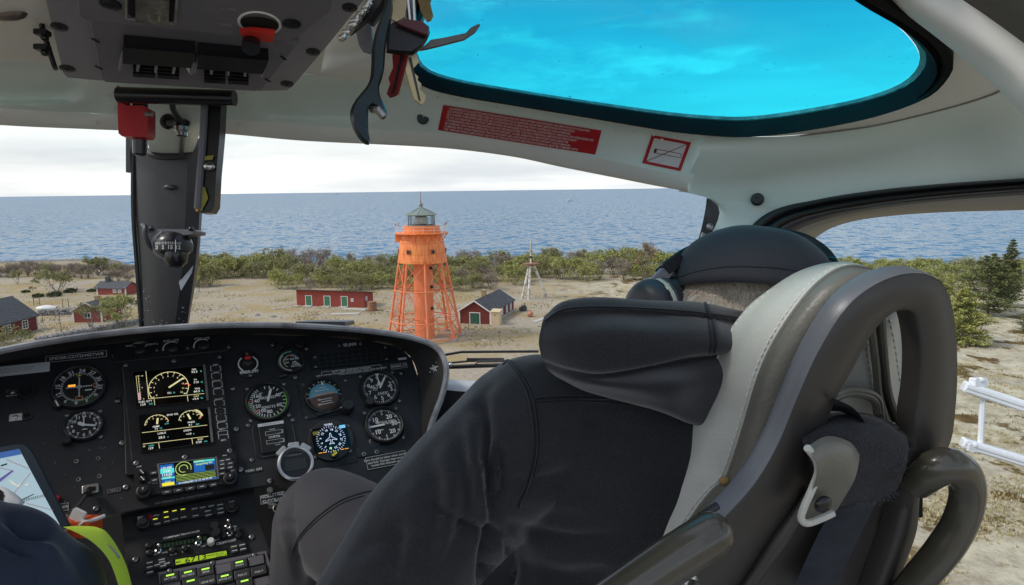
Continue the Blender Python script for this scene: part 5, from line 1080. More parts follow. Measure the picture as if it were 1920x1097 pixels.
for t, x, y, s in (('NG', 588, 343, .0062), ('93.3', 592, 363, .0078), ('T4', 598, 428, .0060), ('710', 606, 449, .0078), ('TRQ', 615, 500, .0060), ('84.5', 612, 523, .0078), ('OAT', 608, 563, .0058), ('+9.4', 600, 585, .0074), ('FLI', 388, 536, .0068), ('10', 497, 459, .0058), ('FUEL QTY', 192, 606, .0062), ('124', 170, 632, .0076), ('10', 163, 397, .005), ('5', 165, 493, .005), ('0', 178, 585, .005),
    ('ENG OIL', 414, 712, .0064), ('TEMP', 278, 812, .0062), ('71', 282, 832, .007), ('PRESS', 566, 775, .0060), ('4.1', 560, 797, .0068), ('U/BUS', 325, 866, .0064), ('28.2', 325, 900, .0076), ('I/GEN', 535, 842, .0064), ('+10', 545, 872, .0072), ('END', 640, 914, .0058), ('0:50', 628, 938, .0072), ('FF', 182, 975, .0056), ('159', 235, 990, .0072), ('0', 203, 780, .005), ('5', 255, 748, .005), ('10', 322, 750, .005), ('0', 482, 762, .005), ('2', 505, 728, .005), ('6', 583, 708, .005), ('8', 615, 715, .005), ('10', 634, 742, .005)): ztext(wsb if s > .0058 else ys, zE, t, x, y, s * 1.06, wv, bold=.008)
for t, x, y, s in (('%', 645, 358, .006), ('\u00b0C', 650, 447, .006), ('%', 658, 519, .006), ('%', 426, 533, .006), ('x10', 520, 540, .0056), ('kG', 236, 625, .0062), ('\u00b0C', 652, 578, .006), ('x10', 366, 787, .0056), ('\u00b0C', 316, 826, .006), ('bar', 618, 790, .006), ('v', 376, 895, .006), ('a', 586, 868, .006), ('kG/h', 240, 967, .0056), ('mn', 684, 930, .0056)): ztext(cs, zE, t, x, y, s, wv, bold=.004)
for a, b in (((115, 398), (136, 596)), ((132, 396), (152, 592)), ((115, 398), (145, 395))): zline(ys, zE, a, b, .0008, wv)
for i in range(9): zline(ys, zE, (134 + 2.2 * i, 400 + 22 * i), (143 + 2.2 * i, 399 + 22 * i), .0006, wv)
zrect(ms, zE, [(132, 536), (150, 534), (156, 594), (138, 597)], wv)
for cx, cy, r0, tx_, ty_ in ((285, 795, 98, 292, 742), (558, 755, 92, 536, 708)):
    hx, hy, r_ = zarc(ys, zE, cx, cy, r0, -86, 80, .0010, wv, 20)
    for i in range(9): ys.tick(PAN, hx, hy, r_ * .86, r_, -80 + 160 * i / 8, .0009, wv)
    rs.tick(PAN, hx, hy, r_ * .84, r_ * 1.05, 62 if cx < 400 else 82, .0016, wv); zline(ys, zE, (cx + 2, cy - 4), (tx_, ty_), .0040, wv + .0002)
m_ = MB().mat(E_y).grid([[PAN.at(*q, wv + .0001) for q in row] for row in (lambda h0: [[(h0[0] + k * math.sin(rad(a)), h0[1] + k * math.cos(rad(a))) for a in np.linspace(20, 78, 8)] for k in (.0195, .0222)])(zE(558, 755))])
part('amber_arc', m_, E_o, ve, None); part('scale_lines', ys, E_y, ve, None); part('figures', wsb, E_w, ve, None); part('units', cs, E_c, ve, None); part('red_limits', rs, E_r, ve, None); part('fuel_bar', ms, E_m, ve, None)
kb = MB()
for t, x, y in (('OFF1', 765, 305), ('OFF2', 770, 368), ('SCROLL', 776, 434), ('RESET', 783, 496), ('SELECT', 792, 585), ('-', 800, 650), ('-', 806, 706), ('ENTER', 812, 770), ('BRT+', 820, 830), ('BRT-', 832, 920)): ztext(kb, zE, t, x, y, .0062, .0104, bold=.02)
for x, y in ((765, 332), (772, 393), (779, 464), (787, 524), (795, 612), (803, 680), (811, 738), (819, 800)):
    for s in (-1, 1): zline(kb, zE, (x + s * 40 - 2, y - 18), (x + s * 40 + 2, y + 20), .0009, .0104); zline(kb, zE, (x + s * 40 + 2, y + 20), (x + s * 28 + 2, y + 21 + s * -1), .0009, .0104); zline(kb, zE, (x + s * 40 - 2, y - 18), (x + s * 28 - 2, y - 17 - s), .0009, .0104)
for a, b in (((783, 850), (860, 840)), ((790, 880), (866, 872)), ((783, 850), (792, 912)), ((860, 840), (870, 904))): zline(kb, zE, a, b, .0009, .0104)
part('key_legend', kb, M_whitet, ve, None)
zl = MB()
for a, b in (((690, 280), (760, 968)), ((760, 968), (905, 948)), ((905, 948), (830, 205))): zline(zl, zE, a, b, .0007, .0103)
part('key_column_outline', zl, M_bez, ve, None)
VT = PL(PAN.at(0, 0, .010), PAN.u, PAN.v); scr(VT, [VT.hit(230 + x * .228, 620 + y * .228) for x, y in ((25, 284), (422, 249), (797, 216), (112, 1092), (510, 1043), (880, 990))], .0044, ve)
sl = MB()
for a, b in (((2, 300), (80, 1090)),): zline(sl, zE, a, b, .0010, .0104)
part('worn_edge', sl, mat('worn_bare_edge', (.12, .105, .09), .5, var=.4, vs=40), ve, None)
# emergency switch
setk(465, 684)
pl = PAN.sub(*hp(465, 684)); es = part('emergency_switch', MB().rbox(pl, 0, 0, .021, .029, .004, .0175, bev=.001), M_bez, ipan, 40)
m1 = MB().arc(pl, 0, 0, .0175, .0024, 35, 150, .0043); m1.arc(pl, 0, 0, .0175, .0024, 215, 325, .0043); m1.text(pl, 'EMER.SW', 0, -.0185, .0085, .0044, 0, .03); part('lettering', m1, M_white, es, None)
part('switch_knob', MB().knob(pl, 0, 0, .011, .012, .004).mat(M_red).ball(pl.at(.000, .004, .020), [pl.u * .0068, pl.v * .0052, pl.n * .005], 14, 8), M_bez, es); scr(PL(pl.at(0, 0, .004), pl.u, pl.v), [(0, .0235), (.001, -.0265)], .0034, es)
part('guard_wire', MB().tube(crom([pl.at(-.001, .023, .006), pl.at(-.006, .015, .013), pl.at(-.007, .004, .016)], 10), .0008, 5), M_brass, es)
# rotor tachometer
pl, R, g_ = gauge('rotor_gauge', 545, 679, 25, flange=False); m1 = MB()
m1.mat(M_cream2).arc(pl, 0, 0, R * .86, R * .12, -178, -40, Z1); m1.mat(mat('pale_green_arc_paint', (.22, .55, .38), .5)).arc(pl, 0, 0, R * .93, R * .09, -120, 10, Z1 + .0002); m1.mat(M_cream2).arc(pl, 0, 0, R * .58, R * .07, -150, 15, Z1); m1.mat(M_redm).rect(pl, R * .02, R * .58, .0012, .0028, Z1 + .0003)
m1.mat(M_white)
for t, x, y in (('300', -.32, .22), ('400', .12, .2), ('450', .52, .2), ('200', -.34, -.1), ('NR', .3, -.1), ('TURB', .34, -.3), ('ROTOR', .36, -.5)): m1.text(pl, t, R * x, R * y, .0056, Z1, 0, .02)
for a in range(15, 75, 12): m1.tick(pl, 0, 0, R * .5, R * .7, a, .0012, Z1)
marks(g_, m1); m2 = MB().mat(mat('dark_blue_arc', (.012, .03, .055), .3)).arc(pl, 0, 0, R * .78, R * .22, -30, 55, Z1 - .0002); marks(g_, m2, None, 'blue_arc')  # dark blue arc over part of the dial
for px, py in ((526, 653), (562, 651)): part('panel_knob', MB().knob(PAN.sub(*hp(px, py)), 0, 0, .0085, .013), M_bez, ipan)
for px, py in ((527, 708), (535, 706)): part('toggle_stub', MB().ball(PAN.at(*hp(px, py), .004), [PAN.u * .006, PAN.v * .004, PAN.n * .005], 10, 6), M_bez, ipan)
# airspeed
pl, R, g_ = gauge('airspeed_gauge', 502, 754, 40); m1 = MB(); ANG = {0: -4, 20: 15, 40: 62, 60: 120, 80: 178, 100: 216, 120: 248, 140: 278, 160: 315, 170: 333}
for t, a in (('40', 62), ('60', 118), ('80', 178), ('100', 214), ('120', 250), ('140', 279), ('160', 308)): m1.text(pl, t, R * .62 * math.sin(rad(a)), R * .62 * math.cos(rad(a)), .0105, Z1, 0, .025)
for a in (-4, 12, 28, 42, 62, 77, 92, 106, 120, 135, 150, 164, 178, 188, 198, 207, 216, 224, 232, 240, 248, 256, 264, 271, 279, 287, 295, 303, 311, 319, 327): m1.tick(pl, 0, 0, R * .76, R * .92, a, .0017, Z1)
m1.text(pl, 'AIRSPEED', 0, R * .22, .0078, Z1, 0, .02); m1.text(pl, 'KNOTS', 0, -R * .34, .0078, Z1, 0, .02); m1.text(pl, 'IAS', -R * .30, R * .52, .005, Z1); marks(g_, m1)
m2 = MB().mat(M_green2).arc(pl, 0, 0, R * .955, R * .05, 62, 280, Z1, 48); m2.mat(M_redm).tick(pl, 0, 0, R * .74, R * .98, 279, .0018, Z1 + .0003); m2.mat(mat('pink_limit_mark', (.75, .25, .22), .5)).tick(pl, 0, 0, R * .70, R * .98, 232, .0030, Z1 + .0003); marks(g_, m2, M_green2, 'speed_arcs')
needle(g_, pl, 19, R * .78, .0042, .0052, .03)
# attitude
setk(607, 744); pl = PAN.sub(*hp(607, 744)); R = 34 * lsc(607, 744)
oc = [(-.045, .036), (-.036, .045), (.036, .045), (.045, .036), (.045, -.034), (.036, -.043), (-.036, -.043), (-.045, -.034)]
g_ = part('attitude_gauge', MB().prism([pl.at(x, y) for x, y in oc], pl.n * .0022).lathe(pl.o, pl.n, [(R * 1.08, .002), (R * 1.06, .008), (R * 1.0, .009), (R * .96, .004)], 44, a0=pl.u), M_bez, ipan, 35)
part('dial', MB().disc(pl, 0, 0, R, .0032, 40), M_face, g_, None); rb = R * .84; a0 = 4
ob = PL(pl.at(0, 0, 0), pl.u * math.cos(rad(a0)) + pl.v * math.sin(rad(a0)), pl.v * math.cos(rad(a0)) - pl.u * math.sin(rad(a0)))
bl = MB().mat(M_skyb).grid([[ob.at(k * rb * math.cos(t), k * rb * math.sin(t) - .001, .0034 + .006 * math.sqrt(max(0, 1 - k * k))) for t in np.linspace(0, math.pi, 20)] for k in (0.01, .3, .6, .85, 1)]); bl.mat(M_earth).grid([[ob.at(k * rb * math.cos(t), k * rb * math.sin(t) - .001, .0034 + .006 * math.sqrt(max(0, 1 - k * k))) for t in np.linspace(-math.pi, 0, 20)] for k in (0.01, .3, .6, .85, 1)]); part('horizon_ball', bl, M_skyb, g_, 180)
m1 = MB(); zb_ = .0108
for y, w_ in ((.010, .010), (.016, .007), (-.010, .012), (-.015, .010), (-.020, .012)): m1.rect(ob, .001, y, w_, .0005, zb_ - .001)
for t, x, y in (('10', -.013, -.010), ('20', -.014, -.020), ('10', -.013, .010)): m1.text(ob, t, x, y, .0058, zb_)
for a in (-75, -50, -30, -10, 0, 10, 30, 50, 75, 92, -92): m1.tick(pl, 0, 0, R * .86, R * .97, a, .0016, .0042)
m1.poly([pl.at(x, y, .0105) for x, y in ((-.0028, R * .62), (.0028, R * .62), (0, R * .84))]); marks(g_, m1)
m2 = MB().rect(ob, -.011, 0, .007, .0010, zb_ + .0012); m2.rect(ob, .012, 0, .007, .0010, zb_ + .0012); m2.rect(ob, .0005, 0, .0015, .0016, zb_ + .0012); marks(g_, m2, M_orm, 'aircraft_symbol')
kn = PAN.sub(*hp(651, 769)); part('caging_knob', MB().knob(kn, 0, 0, .0125, .022, .003).mat(M_white).rect(kn.rot(.3), -.010, .006, .004, .0006, .0125), M_bez, g_); part('caging_plate', MB().rbox(PAN.sub(*hp(615, 774)).rot(.12), 0, 0, .022, .0038, .005, .002, .002, .001).mat(M_white).text(PAN.sub(*hp(615, 774)).rot(.12), 'PULL', 0, 0, .005, .0074), M_bez, g_); scr(PAN, [hp(568, 722), hp(647, 713), hp(575, 783)], .0036, g_)
# altimeter
pl, R, g_ = gauge('altimeter', 712, 729, 35, flange=2); m1 = MB()
for i in range(50): m1.tick(pl, 0, 0, R * (.86 if i % 5 else .80), R * .95, i * 7.2, .0009 if i % 5 else .0018, Z1)
for t, a in (('0', -2), ('2', 73), ('3', 105), ('4', 145), ('5', 180), ('6', 215), ('7', 250), ('8', 290), ('9', 325)): m1.text(pl, t, R * .66 * math.sin(rad(a)), R * .66 * math.cos(rad(a)), .0112, Z1, 0, .02)
m1.text(pl, 'ALT', -R * .30, R * .12, .0095, Z1, 0, .03); m1.rect(pl, -R * .30, -R * .02, R * .16, .0005, Z1); m1.rect(pl, -R * .30, -R * .10, R * .13, .0004, Z1); m1.rect(pl, R * .6, R * .08, R * .12, .0006, Z1); m1.rect(pl, R * .6, R * .01, R * .12, .0006, Z1)
for i in range(6): m1.line(pl, -R * .22 + i * .0036, -R * .44, -R * .12 + i * .0036, -R * .26, .0013, Z1)
marks(g_, m1); needle(g_, pl, 33, R * .82, .0036, .0054, .05); n_ = MB().prism([pl.at(x, y, .0048) for x, y in ((-.0015, .004), (-.0042, R * .25), (-.0012, R * .45), (-.0010, R * .78), (-.0048, R * .92), (.0048, R * .92), (.0010, R * .78), (.0012, R * .45), (.0042, R * .25), (.0015, .004))][::-1], pl.n * .0006); part('thousand_needle', n_, M_white, g_, None)
kn = pl.sub(-R * .80, -R * .86); part('baro_knob', MB().knob(kn, 0, 0, .010, .016), M_bez, g_)
# vertical speed
pl, R, g_ = gauge('vertical_speed_gauge', 720, 798, 35, flange=2); m1 = MB()
for i in range(60): m1.tick(pl, 0, 0, R * (.86 if i % 5 else .80), R * .96, i * 6, .0009 if i % 5 else .0018, Z1)
for t, a in (('10', -50), ('20', 40), ('30', 90), ('20', 140), ('10', 230)): m1.text(pl, t, R * .60 * math.sin(rad(a)), R * .60 * math.cos(rad(a)), .0118, Z1, 0, .025)
m1.text(pl, '0', -R * .80, 0, .009, Z1, 0, .02); m1.text(pl, '5', 0, R * .70, .0075, Z1); m1.text(pl, '5', 0, -R * .70, .0075, Z1); m1.text(pl, 'VERTICAL SPEED', .004, R * .18, .0052, Z1); m1.text(pl, '100 FT PER MIN', .004, R * .06, .0044, Z1); m1.text(pl, 'DOWN', -R * .34, -R * .28, .0044, Z1); m1.text(pl, 'UP', -R * .36, R * .22, .0044, Z1); marks(g_, m1)
needle(g_, pl, 268, R * .88, .0032, .0050, .02); part('blank_knob', MB().knob(pl.sub(-R * .72, -R * .92), 0, 0, .0125, .003).mat(M_hole).disc(pl.sub(-R * .72, -R * .92), 0, 0, .0035, .0033, 12), M_bez, g_)
# electronic direction display
setk(620, 826); pl = PAN.sub(*hp(620, 826)); R = 37 * lsc(620, 826)
g_ = part('direction_display', MB().lathe(pl.o, pl.n, [(R * 1.15, 0), (R * 1.14, .005), (R * 1.02, .0065), (.0001, .0065)], 44, a0=pl.u), M_bez, ipan, 35)
b = .034; part('screen', MB().poly([pl.at(x, y, .0068) for x, y in ((-b, b * .6), (-b * .86, b * .78), (b * .86, b * .78), (b, b * .6), (b, -b * .6), (b * .86, -b * .78), (-b * .86, -b * .78), (-b, -b * .6))][::-1]), M_screen, g_, None); m1 = MB(); zz = .0074
for i in range(36): m1.tick(pl, 0, 0, .0245 if i % 3 else .0225, .0275, i * 10, .0009, zz)
for i, t in enumerate(('18', '21', '24', '27', '30', '33', 'N', '3', '6', '9', '12', '15')): a = 12 + i * 30; m1.text(pl, t, .0190 * math.sin(rad(a)), .0190 * math.cos(rad(a)), .0060, zz, -rad(a), .02)
pln = [(0, .0125), (.0014, .009), (.0016, .004), (.0105, -.002), (.0105, -.0035), (.0016, -.001), (.0013, -.0065), (.0042, -.0095), (.0042, -.0105), (0, -.009)]; pln = pln + [(-x, y) for x, y in pln[::-1][1:-1]]
for i in range(len(pln)): (x0, y0), (x1, y1) = pln[i], pln[(i + 1) % len(pln)]; m1.line(pl, x0, y0, x1, y1, .0010, zz)
m1.text(pl, 'WXBA', 0, .030, .0055, zz, 0, .02); marks(g_, m1, emis('pale_blue_pixels', (.62, .72, .95), .75), 'compass_rose')
m2 = MB().mat(E_lb).rect(pl, .025, .0215, .0058, .0032, zz); m2.mat(mat('dim_yellow_flag', (.25, .22, .04), .5)).rect(pl, -.0255, .0165, .0058, .0036, zz); m2.mat(E_o)
for x in (-.024, -.016, .017, .025): m2.rect(pl, x, -.0245, .0034, .0006, zz)
m2.mat(E_g).rect(pl, -.004, -.018, .0016, .0018, zz); m2.mat(M_redm).rect(pl, .0006, .024, .0008, .003, zz); marks(g_, m2, None, 'status_flags')
kn = PAN.sub(*hp(626, 856)); part('mode_knob', MB().knob(kn, 0, 0, .0075, .010, .002).mat(M_yell2).rect(kn.rot(.5), 0, 0, .0055, .0018, .0123).rect(kn.rot(.5), .003, .004, .003, .0012, .0123), M_bez, g_); scr(PAN, [hp(585, 808), hp(652, 799), hp(592, 857), hp(656, 846)], .0036, g_)
# hour meter
setk(514, 822)
pl = PAN.sub(*hp(514, 822)); hm = part('hour_meter', MB().rbox(pl, 0, 0, .036, .034, .003, .010, bev=.0008).rbox(pl, -.003, -.002, .022, .026, .004, .001, .003, .001), M_bez, ipan, 40)
m1 = MB().mat(M_paper).rect(pl, -.0030, .0265, .023, .0030, .0085); m1.mat(M_grey).text(pl, 'T-180.0 Flight pilot use', -.003, .0265, .0036, .0088); m1.mat(M_whitet)
m1.text(pl, 'CURTIS', 0, 0, .0064, .0074, 0, .03)
for y in (.009, -.009): m1.frame(pl, 0, y, .0145, .0034, .0005, .0073); m1.line(pl, .006, y - .0032, .016, y - .0032, .0010, .0073); m1.line(pl, .016, y - .0032, .016, y + .0032, .0010, .0073)
m1.text(pl, 'HOURS', -.002, .0155, .0034, .0074); m1.text(pl, 'TOTAL', .004, -.0165, .0034, .0074); part('lettering', m1, M_whitet, hm, None)
tr_ = MB().line(pl, -.028, -.034, .028, -.034, .0006, .0032); tr_.line(pl, .028, -.034, .036, -.026, .0006, .0032); tr_.line(pl, .036, -.026, .036, .020, .0006, .0032); part('worn_edge', tr_, mat('bare_tan_edge', (.20, .17, .13), .5), hm, None); scr(PAN, [hp(465, 798), hp(549, 788), hp(472, 863), hp(556, 848)], .0036, hm)
# caution light panel
zG = zc(0, 0, 1.0); CP = [(581, 667), (727, 651), (731, 679), (586, 694)]; q4 = [PAN.at(*hp(*c)) for c in CP]; cpn = part('caution_panel', MB().prism(q4[::-1], PAN.n * .005), M_bez, ipan, 40); gl_ = MB()
def bil(c, s, t): return tuple((c[0][i] * (1 - s) + c[1][i] * s) * (1 - t) + (c[3][i] * (1 - s) + c[2][i] * s) * t for i in (0, 1))
gw = MB()
for r_ in range(3):
    for c_ in range(9):
        s0, t0 = .105 + c_ * .088, .06 + r_ * .30; gw.mat(M_face).poly([PAN.at(*hp(*bil(CP, s, t)), .0056) for s, t in ((s0, t0 + .25), (s0 + .074, t0 + .25), (s0 + .074, t0), (s0, t0))])
part('lamp_window', gw, mat('dark_lamp_windows', (.020, .020, .026), .25, var=.3, vs=50), cpn, None)['kind'] = 'stuff'
gl2 = MB()
for r_ in range(4): gl2.line(PAN, *hp(*bil(CP, .10, .045 + r_ * .30)), *hp(*bil(CP, .89, .045 + r_ * .30)), .0007, .0062)
for c_ in range(10): gl2.line(PAN, *hp(*bil(CP, .098 + c_ * .088, .04)), *hp(*bil(CP, .098 + c_ * .088, .95)), .0007, .0062)
part('lamp_grid', gl2, mat('grid_grey', (.055, .055, .065), .5), cpn, None)
CT = PL(PAN.at(0, 0, .005), PAN.u, PAN.v); scr(CT, [hp(590, 672), hp(722, 654), hp(591, 690), hp(724, 675)], .0036, cpn)
# placards on the panel
def plate_text(name, px, py, hw, hh, lines, size, m_=M_black, tm=M_whitet, frame=True, rot=0.0):
    setk(px, py); pl = PAN.sub(*hp(px, py)).rot(rot); o_ = part(name, MB().rbox(pl, 0, 0, hw, hh, .0012, .001), m_, ipan, 40); t_ = MB(); n = len(lines)
    if frame: t_.frame(pl, 0, 0, hw - .0010, hh - .0010, .0006, .0015)
    for i, s in enumerate(lines): t_.text(pl, s, 0, (n - 1 - 2 * i) * size * .52, size, .0016, 0, .015)
    part('lettering', t_, tm, o_, None); return o_
plate_text('name_placard', 144, 669, .048, .0075, ['SPIDER:CD72H45TW8'], .0105)
plate_text('battery_placard', 660, 696, .062, .0068, ['BATT TEMP WARNING DISABLED', 'HELICOPTER EQUIPPED WITH SEALED LEAD ACID BATTERY'], .0050)
plate_text('seat_belt_placard', 725, 863, .040, .013, ['Care should be taken when stowing', 'seat belt. Damage may occur if', 'buckle falls between seats'], .0058)
plate_text('light_placard', 748, 687, .018, .0065, ['WARN. LT'], .0062)
plate_text('correction_table', 22, 695, .056, .0098, ['FOR   N  30  60  E  120  150  S  210  240', 'STEER  359 030 061 090 121 150 179'], .0050, M_paper, M_grey, False)
plate_text('registration_placard', 656, 647, .012, .0045, ['SE-JNX'], .0085, M_black, M_white, False); plate_text('source_placard', 476, 882, .014, .004, ['VOR1 GPS'], .0070, M_black, M_whitet, False); plate_text('small_placard', 214, 920, .010, .004, ['TRIP 2'], .0055, M_black, M_grey)
plate_text('gps_note', 345, 935, .045, .004, ['GPS OPERABLE IN VFR CONDITIONS ONLY'], .0055, M_black, M_grey, False); plate_text('reset_placard', 511, 934, .021, .0085, ['NOLLSTÄLL', 'KLOCKAN'], .0082); plate_text('door_placard', 116, 952, .010, .007, ['DOOR'], .008)
sq = PAN.sub(*hp(750, 666)); part('warning_lamp', MB().rbox(sq, 0, 0, .010, .012, .006, .001, bev=.001).mat(M_paper).rect(sq, .001, -.0125, .009, .0026, .0062), M_bez, ipan)
part('lower_plate', MB().rbox(PAN.sub(*hp(692, 846)), 0, 0, .024, .010, .002, .004, bev=.0006), M_bez, ipan); part('vent_strip', MB().rbox(PAN.sub(*hp(640, 866)), 0, 0, .030, .006, .001, .001), M_face, ipan)
for px, py in ((213, 667), (221, 752), (229, 831), (236, 914), (180, 954), (428, 651), (436, 729), (443, 805), (451, 881), (506, 902), (636, 648), (676, 645), (574, 654), (511, 647), (682, 852), (706, 848), (752, 700), (598, 712), (553, 708)): part('panel_screw', MB().mat(M_bez).lathe(PAN.at(*hp(px, py)), PAN.n, [(.0062, 0), (.006, .0012), (.0045, .0014)], 12, a0=PAN.u).mat(M_steeld).screw(PAN, *hp(px, py), .0045, .0008), M_steeld, ipan)
for px, py in ((24, 736), (30, 783)): part('cover_plate', MB().rbox(PAN.sub(*hp(px, py)), 0, 0, .010, .0072, .002, .003, bev=.0008).screw(PAN.sub(*hp(px, py)), 0, 0, .004, .002), M_steel, ipan)
for px, py, r_ in ((50, 735, .0085), (51, 780, .005)): part('empty_hole', MB().mat(M_bez).lathe(PAN.at(*hp(px, py)), PAN.n, [(r_ * 1.8, 0), (r_ * 1.7, .002), (r_, .002)], 20, a0=PAN.u).mat(M_hole).disc(PAN, *hp(px, py), r_ * 1.02, .0006), M_hole, ipan)
for px, py in ((143, 865), (184, 860), (147, 899), (186, 893)): part('rivnut', MB().mat(M_steeld).lathe(PAN.at(*hp(px, py)), PAN.n, [(.0038, 0), (.0036, .001), (.0018, .0008)], 10, a0=PAN.u).mat(M_hole).disc(PAN, *hp(px, py), .0019, .0009, 8), M_steeld, ipan)
q_ = random.Random(6); sp = MB()
for i in range(34): sp.disc(PAN, *hp(q_.uniform(60, 230), q_.uniform(800, 950)), q_.uniform(.0004, .0009), .0005, 6)
o = part('paint_chips', sp, M_grey, ipan, None); o['kind'] = 'stuff'
# satellite navigator
setk(350, 895, .95)
zN = zc(220, 840, .23426); gps = part('navigator', MB().prism([PAN.at(*zN(*q)) for q in ((130, 175), (945, 52), (965, 290), (160, 412))][::-1], PAN.n * .012), M_bez, ipan, 35, 'navigation radio with a bright colour map screen')
SQ = [(338, 158), (784, 104), (800, 268), (362, 335)]; part('screen', MB().poly([PAN.at(*zN(*q), .0124) for q in SQ][::-1]), M_screen, gps, None)
bz = MB(); pts = [PAN.at(*zN(*q), .0122) for q in SQ]; cc = sum(pts, V()) / 4; o_ = [cc + (p - cc) * 1.07 for p in pts]; bz.grid([o_, [p + PAN.n * .003 for p in o_], [p + PAN.n * .003 for p in pts], pts], cu=True); part('screen_bezel', bz, M_console, gps, None)
w = .0128; m1 = MB().mat(E_b); zrect(m1, zN, [(342, 162), (452, 148), (466, 300), (364, 318)][::-1], w); zrect(m1, zN, [(610, 128), (780, 108), (788, 196), (618, 220)][::-1], w); zrect(m1, zN, [(470, 300), (795, 252), (797, 268), (472, 316)][::-1], w)
m1.mat(E_c); zrect(m1, zN, [(346, 195), (456, 182), (460, 218), (350, 232)][::-1], w + .0002); zrect(m1, zN, [(356, 262), (464, 250), (465, 262), (358, 276)][::-1], w + .0002); zrect(m1, zN, [(612, 128), (778, 108), (779, 122), (613, 142)][::-1], w + .0002)
m1.mat(mat('dark_map_grey', (.03, .028, .024), .3)); zrect(m1, zN, [(458, 160), (604, 140), (614, 220), (466, 240)][::-1], w); zrect(m1, zN, [(702, 160), (776, 150), (780, 192), (706, 204)][::-1], w + .0003); m1.mat(emis('yellow_pixels', (.9, .75, .05), .8)); zrect(m1, zN, [(360, 306), (458, 292), (462, 318), (364, 330)][::-1], w + .0002); part('screen_blocks', m1, E_b, gps, None)
m2 = MB()
for t, x, y, s in (('125.450', 396, 184, .0066), ('114.65', 402, 238, .0074), ('119.80', 398, 210, .0052)): ztext(m2, zN, t, x, y, s, w + .0005, bold=.03)
ztext(m2, zN, '0123456789 12 15 18 24 30', 628, 284, .0052, w + .0005, sx=1.1); part('figures', m2, E_w, gps, None); m3 = MB()
for x, y, r0 in ((532, 188, 62), (532, 188, 34)): zarc(m3, zN, x, y, r0, -200, 110, .0009, w + .0005)
for i in range(5): zline(m3, zN, (470 + i * 1, 246 + i * 11), (784 + i * 2, 205 + i * 11), .0006, w + .0004)
ztext(m3, zN, 'Acquiring Sat', 695, 146, .0062, w + .0005); ztext(m3, zN, '113.90', 404, 258, .0056, w + .0005); ztext(m3, zN, 'Com', 408, 292, .0052, w + .0005); ztext(m3, zN, 'STATUS', 655, 130, .005, w + .0006); part('green_figures', m3, emis('yellow_green_pixels', (.60, .85, .2), .75), gps, None)
NT = PL(PAN.at(0, 0, .012), PAN.u, PAN.v)
for x, y, r_, h_ in ((212, 356, .0125, .016), (902, 252, .0125, .016)): kn = NT.sub(*NT.hit(220 + x * .23426, 840 + y * .23426)); part('tuning_knob', MB().knob(kn, 0, 0, r_, h_ * .5).knob(kn, 0, 0, r_ * .66, h_, .002).mat(M_white).text(kn, 'II', 0, 0, .007, h_ + .0024), M_bez, gps)
for x, y in ((200, 205), (205, 258)): kn = NT.sub(*NT.hit(220 + x * .23426, 840 + y * .23426)); part('volume_knob', MB().knob(kn, 0, 0, .0058, .009).mat(M_white).rect(kn.rot(.6), 0, 0, .0007, .0045, .0092), M_bez, gps)
for x, y in ((292, 204), (298, 262), (838, 108), (885, 98), (840, 136), (905, 127), (840, 168), (905, 160), (840, 210), (398, 356), (490, 342), (586, 326), (678, 312), (770, 298)): kn = NT.sub(*NT.hit(220 + x * .23426, 840 + y * .23426)); part('key', MB().rbox(kn, 0, 0, .0058 if y < 300 else .0075, .0036, .003, .0012, bev=.0008).mat(M_white).rect(kn, 0, 0, .003, .0006, .0033), M_btn, gps)
nl = MB()
for t, x, y, s in (('COM', 178, 172, .004), ('C/V', 262, 300, .0044), ('VLOC', 305, 303, .004), ('RNG', 860, 82, .004), ('CRSR', 922, 200, .004), ('GPS', 922, 205, .0044)): ztext(nl, zN, t, x, y, s, .0125)
part('lettering', nl, M_whitet, gps, None)
TK[0] = .9
# clock reset buttons and usb socket
for px, py in ((506, 922), (508, 947)): part('push_button', MB().knob(PAN.sub(*hp(px, py)), 0, 0, .0062, .010), M_steeld, ipan)
part('reset_stem', MB().tube([PAN.at(*hp(509, 947), .004), PAN.at(*hp(519, 956), .02)], .0030, 8).tube([PAN.at(*hp(519 + 8 * math.cos(t), 962 + 7 * math.sin(t)), .022) for t in np.linspace(0, 6.0, 14)], .0012, 5), M_steeld, ipan)
us = PAN.sub(*hp(170, 918)); part('usb_socket', MB().rbox(us, 0, 0, .012, .008, .004, .003, bev=.001).mat(M_hole).rect(us, .001, -.001, .007, .0036, .0043), M_steel, ipan)
part('red_button', MB().knob(PAN.sub(*hp(108, 936)), 0, 0, .005, .008), M_red, ipan)
# stopwatch clipped below the gauges
st = PL(PAN.pt(551, 884, .035), PAN.u, PAN.v + PAN.n * .15); sw_ = thing('stopwatch', 'silver rimmed digital stopwatch fixed at the lower edge of the instrument panel', 'stopwatch', st.at(0, -.035)); Rr = .0335
part('case', MB().lathe(st.o, st.n, [(Rr * .9, -.016), (Rr * 1.0, -.010), (Rr * 1.0, .002), (Rr * .94, .006)], 40, a0=st.u, cap0=True), M_bez, sw_)
part('rim', MB().lathe(st.o, st.n, [(Rr * .95, .004), (Rr * .93, .008), (Rr * .84, .0095), (Rr * .78, .0085), (Rr * .76, .005)], 44, a0=st.u), mat('satin_silver', (.50, .51, .53), .3, .85, var=.1, vs=30), sw_); part('face', MB().disc(st, 0, 0, Rr * .78, .0052, 36), M_gloss, sw_, None)
part('display', MB().rbox(st, 0, -.002, .0185, .0105, .001, .004, .0056), mat('dim_lcd', (.022, .026, .024), .2), sw_); t_ = MB().text(st, 'STOPWATCH', 0, .0145, .0048, .0066); t_.arc(st, 0, 0, Rr * .70, .0008, -50, 50, .0066); part('lettering', t_, M_grey, sw_, None)
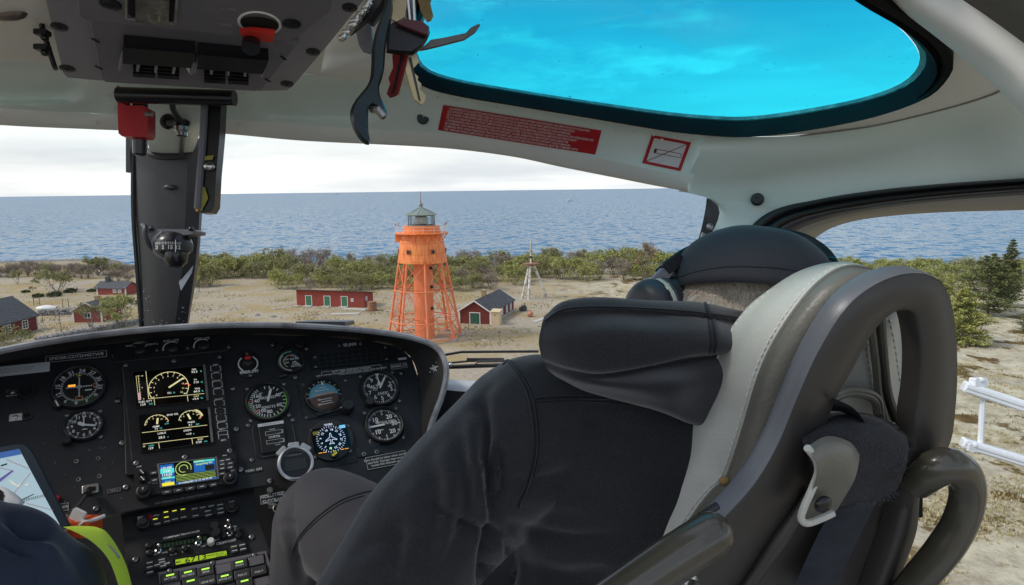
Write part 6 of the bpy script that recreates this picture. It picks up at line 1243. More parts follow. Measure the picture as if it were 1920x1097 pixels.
for a in (-38, 2, 40): c_ = st.sub(Rr * 1.02 * math.sin(rad(a)), Rr * 1.02 * math.cos(rad(a))); part('button', MB().rbox(c_.rot(rad(-a)), 0, 0, .0095, .0042, .008, .002, -.002, .0015), mat('silver_button', (.52, .53, .54), .38, .4, var=.1), sw_)

# ------------------------------------------------------------------ centre console
AUD = PL(PAN.at(0, 0, -.030), PAN.u, PAN.v); a_ = rad(10); h0 = AUD.pt(235, 1008); PED = PL(h0, PAN.u, PAN.v * math.cos(a_) - PAN.n * math.sin(a_))
con = thing('centre_console', 'black sloping radio console with switches below the instrument panel', 'console', PED.pt(400, 1150, -.3))
b = MB(); A4 = [AUD.pt(224, 940), AUD.pt(474, 900), AUD.pt(484, 974), AUD.pt(232, 1010)]; b.poly(A4[::-1]); L_, R_2 = PED.pt(232, 1010), PED.pt(484, 974)
Bq = [PED.pt(262, 1210), PED.pt(560, 1190)]; b.poly([L_, Bq[0], Bq[1], R_2][::1]); dn = ZU * -.5
b.poly([R_2, Bq[1], Bq[1] + dn, R_2 + dn]); b.poly([L_, L_ + dn, Bq[0] + dn, Bq[0]]); b.poly([A4[1], A4[2], A4[2] - PAN.n * .2, A4[1] - PAN.n * .2]); b.poly([A4[3], A4[0], A4[0] - PAN.n * .2, A4[3] - PAN.n * .2]); part('console_body', b, M_black, con, 20)
TK[0] = .80
zA = lambda x, y: AUD.hit(220 + x * .23426, 840 + y * .23426); zP = lambda x, y: PED.hit(220 + x * .23426, 840 + y * .23426)
ap = part('audio_panel', MB().prism([AUD.at(*zA(*q)) for q in ((152, 545), (965, 395), (975, 512), (176, 655))][::-1], AUD.n * .010), M_bez, con, 35); AT = PL(AUD.at(0, 0, .010), PAN.u, PAN.v); zT = lambda x, y: AT.hit(220 + x * .23426, 840 + y * .23426)
for x, y in ((212, 605), (918, 480)): kn = AT.sub(*zT(x, y)); part('volume_knob', MB().knob(kn, 0, 0, .0108, .006).knob(kn, 0, 0, .007, .014), M_bez, ap)
def keyrow(parent, T, z, keys, hw, hh, lit, name='key', up=.003):
    for x, y in keys:
        kn = T.sub(*z(x, y)); k_ = MB().rbox(kn, 0, 0, hw * .78, hh * .86, up, .0012, bev=.0008)
        if (x, y) in lit: k_.mat(E_gl if lit[(x, y)] == 'g' else emis('lit_yellow_bar', (.85, .85, .05), .8)).rect(kn, 0, hh * .3, hw * .45, hh * .22, up + .0004)
        else: k_.mat(M_whitet).rect(kn, 0, hh * .1, hw * .62, hh * .18, up + .0004)
        part(name, k_, M_btn, parent)
LY = {(390, 522): 'y', (458, 512): 'y', (526, 500): 'y', (305, 578): 'y', (394, 563): 'y'}
keyrow(ap, AT, zT, [(312, 545), (390, 522), (458, 512), (526, 500), (305, 578), (322, 612), (394, 563), (400, 592), (462, 575), (530, 560), (618, 492), (684, 482), (752, 470), (822, 460), (628, 548), (724, 510), (730, 542), (824, 492), (828, 524), (915, 436)], .0072, .0034, LY)
m1 = MB().mat(M_paper).rect(AT, *zT(186, 566), .0042, .0040, .0004); m1.mat(mat('blue_label', (.02, .03, .12), .5)).rect(AT, *zT(222, 558), .0042, .0040, .0004); m1.mat(M_red).rect(AT, *zT(258, 552), .0042, .0040, .0004); part('colour_labels', m1, M_red, ap, None)
PT_ = PED
ra = part('radio_unit', MB().prism([PED.at(*zP(*q)) for q in ((195, 770), (1000, 640), (1050, 850), (215, 1000))][::-1], PED.n * .004), M_bez, con, 35)
m1 = MB().mat(mat('dark_green_display', (.004, .009, .006), .15)); m1.poly([PED.at(*zP(*q), .0046) for q in ((300, 770), (735, 690), (752, 752), (312, 832))][::-1]); part('dark_display', m1, None, ra, None); dd = MB()
for i in range(12): dd.rect(PED, *zP(350 + i * 32, 800 - i * 6), .0022, .0034, .005)
part('segment_digits', dd, mat('faint_green_segments', (.01, .035, .018), .4), ra, None)
m1 = MB().mat(E_lcd); m1.poly([PED.at(*zP(*q), .0046) for q in ((466, 905), (872, 832), (878, 868), (470, 946))][::-1]); part('green_display', m1, None, ra, None); t_ = MB(); hx, hy = zP(630, 898); t_.text(PED, '6713', hx, hy, .0155, .0052, rad(-1), .01, sx=1.35); t_.text(PED, 'MD', *zP(492, 925), .006, .0052); t_.text(PED, 'PRESSURE ALT', *zP(790, 862), .0052, .0052); t_.text(PED, 'DALT 4', *zP(830, 872), .006, .0052); part('display_figures', t_, M_hole, ra, None)
fr = MB(); pts = [PED.at(*zP(*q), .0042) for q in ((440, 900), (890, 812), (902, 868), (452, 955))]; fr.poly(pts[::-1]); part('display_surround', fr, M_gloss, ra, None)
for x, y in ((782, 655), (795, 705)): part('selector_knob', MB().knob(PED.sub(*zP(x, y)), 0, 0, .0085, .014, .004), M_bez, ra)
for x, y in ((330, 838), (885, 640), (898, 698), (650, 775)): c_ = PED.sub(*zP(x, y)); part('toggle_switch', MB().lathe(c_.at(0, 0, .004), c_.n, [(.005, 0), (.005, .003), (.003, .004)], 10).tube([c_.at(0, 0, .005), c_.at(.0015, .004, .018)], [.0018, .0028], 8).ball(c_.at(.0015, .004, .018), [c_.u * .0032, c_.v * .0032, c_.n * .003], 10, 6), mat('chrome_toggle', (.6, .6, .6), .25, 1.0) if x == 330 else M_steel, ra)
part('white_knob', MB().knob(PED.sub(*zP(750, 768)), 0, 0, .0062, .010, .004), M_white, ra)
for x, y in ((445, 835), (545, 818), (850, 670), (855, 715), (960, 675), (972, 715), (255, 800), (262, 855)): c_ = PED.sub(*zP(x, y)); part('small_knob', MB().knob(c_, 0, 0, .0058, .007, .004), M_bez, ra)
keyrow(ra, PL(PED.at(0, 0, .004), PED.u, PED.v), lambda x, y: zP(x, y), [(262, 935), (262, 970), (265, 1012), (322, 953), (400, 940), (358, 910), (362, 930), (370, 960), (935, 805), (1000, 792), (940, 838), (1008, 825)], .0068, .0038, {})
lt = MB()
for t, x, y, s in (('COMM/NAV TRANSCEIVER', 515, 705, .0058), ('COMPANY', 872, 762, .0080), ('OFF', 312, 860, .005), ('EMG', 380, 848, .005), ('MON', 450, 862, .005), ('RELAY', 548, 800, .005), ('TEST', 540, 838, .005), ('STBY', 690, 795, .005), ('PTT', 800, 745, .005), ('CH', 940, 640, .005)): lt.text(PED, t, *zP(x, y), s, .0045, 0, .02)
part('lettering', lt, M_white, ra, None)
sp_ = part('switch_panel', MB().prism([PED.at(*zP(*q)) for q in ((330, 1010), (1190, 835), (1330, 1290), (380, 1420))][::-1], PED.n * .006), M_console, con, 35)
ST = PL(PED.at(0, 0, .006), PED.u, PED.v); zS = lambda x, y: ST.hit(220 + x * .23426, 840 + y * .23426)
SWT = {(425, 1045): 'BAT EPU', (568, 1020): 'DCT/BAT', (708, 995): 'GENE', (850, 968): '', (978, 940): 'HORN', (1112, 905): '', (590, 1090): '', (722, 1072): 'GENE RST', (862, 1050): 'A/COL LT', (1000, 1018): 'POS LT', (1132, 992): 'FUEL P', (440, 1110): '', (1020, 1090): '', (1155, 1075): ''}
LITS = {(425, 1045), (568, 1020), (708, 995), (978, 940), (590, 1090), (862, 1050), (1020, 1090)}
for (x, y), t in SWT.items():
    c_ = ST.sub(*zS(x, y)); blank = t == '' and (x, y) not in LITS
    k_ = MB().mat(M_gloss).rbox(c_, 0, 0, .0142, .0092, .0012, .001); k_.mat(M_console if blank else M_btn).rbox(c_, 0, 0, .0122, .0078, .0055 if not blank else .002, .0012, .0008, .001)
    s_ = part('push_switch', k_, M_btn, sp_)
    if not blank:
        f_ = MB().mat(M_whitet)
        if t: f_.text(c_, t, 0, -.0025, .0055, .0068, 0, .02)
        if (x, y) in LITS: f_.mat(E_gl).rect(c_, 0, .0028, .0058, .0013, .0068)
        part('switch_face', f_, M_whitet, s_, None)
scr(ST, [zS(x, y) for x, y in ((420, 985), (762, 922), (1096, 858), (1232, 1006))], .0036, sp_); scr(PED, [zP(145, 895), zP(1075, 715)], .0048, con, 'console_screw')

TK[0] = 1.0
from mathutils.bvhtree import BVHTree
# ------------------------------------------------------------------ overhead console
OU = HX - ZU * .04; OV = PL(P(350, 100, .86), OU, HF * -1 + ZU * .36)
oc_ = thing('overhead_console', 'dark grey overhead console with two louvred vents and a red guarded switch', 'overhead console', P(350, 172, .95))
def opoly(mb, pts, w, h, back=True):
    q = [OV.pt(x, y, w) if 0 else PL(OV.at(0, 0, w), OV.u, OV.v).pt(x, y) for x, y in pts]; return mb.prism(q, OV.n * h)
def olev(w): return PL(OV.at(0, 0, w), OV.u, OV.v)
def plate(name, pts, w, h, m_, parent, bev=.002, back=False):
    """a flat-topped plate whose visible face passes through the pixel outline at level w"""
    T = olev(w); q = [T.pt(x, y) for x, y in pts]; c = sum(q, V()) / len(q); mb = MB(); n = len(q)
    ar = sum((q[i] - c).cross(q[(i + 1) % n] - c).dot(OV.n) for i in range(n)); q = q if ar > 0 else q[::-1]
    def inset(k): 
        o = []
        for i in range(n):
            a, b = (q[i] - q[i - 1]).normalized(), (q[(i + 1) % n] - q[i]).normalized(); na, nb = OV.n.cross(a), OV.n.cross(b); m_ = (na + nb); m_ = m_ / max(.4, m_.length_squared) * 2 if m_.length else na; o.append(q[i] + m_ * (k * .5))
        return o
    t = inset(bev); mb.grid([[p - OV.n * h for p in q], [p - OV.n * bev for p in q], t], cu=True); mb.poly(t); return part(name, mb, m_, parent, 25)
plate('base_plate', [(70, -60), (118, 138), (126, 146), (178, 151), (490, 171), (538, 170), (548, 164), (620, 80), (700, -20), (740, -70)], .0, .05, M_console2, oc_)
cb_ = plate('vent_housing', [(166, 38), (188, 146), (196, 155), (480, 172), (492, 169), (560, 84), (350, 50)], .018, .03, M_console, oc_, .004)
plate('switch_plate', [(142, -60), (146, 26), (152, 34), (166, 40), (540, 78), (556, 74), (616, 26), (624, 14), (626, -60)], .026, .012, M_console, oc_, .003)
T3 = olev(.026); T2 = olev(.018); T0 = olev(0)
for k, (top, sl, kn_) in enumerate(((((232, 64), (366, 76), (358, 104), (230, 95)), (228, 362, 104, 119), (250, 336, 117, 140)), (((372, 78), (503, 90), (492, 116), (370, 106)), (368, 494, 110, 131), (383, 466, 128, 148)))):
    v_ = MB(); q = [T2.pt(x, y, .001) for x, y in top]; v_.prism(q[::-1], OV.n * .016)
    vp = part('vent_hood', v_, M_gloss, oc_, 25); x0, x1, y0, y1 = sl; lv_ = MB(); sh = .067
    for i in range(5):
        x = x0 + (x1 - x0) * (i / 4); y = y0 - 12 + (x - x0) * sh; lv_.prism([T2.pt(x, y, .002), T2.pt(x + 4, y + .3, .002), T2.pt(x - 2, y + 24, .002), T2.pt(x - 6, y + 23, .002)], OV.n * .010)
    part('vent_louvre', lv_, M_console2, vp, 25); bk = MB().poly([T2.pt(x, y, .0015) for x, y in ((x0, y0 - 10), (x0, y1 - 4), (x1, y1 + 5), (x1, y0))]); part('vent_throat', bk, M_hole, vp, None)
    x0, x1, y0, y1 = kn_; th = MB()
    for s in (0, 1):
        xa, xb = (x0, (x0 + x1) / 2 - 2) if s == 0 else ((x0 + x1) / 2 + 3, x1)
        for i in range(5): y = y0 + i * 4.2; th.box((T2.pt(xa, y + (xa - x0) * .06, .004) + T2.pt(xb, y + (xb - x0) * .06, .004)) / 2, (T2.pt(xb, y + (xb - x0) * .06) - T2.pt(xa, y + (xa - x0) * .06)) / 2, OV.v * .0011, OV.n * (.006 - abs(i - 2) * .0014))
    part('thumb_wheel', th, M_gloss, vp, 25)
q = [T2.pt(x, y, .0008) for x, y in ((346, 123), (371, 126), (357, 139))]; part('white_arrow', MB().poly(q if (q[1] - q[0]).cross(q[2] - q[0]).dot(OV.n) > 0 else q[::-1]), M_white, oc_, None)
for x, y in ((111, 50), (126, 128), (587, 97), (538, 157), (656, 14)): c_ = T0.sub(*T0.hit(x, y)); part('console_screw', MB().lathe(c_.o, c_.n, [(.0090, 0), (.0088, .001), (.006, .0016), (.0001, .0016)], 18, a0=c_.u).mat(M_hole).rect(c_, 0, 0, .0035, .0006, .0019).rect(c_, 0, 0, .0006, .0035, .0020), M_rubber, oc_)
for x, y in ((207, 8), (547, 45)): c_ = T3.sub(*T3.hit(x, y)); part('blank_button', MB().lathe(c_.o, c_.n, [(.0105, 0), (.0105, .0012), (.009, .0018), (.0001, .0012)], 20, a0=c_.u), M_gloss, oc_)
for x, y in ((179, 75), (185, 126), (531, 108), (502, 150)): c_ = T2.sub(*T2.hit(x, y)); part('housing_slot', MB().rect(c_.rot(-.9), 0, 0, .0055, .0018, .0006), M_hole, oc_, None)
lm_ = MB(); q = [T3.pt(x, y, .001) for x, y in ((241, -30), (240, 22), (247, 27), (325, 36), (330, -30))]; lm_.mat(M_hole).prism(q, OV.n * .002); o_ = part('lamp_recess', lm_, M_hole, oc_, None); cl_ = MB(); q = [T3.pt(x, y, .002) for x, y in ((254, -30), (254, 26), (316, 33), (318, -30))]; cl_.prism(q, OV.n * .008); part('lamp_lens', cl_, mat('smoky_clear_lens', (.13, .12, .11), .12, var=.4, vs=60, coat=.6, rvar=.08), o_, 25)
fr_ = MB()
for a, b in (((236, -30), (236, 30)), ((236, 30), (326, 40)), ((333, -30), (329, 38))): (x0, y0), (x1, y1) = T3.hit(*a), T3.hit(*b); fr_.line(T3, x0, y0, x1, y1, .0022, .0035)
part('lamp_frame', fr_, mat('pale_worn_edge', (.28, .26, .22), .5, var=.3, vs=40), o_, None)
c_ = T3.sub(*T3.hit(487, 44)); sw = part('guarded_switch', MB().mat(M_hole).disc(c_, 0, 0, .0215, .0006, 28, ry=.0135), M_hole, oc_, None); part('recess_ring', MB().lathe(c_.o, c_.n, [(.0235, 0), (.022, .0014), (.0205, .0006)], 30, a0=c_.u), M_whitet, sw)
part('red_cap', MB().prism([T3.pt(x, y, .006) for x, y in ((449, 44), (470, 41), (515, 46), (511, 62), (480, 60), (456, 53))], OV.n * .006), mat('red_switch_guard', (.55, .03, .02), .35, var=.2, vs=60), sw, 30)
part('toggle_cap', MB().tube([P(474, 56, .80), P(472, 68, .785), P(470, 92, .775)], [.0075, .0105, .0098], 16), M_gloss, sw, 40); part('toggle_ring', MB().tube([P(471.6, 71, .783), P(471.3, 74, .782)], .0108, 16), mat('copper_ring', (.45, .33, .24), .3, 1.0), sw)
t_ = MB(); t_.text(T3, 'OFF', *T3.hit(430, 17), .0085, .0008, 0, .02); t_.text(T3, 'ON', *T3.hit(422, 45), .0085, .0008, 0, .02); part('lettering', t_, mat('faded_lettering', (.30, .28, .25), .6), oc_, None)

# ------------------------------------------------------------------ keys and opener hanging from the roof
def flatshape(mb, pts, pl, h, bev=.0):
    q = [pl.pt(x, y) for x, y in pts]; n = len(q); c = sum(q, V()) / n
    if sum((q[i] - c).cross(q[(i + 1) % n] - c).dot(pl.n) for i in range(n)) < 0: q = q[::-1]
    def off(k):
        o = []
        for i in range(n):
            a, b = (q[i] - q[i - 1]).normalized(), (q[(i + 1) % n] - q[i]).normalized(); m_ = pl.n.cross(a) + pl.n.cross(b); m_ = m_ / max(.6, m_.length_squared) * 2 if m_.length > 1e-6 else pl.n.cross(a); o.append(q[i] + m_ * (k * .5))
        return o
    L_ = [[p - pl.n * h / 2 for p in off(bev)], [p - pl.n * (h / 2 - bev) for p in q], [p + pl.n * (h / 2 - bev) for p in q], [p + pl.n * h / 2 for p in off(bev)]] if bev else [[p - pl.n * h / 2 for p in q], [p + pl.n * h / 2 for p in q]]
    mb.grid(L_, cu=True); mb.poly(L_[-1]); mb.poly(L_[0][::-1]); return mb
kz = lambda pts: [(440 + x * .3008, y * .3008) for x, y in pts]
kb_ = thing('key_bunch', 'bunch of keys and a black bottle opener hanging in front of the roof window', 'keys', P(740, 60, .60))
K1_ = PL(P(715, 120, .585), CR + CF * .35, CU); K2_ = PL(P(745, 120, .61), CR + CF * -.6, CU + CF * .1); K3_ = PL(P(775, 130, .62), CR + CF * .4, CU - CF * .1); K4_ = PL(P(780, 60, .60), CR + CF * .2, CU)
opl = [(975, -20), (985, 60), (972, 140), (950, 240), (938, 330), (931, 430), (915, 500), (900, 545), (905, 600), (928, 650), (945, 690), (945, 735), (920, 745), (897, 735), (892, 700), (870, 672), (848, 672), (832, 700), (830, 760), (834, 830), (843, 885), (832, 905), (800, 890), (765, 850), (735, 795), (720, 735), (725, 680), (750, 630), (790, 580), (825, 535), (846, 480), (852, 400), (856, 300), (880, 190), (920, 80), (945, -20)]
part('bottle_opener', flatshape(MB(), [(x, y) for x, y in kz([(p.x, p.y) for p in crom([V((x, y, 0)) for x, y in opl], 90, True)])], K1_, .011, .0042), M_teal, kb_, 50)
part('opener_lip', MB().tube([K1_.pt(*kz([(850, 680)])[0], .0), K1_.pt(*kz([(890, 690)])[0], .004), K1_.pt(*kz([(925, 735)])[0], .004)], [.003, .004, .004], 8), M_steeld, kb_)
def key_(name, blade, pl, m_, h=.0022): return part(name, flatshape(MB(), kz(blade), pl, h, .0006), m_, kb_, 30)
k_ = key_('key', [(985, 330), (1083, 335), (1062, 430), (1020, 585), (1000, 600), (968, 610), (950, 588), (972, 525), (962, 490), (990, 425)], K2_, M_redal); part('key_groove', flatshape(MB(), kz([(1035, 345), (1048, 347), (990, 585), (978, 583)]), PL(K2_.at(0, 0, .0014), K2_.u, K2_.v), .0006), M_hole, k_, None)
k_ = key_('key', [(1055, 350), (1130, 325), (1140, 370), (1152, 385), (1112, 430), (1118, 455), (1145, 480), (1140, 500), (1165, 525), (1155, 555), (1192, 598), (1185, 630), (1165, 658), (1118, 625), (1085, 520), (1062, 430)], K3_, M_brass); part('key_groove', flatshape(MB(), kz([(1085, 360), (1100, 356), (1160, 630), (1148, 628)]), PL(K3_.at(0, 0, .0014), K3_.u, K3_.v), .0006), M_bez, k_, None)
part('key_head', flatshape(MB(), kz([(955, 165), (1000, 135), (1080, 128), (1150, 140), (1210, 165), (1217, 210), (1200, 250), (1170, 300), (1110, 345), (1010, 340), (945, 330), (948, 240)]), K4_, .010, .004), M_gloss, kb_, 50)
part('key_head', flatshape(MB(), kz([(1000, 150), (1060, 120), (1170, 135), (1212, 170), (1205, 230), (1120, 200)]), PL(K4_.at(0, 0, .009), K4_.u, K4_.v), .005, .0015), mat('dark_red_key_cover', (.07, .012, .016), .35, var=.2, vs=50), kb_, 50)
key_('key', [(945, 85), (975, 20), (1050, -60), (1075, 20), (1060, 110), (1010, 140), (985, 130)], PL(P(745, 20, .59), CR + CF * .3, CU), M_brass); key_('key', [(1140, -10), (1205, -30), (1238, 100), (1222, 130), (1200, 138), (1165, 80)], PL(P(800, 20, .60), CR + CF * -.3, CU), M_brass); key_('key', [(990, -40), (1060, -50), (1050, 60), (1000, 70)], PL(P(750, 0, .60), CR, CU), M_steel)
part('key', MB().tube([P(763, -10, .6), P(768, 42, .6)], .0022, 8).tube([P(774, -10, .6), P(776, 42, .6)], .0022, 8), M_steel, kb_)
part('opener_arm', flatshape(MB(), kz([(1150, 318), (1222, 250), (1300, 238), (1440, 208), (1470, 175), (1520, 150), (1530, 160), (1500, 205), (1430, 252), (1300, 285), (1200, 310)]), PL(P(850, 75, .62), CR + CF * .25, CU), .004, .001), mat('dull_brown_steel', (.12, .11, .10), .35, .7, var=.3, vs=30), kb_, 30)
part('holder_plate', flatshape(MB(), kz([(755, 190), (850, 125), (862, 250), (858, 320), (845, 338), (800, 322), (778, 290)]), PL(P(685, 75, .63), CR, CU), .006, .0015), M_console, kb_, 30)
ch_ = MB(); q_ = random.Random(3)
for i in range(13): a = i / 12; ch_.ball(P(641 + a * 50, 73 - a * 66 + q_.uniform(-3, 3), .60 + q_.uniform(-.006, .006)), [CR * q_.uniform(.003, .0055), CU * q_.uniform(.002, .004), CF * .003], 8, 6)
ch_.tube([P(640, 72, .60), P(692, 4, .60)], .0014, 6); part('chain', ch_, M_steel, kb_); part('strap', MB().tube(crom([P(690, 40, .61), P(712, 10, .61), P(740, -30, .6), P(790, -40, .6), P(818, -10, .61)], 20), .007, 8), M_rubber, kb_)
part('tool_handle', MB().tube([P(655, 64, .607), P(696, 30, .607)], [.0024, .003], 8), M_gloss, kb_)

# ------------------------------------------------------------------ body building
def capsule(mb, a, b, ra, rb, n=16):
    ax = (b - a); l = ax.length; ax = ax.normalized() if l > 1e-6 else V((0, 0, 1)); l = max(l, 1e-4)
    prof = [(max(1e-4, ra * math.sin(t)), -ra * math.cos(t)) for t in np.linspace(.02, math.pi / 2, 6)] + [(max(1e-4, rb * math.cos(t)), l + rb * math.sin(t)) for t in np.linspace(0, math.pi / 2 - .02, 6)]
    return mb.lathe(a, ax, prof, n, True, True)
def blob(name, shapes, voxel, m_, parent, smooth=8, factor=.5):
    mb = MB()
    for s in shapes:
        if s[0] == 'c': capsule(mb, s[1], s[2], s[3], s[4])
        else: mb.ball(s[1], s[2], 18, 12)
    # flip nothing: every closed lump is fused by the voxel remesh
    o = part(name, mb, m_, parent, 180); mod(o, 'REMESH', mode='VOXEL', voxel_size=voxel, use_smooth_shade=True); mod(o, 'SMOOTH', iterations=smooth, factor=factor); bake(o)
    o.data.polygons.foreach_set('use_smooth', [True] * len(o.data.polygons)); o.data.materials.clear(); o.data.materials.append(m_); return o
def grooves(o, lines, wob=0.0, scale=9):
    """sculpt folds: lines = (pixel polyline, amplitude in metres, width in pixels)"""
    org = WL[o.name]; me = o.data; n = len(me.vertices); co = np.empty(n * 3); me.vertices.foreach_get('co', co); co = co.reshape(-1, 3); nr = np.empty(n * 3); me.vertex_normals.foreach_get('vector', nr); nr = nr.reshape(-1, 3)
    q = co + np.array(org) - np.array(EYE); z = q @ np.array(CF); px = CX + FPX * (q @ np.array(CR)) / z; py = CY - FPX * (q @ np.array(CU)) / z; face = (nr * q).sum(1) < 0; dsp = np.zeros(n)
    for pts, amp, w in lines:
        c = crom([V((x, y, 0)) for x, y in pts], 4 * len(pts)); best = np.full(n, 1e9); prm = np.zeros(n)
        for i in range(len(c) - 1):
            ax, ay, bx, by = c[i].x, c[i].y, c[i + 1].x, c[i + 1].y; dx, dy = bx - ax, by - ay; t = np.clip(((px - ax) * dx + (py - ay) * dy) / (dx * dx + dy * dy + 1e-9), 0, 1); d = np.hypot(px - ax - t * dx, py - ay - t * dy); k = d < best; best[k] = d[k]; prm[k] = (i + t[k]) / (len(c) - 1)
        dsp += amp * np.exp(-(best / w) ** 2) * np.sin(np.pi * np.clip(prm * .86 + .07, 0, 1)) ** .6
    dsp *= face
    if wob:
        for i in range(n): dsp[i] += wob * noise.noise(V(co[i]) * scale)
    co += nr * dsp[:, None]; me.vertices.foreach_set('co', co.ravel()); me.update()
def bvh(o):
    org = WL[o.name]; return BVHTree.FromPolygons([v.co + org for v in o.data.vertices], [tuple(p.vertices) for p in o.data.polygons])
def on(tree, px, py, lift=0.0):
    d = D(px, py).normalized(); h = tree.ray_cast(EYE, d)
    return None if h[0] is None else h[0] - d * lift
def seam(name, tree, pts, r, m_, parent, n=40, lift=.0005):
    c = [on(tree, p.x, p.y, lift) for p in crom([V((x, y, 0)) for x, y in pts], n)]; c = [p for p in c if p is not None]
    # drop jumps to another surface
    runs = [c[0]]
    for p in c[1:]:
        if (p - runs[-1]).length < .06: runs.append(p)
    return part(name, MB().tube(runs, r, 6), m_, parent, 180)
def stitches(tree, pts, step, l, r):
    mb = MB(); c = crom([V((x, y, 0)) for x, y in pts], 400); acc = 0; 
    for i in range(1, 400):
        acc += (c[i] - c[i - 1]).length
        if acc > step:
            acc = 0; t = (c[i] - c[i - 1]).normalized(); a, b = on(tree, *(c[i] - t * l / 2)[:2], .0008), on(tree, *(c[i] + t * l / 2)[:2], .0008)
            if a and b and (a - b).length < .03: mb.tube([a, a.lerp(b, .5) - D(c[i].x, c[i].y).normalized() * .0006, b], [r * .7, r, r * .7], 6)
    return mb
M_fleece = mat('black_fleece', (.0265, .0265, .030), .92, var=.28, vs=420, bump=.55, bs=900, dist=.0016, sheen=.40, spec=.2)
M_fleece2 = mat('black_fleece_seam', (.010, .0105, .0125), .9, var=.3, vs=30, bump=.4, bs=900, dist=.001, sheen=.30, spec=.2)
M_pants = mat('dark_grey_trousers', (.060, .057, .064), .8, var=.18, vs=4, bump=.3, bs=1100, dist=.0008, sheen=.15, spec=.25)
M_cap = mat('navy_black_cap', (.032, .034, .042), .85, var=.12, vs=500, bump=.25, bs=1300, dist=.0007, sheen=.10, spec=.3)
M_skin = mat('skin', (.52, .30, .22), .5, var=.12, vs=25, bump=.1, bs=400, dist=.001)
M_hair = mat('short_fair_grey_hair', (.50, .44, .35), .7, vs=60, col2=(.74, .68, .57))
M_leather = mat('light_grey_leather', (.54, .54, .485), .38, var=.05, vs=6, bump=.28, bs=260, dist=.0022, rvar=.08)
M_leatherd = mat('grey_leather_back', (.155, .15, .125), .40, var=.08, vs=7, bump=.30, bs=240, dist=.0022, rvar=.08)
M_shell = mat('dark_seat_shell', (.040, .037, .034), .40, var=.12, vs=8, bump=.10, bs=700, dist=.0016, rvar=.08)
M_shellb = mat('sky_lit_shell_edge', (.14, .15, .165), .36, var=.18, vs=9, bump=.08, bs=400, dist=.0015, rvar=.1)  # shell plastic, lightened in colour where the rim faces the sky
M_arm = mat('olive_brown_armrest', (.066, .060, .044), .24, var=.16, vs=11, coat=.25, bump=.06, bs=160, dist=.002, rvar=.08)
M_thread = mat('white_thread', (.74, .74, .68), .7)
M_web = mat('blue_black_webbing', (.018, .022, .032), .85, var=.3, vs=30, bump=.5, bs=420, dist=.002, aniso=(1, 1, 3))
M_velcro = mat('fuzzy_black_cover', (.010, .012, .017), .95, var=.5, vs=60, bump=.9, bs=520, dist=.004, sheen=.08)

# ------------------------------------------------------------------ pilot
pilot = thing('person', 'pilot seen from behind in a black hooded jacket, dark cap and headset', 'person', P(1250, 1330, .9))
hd = .878
def ell(px, py, d, rx, ry, rz, rot=0.0):
    c, s = math.cos(rot), math.sin(rot); return ('e', P(px, py, d), [(CR * c - CU * s) * rx, HF * ry, (CU * c + CR * s) * rz])
def cap_(a, b): return ('c', P(a[0], a[1], a[2]), P(b[0], b[1], b[2]), a[3], b[3])
knee, hip = (612, 972, 1.12, .062), (1010, 1215, .90, .08)
fing = []
hc = P(700, 1330, .95)
for i in range(4): b0 = hc + HX * (.012 * i - .02) - ZU * .01 + HF * .05; fing += [('c', b0, b0 + HF * (.035 - .004 * abs(i - 1)) - ZU * .012, .0095, .0088), ('c', b0 + HF * .035 - ZU * .012, b0 + HF * .042 - ZU * .045, .0088, .0075)]
fing += [('c', hc + HX * .03, hc + HX * .045 + HF * .05 - ZU * .02, .012, .009), ('e', hc + HF * .015, [HX * .042, HF * .05, ZU * .018])]
rc = P(1330, 1250, 1.35)
for i in range(4): b0 = rc + HX * (.012 * i - .02) + HF * .04; fing += [('c', b0, b0 + HF * .035 - ZU * .015, .0095, .0085), ('c', b0 + HF * .035 - ZU * .015, b0 + HF * .03 - ZU * .045, .0085, .0075)]
fing += [('c', rc - HX * .03, rc - HX * .04 + HF * .045 - ZU * .02, .012, .009), ('e', rc, [HX * .042, HF * .05, ZU * .02])]
body = blob('body', [ell(1385, 578, hd + .005, .081, .095, .092, .10), ell(1380, 610, hd + .035, .058, .055, .07), cap_((1345, 590, hd - .005, .060), (1330, 680, .85, .062)), ('c', P(1382, 590, hd + .105), P(1382, 605, hd + .115), .012, .014), ell(1282, 590, hd + .02, .012, .022, .032), ell(1490, 595, hd + .02, .012, .022, .032),
    cap_((1040, 800, .84, .05), (1520, 780, .98, .05)), ('e', P(1250, 900, .90), [HX * .17, HF * .10, ZU * .17]), ('e', P(1230, 1120, .90), [HX * .15, HF * .10, ZU * .2]), cap_((1010, 800, .85, .05), (800, 1010, .79, .045)), cap_((800, 1010, .79, .045), (700, 1220, .765, .042)), cap_((700, 1220, .765, .042), (700, 1330, .93, .030)),
    cap_((1540, 780, .99, .05), (1520, 1050, 1.10, .045)), cap_((1520, 1050, 1.10, .045), (1330, 1250, 1.34, .030)), cap_(hip, knee), cap_(knee, (560, 1290, 1.2, .045)), cap_((560, 1290, 1.2, .04), (540, 1300, 1.36, .035)), cap_((1300, 1240, 1.0, .08), (1180, 1060, 1.42, .06)), cap_((1180, 1060, 1.42, .06), (1120, 1290, 1.5, .045)), cap_((1120, 1290, 1.5, .04), (1100, 1270, 1.62, .035)), ('e', P(1150, 1230, .92), [HX * .19, HF * .13, ZU * .1])] + fing, .0075, M_skin, pilot, 6)
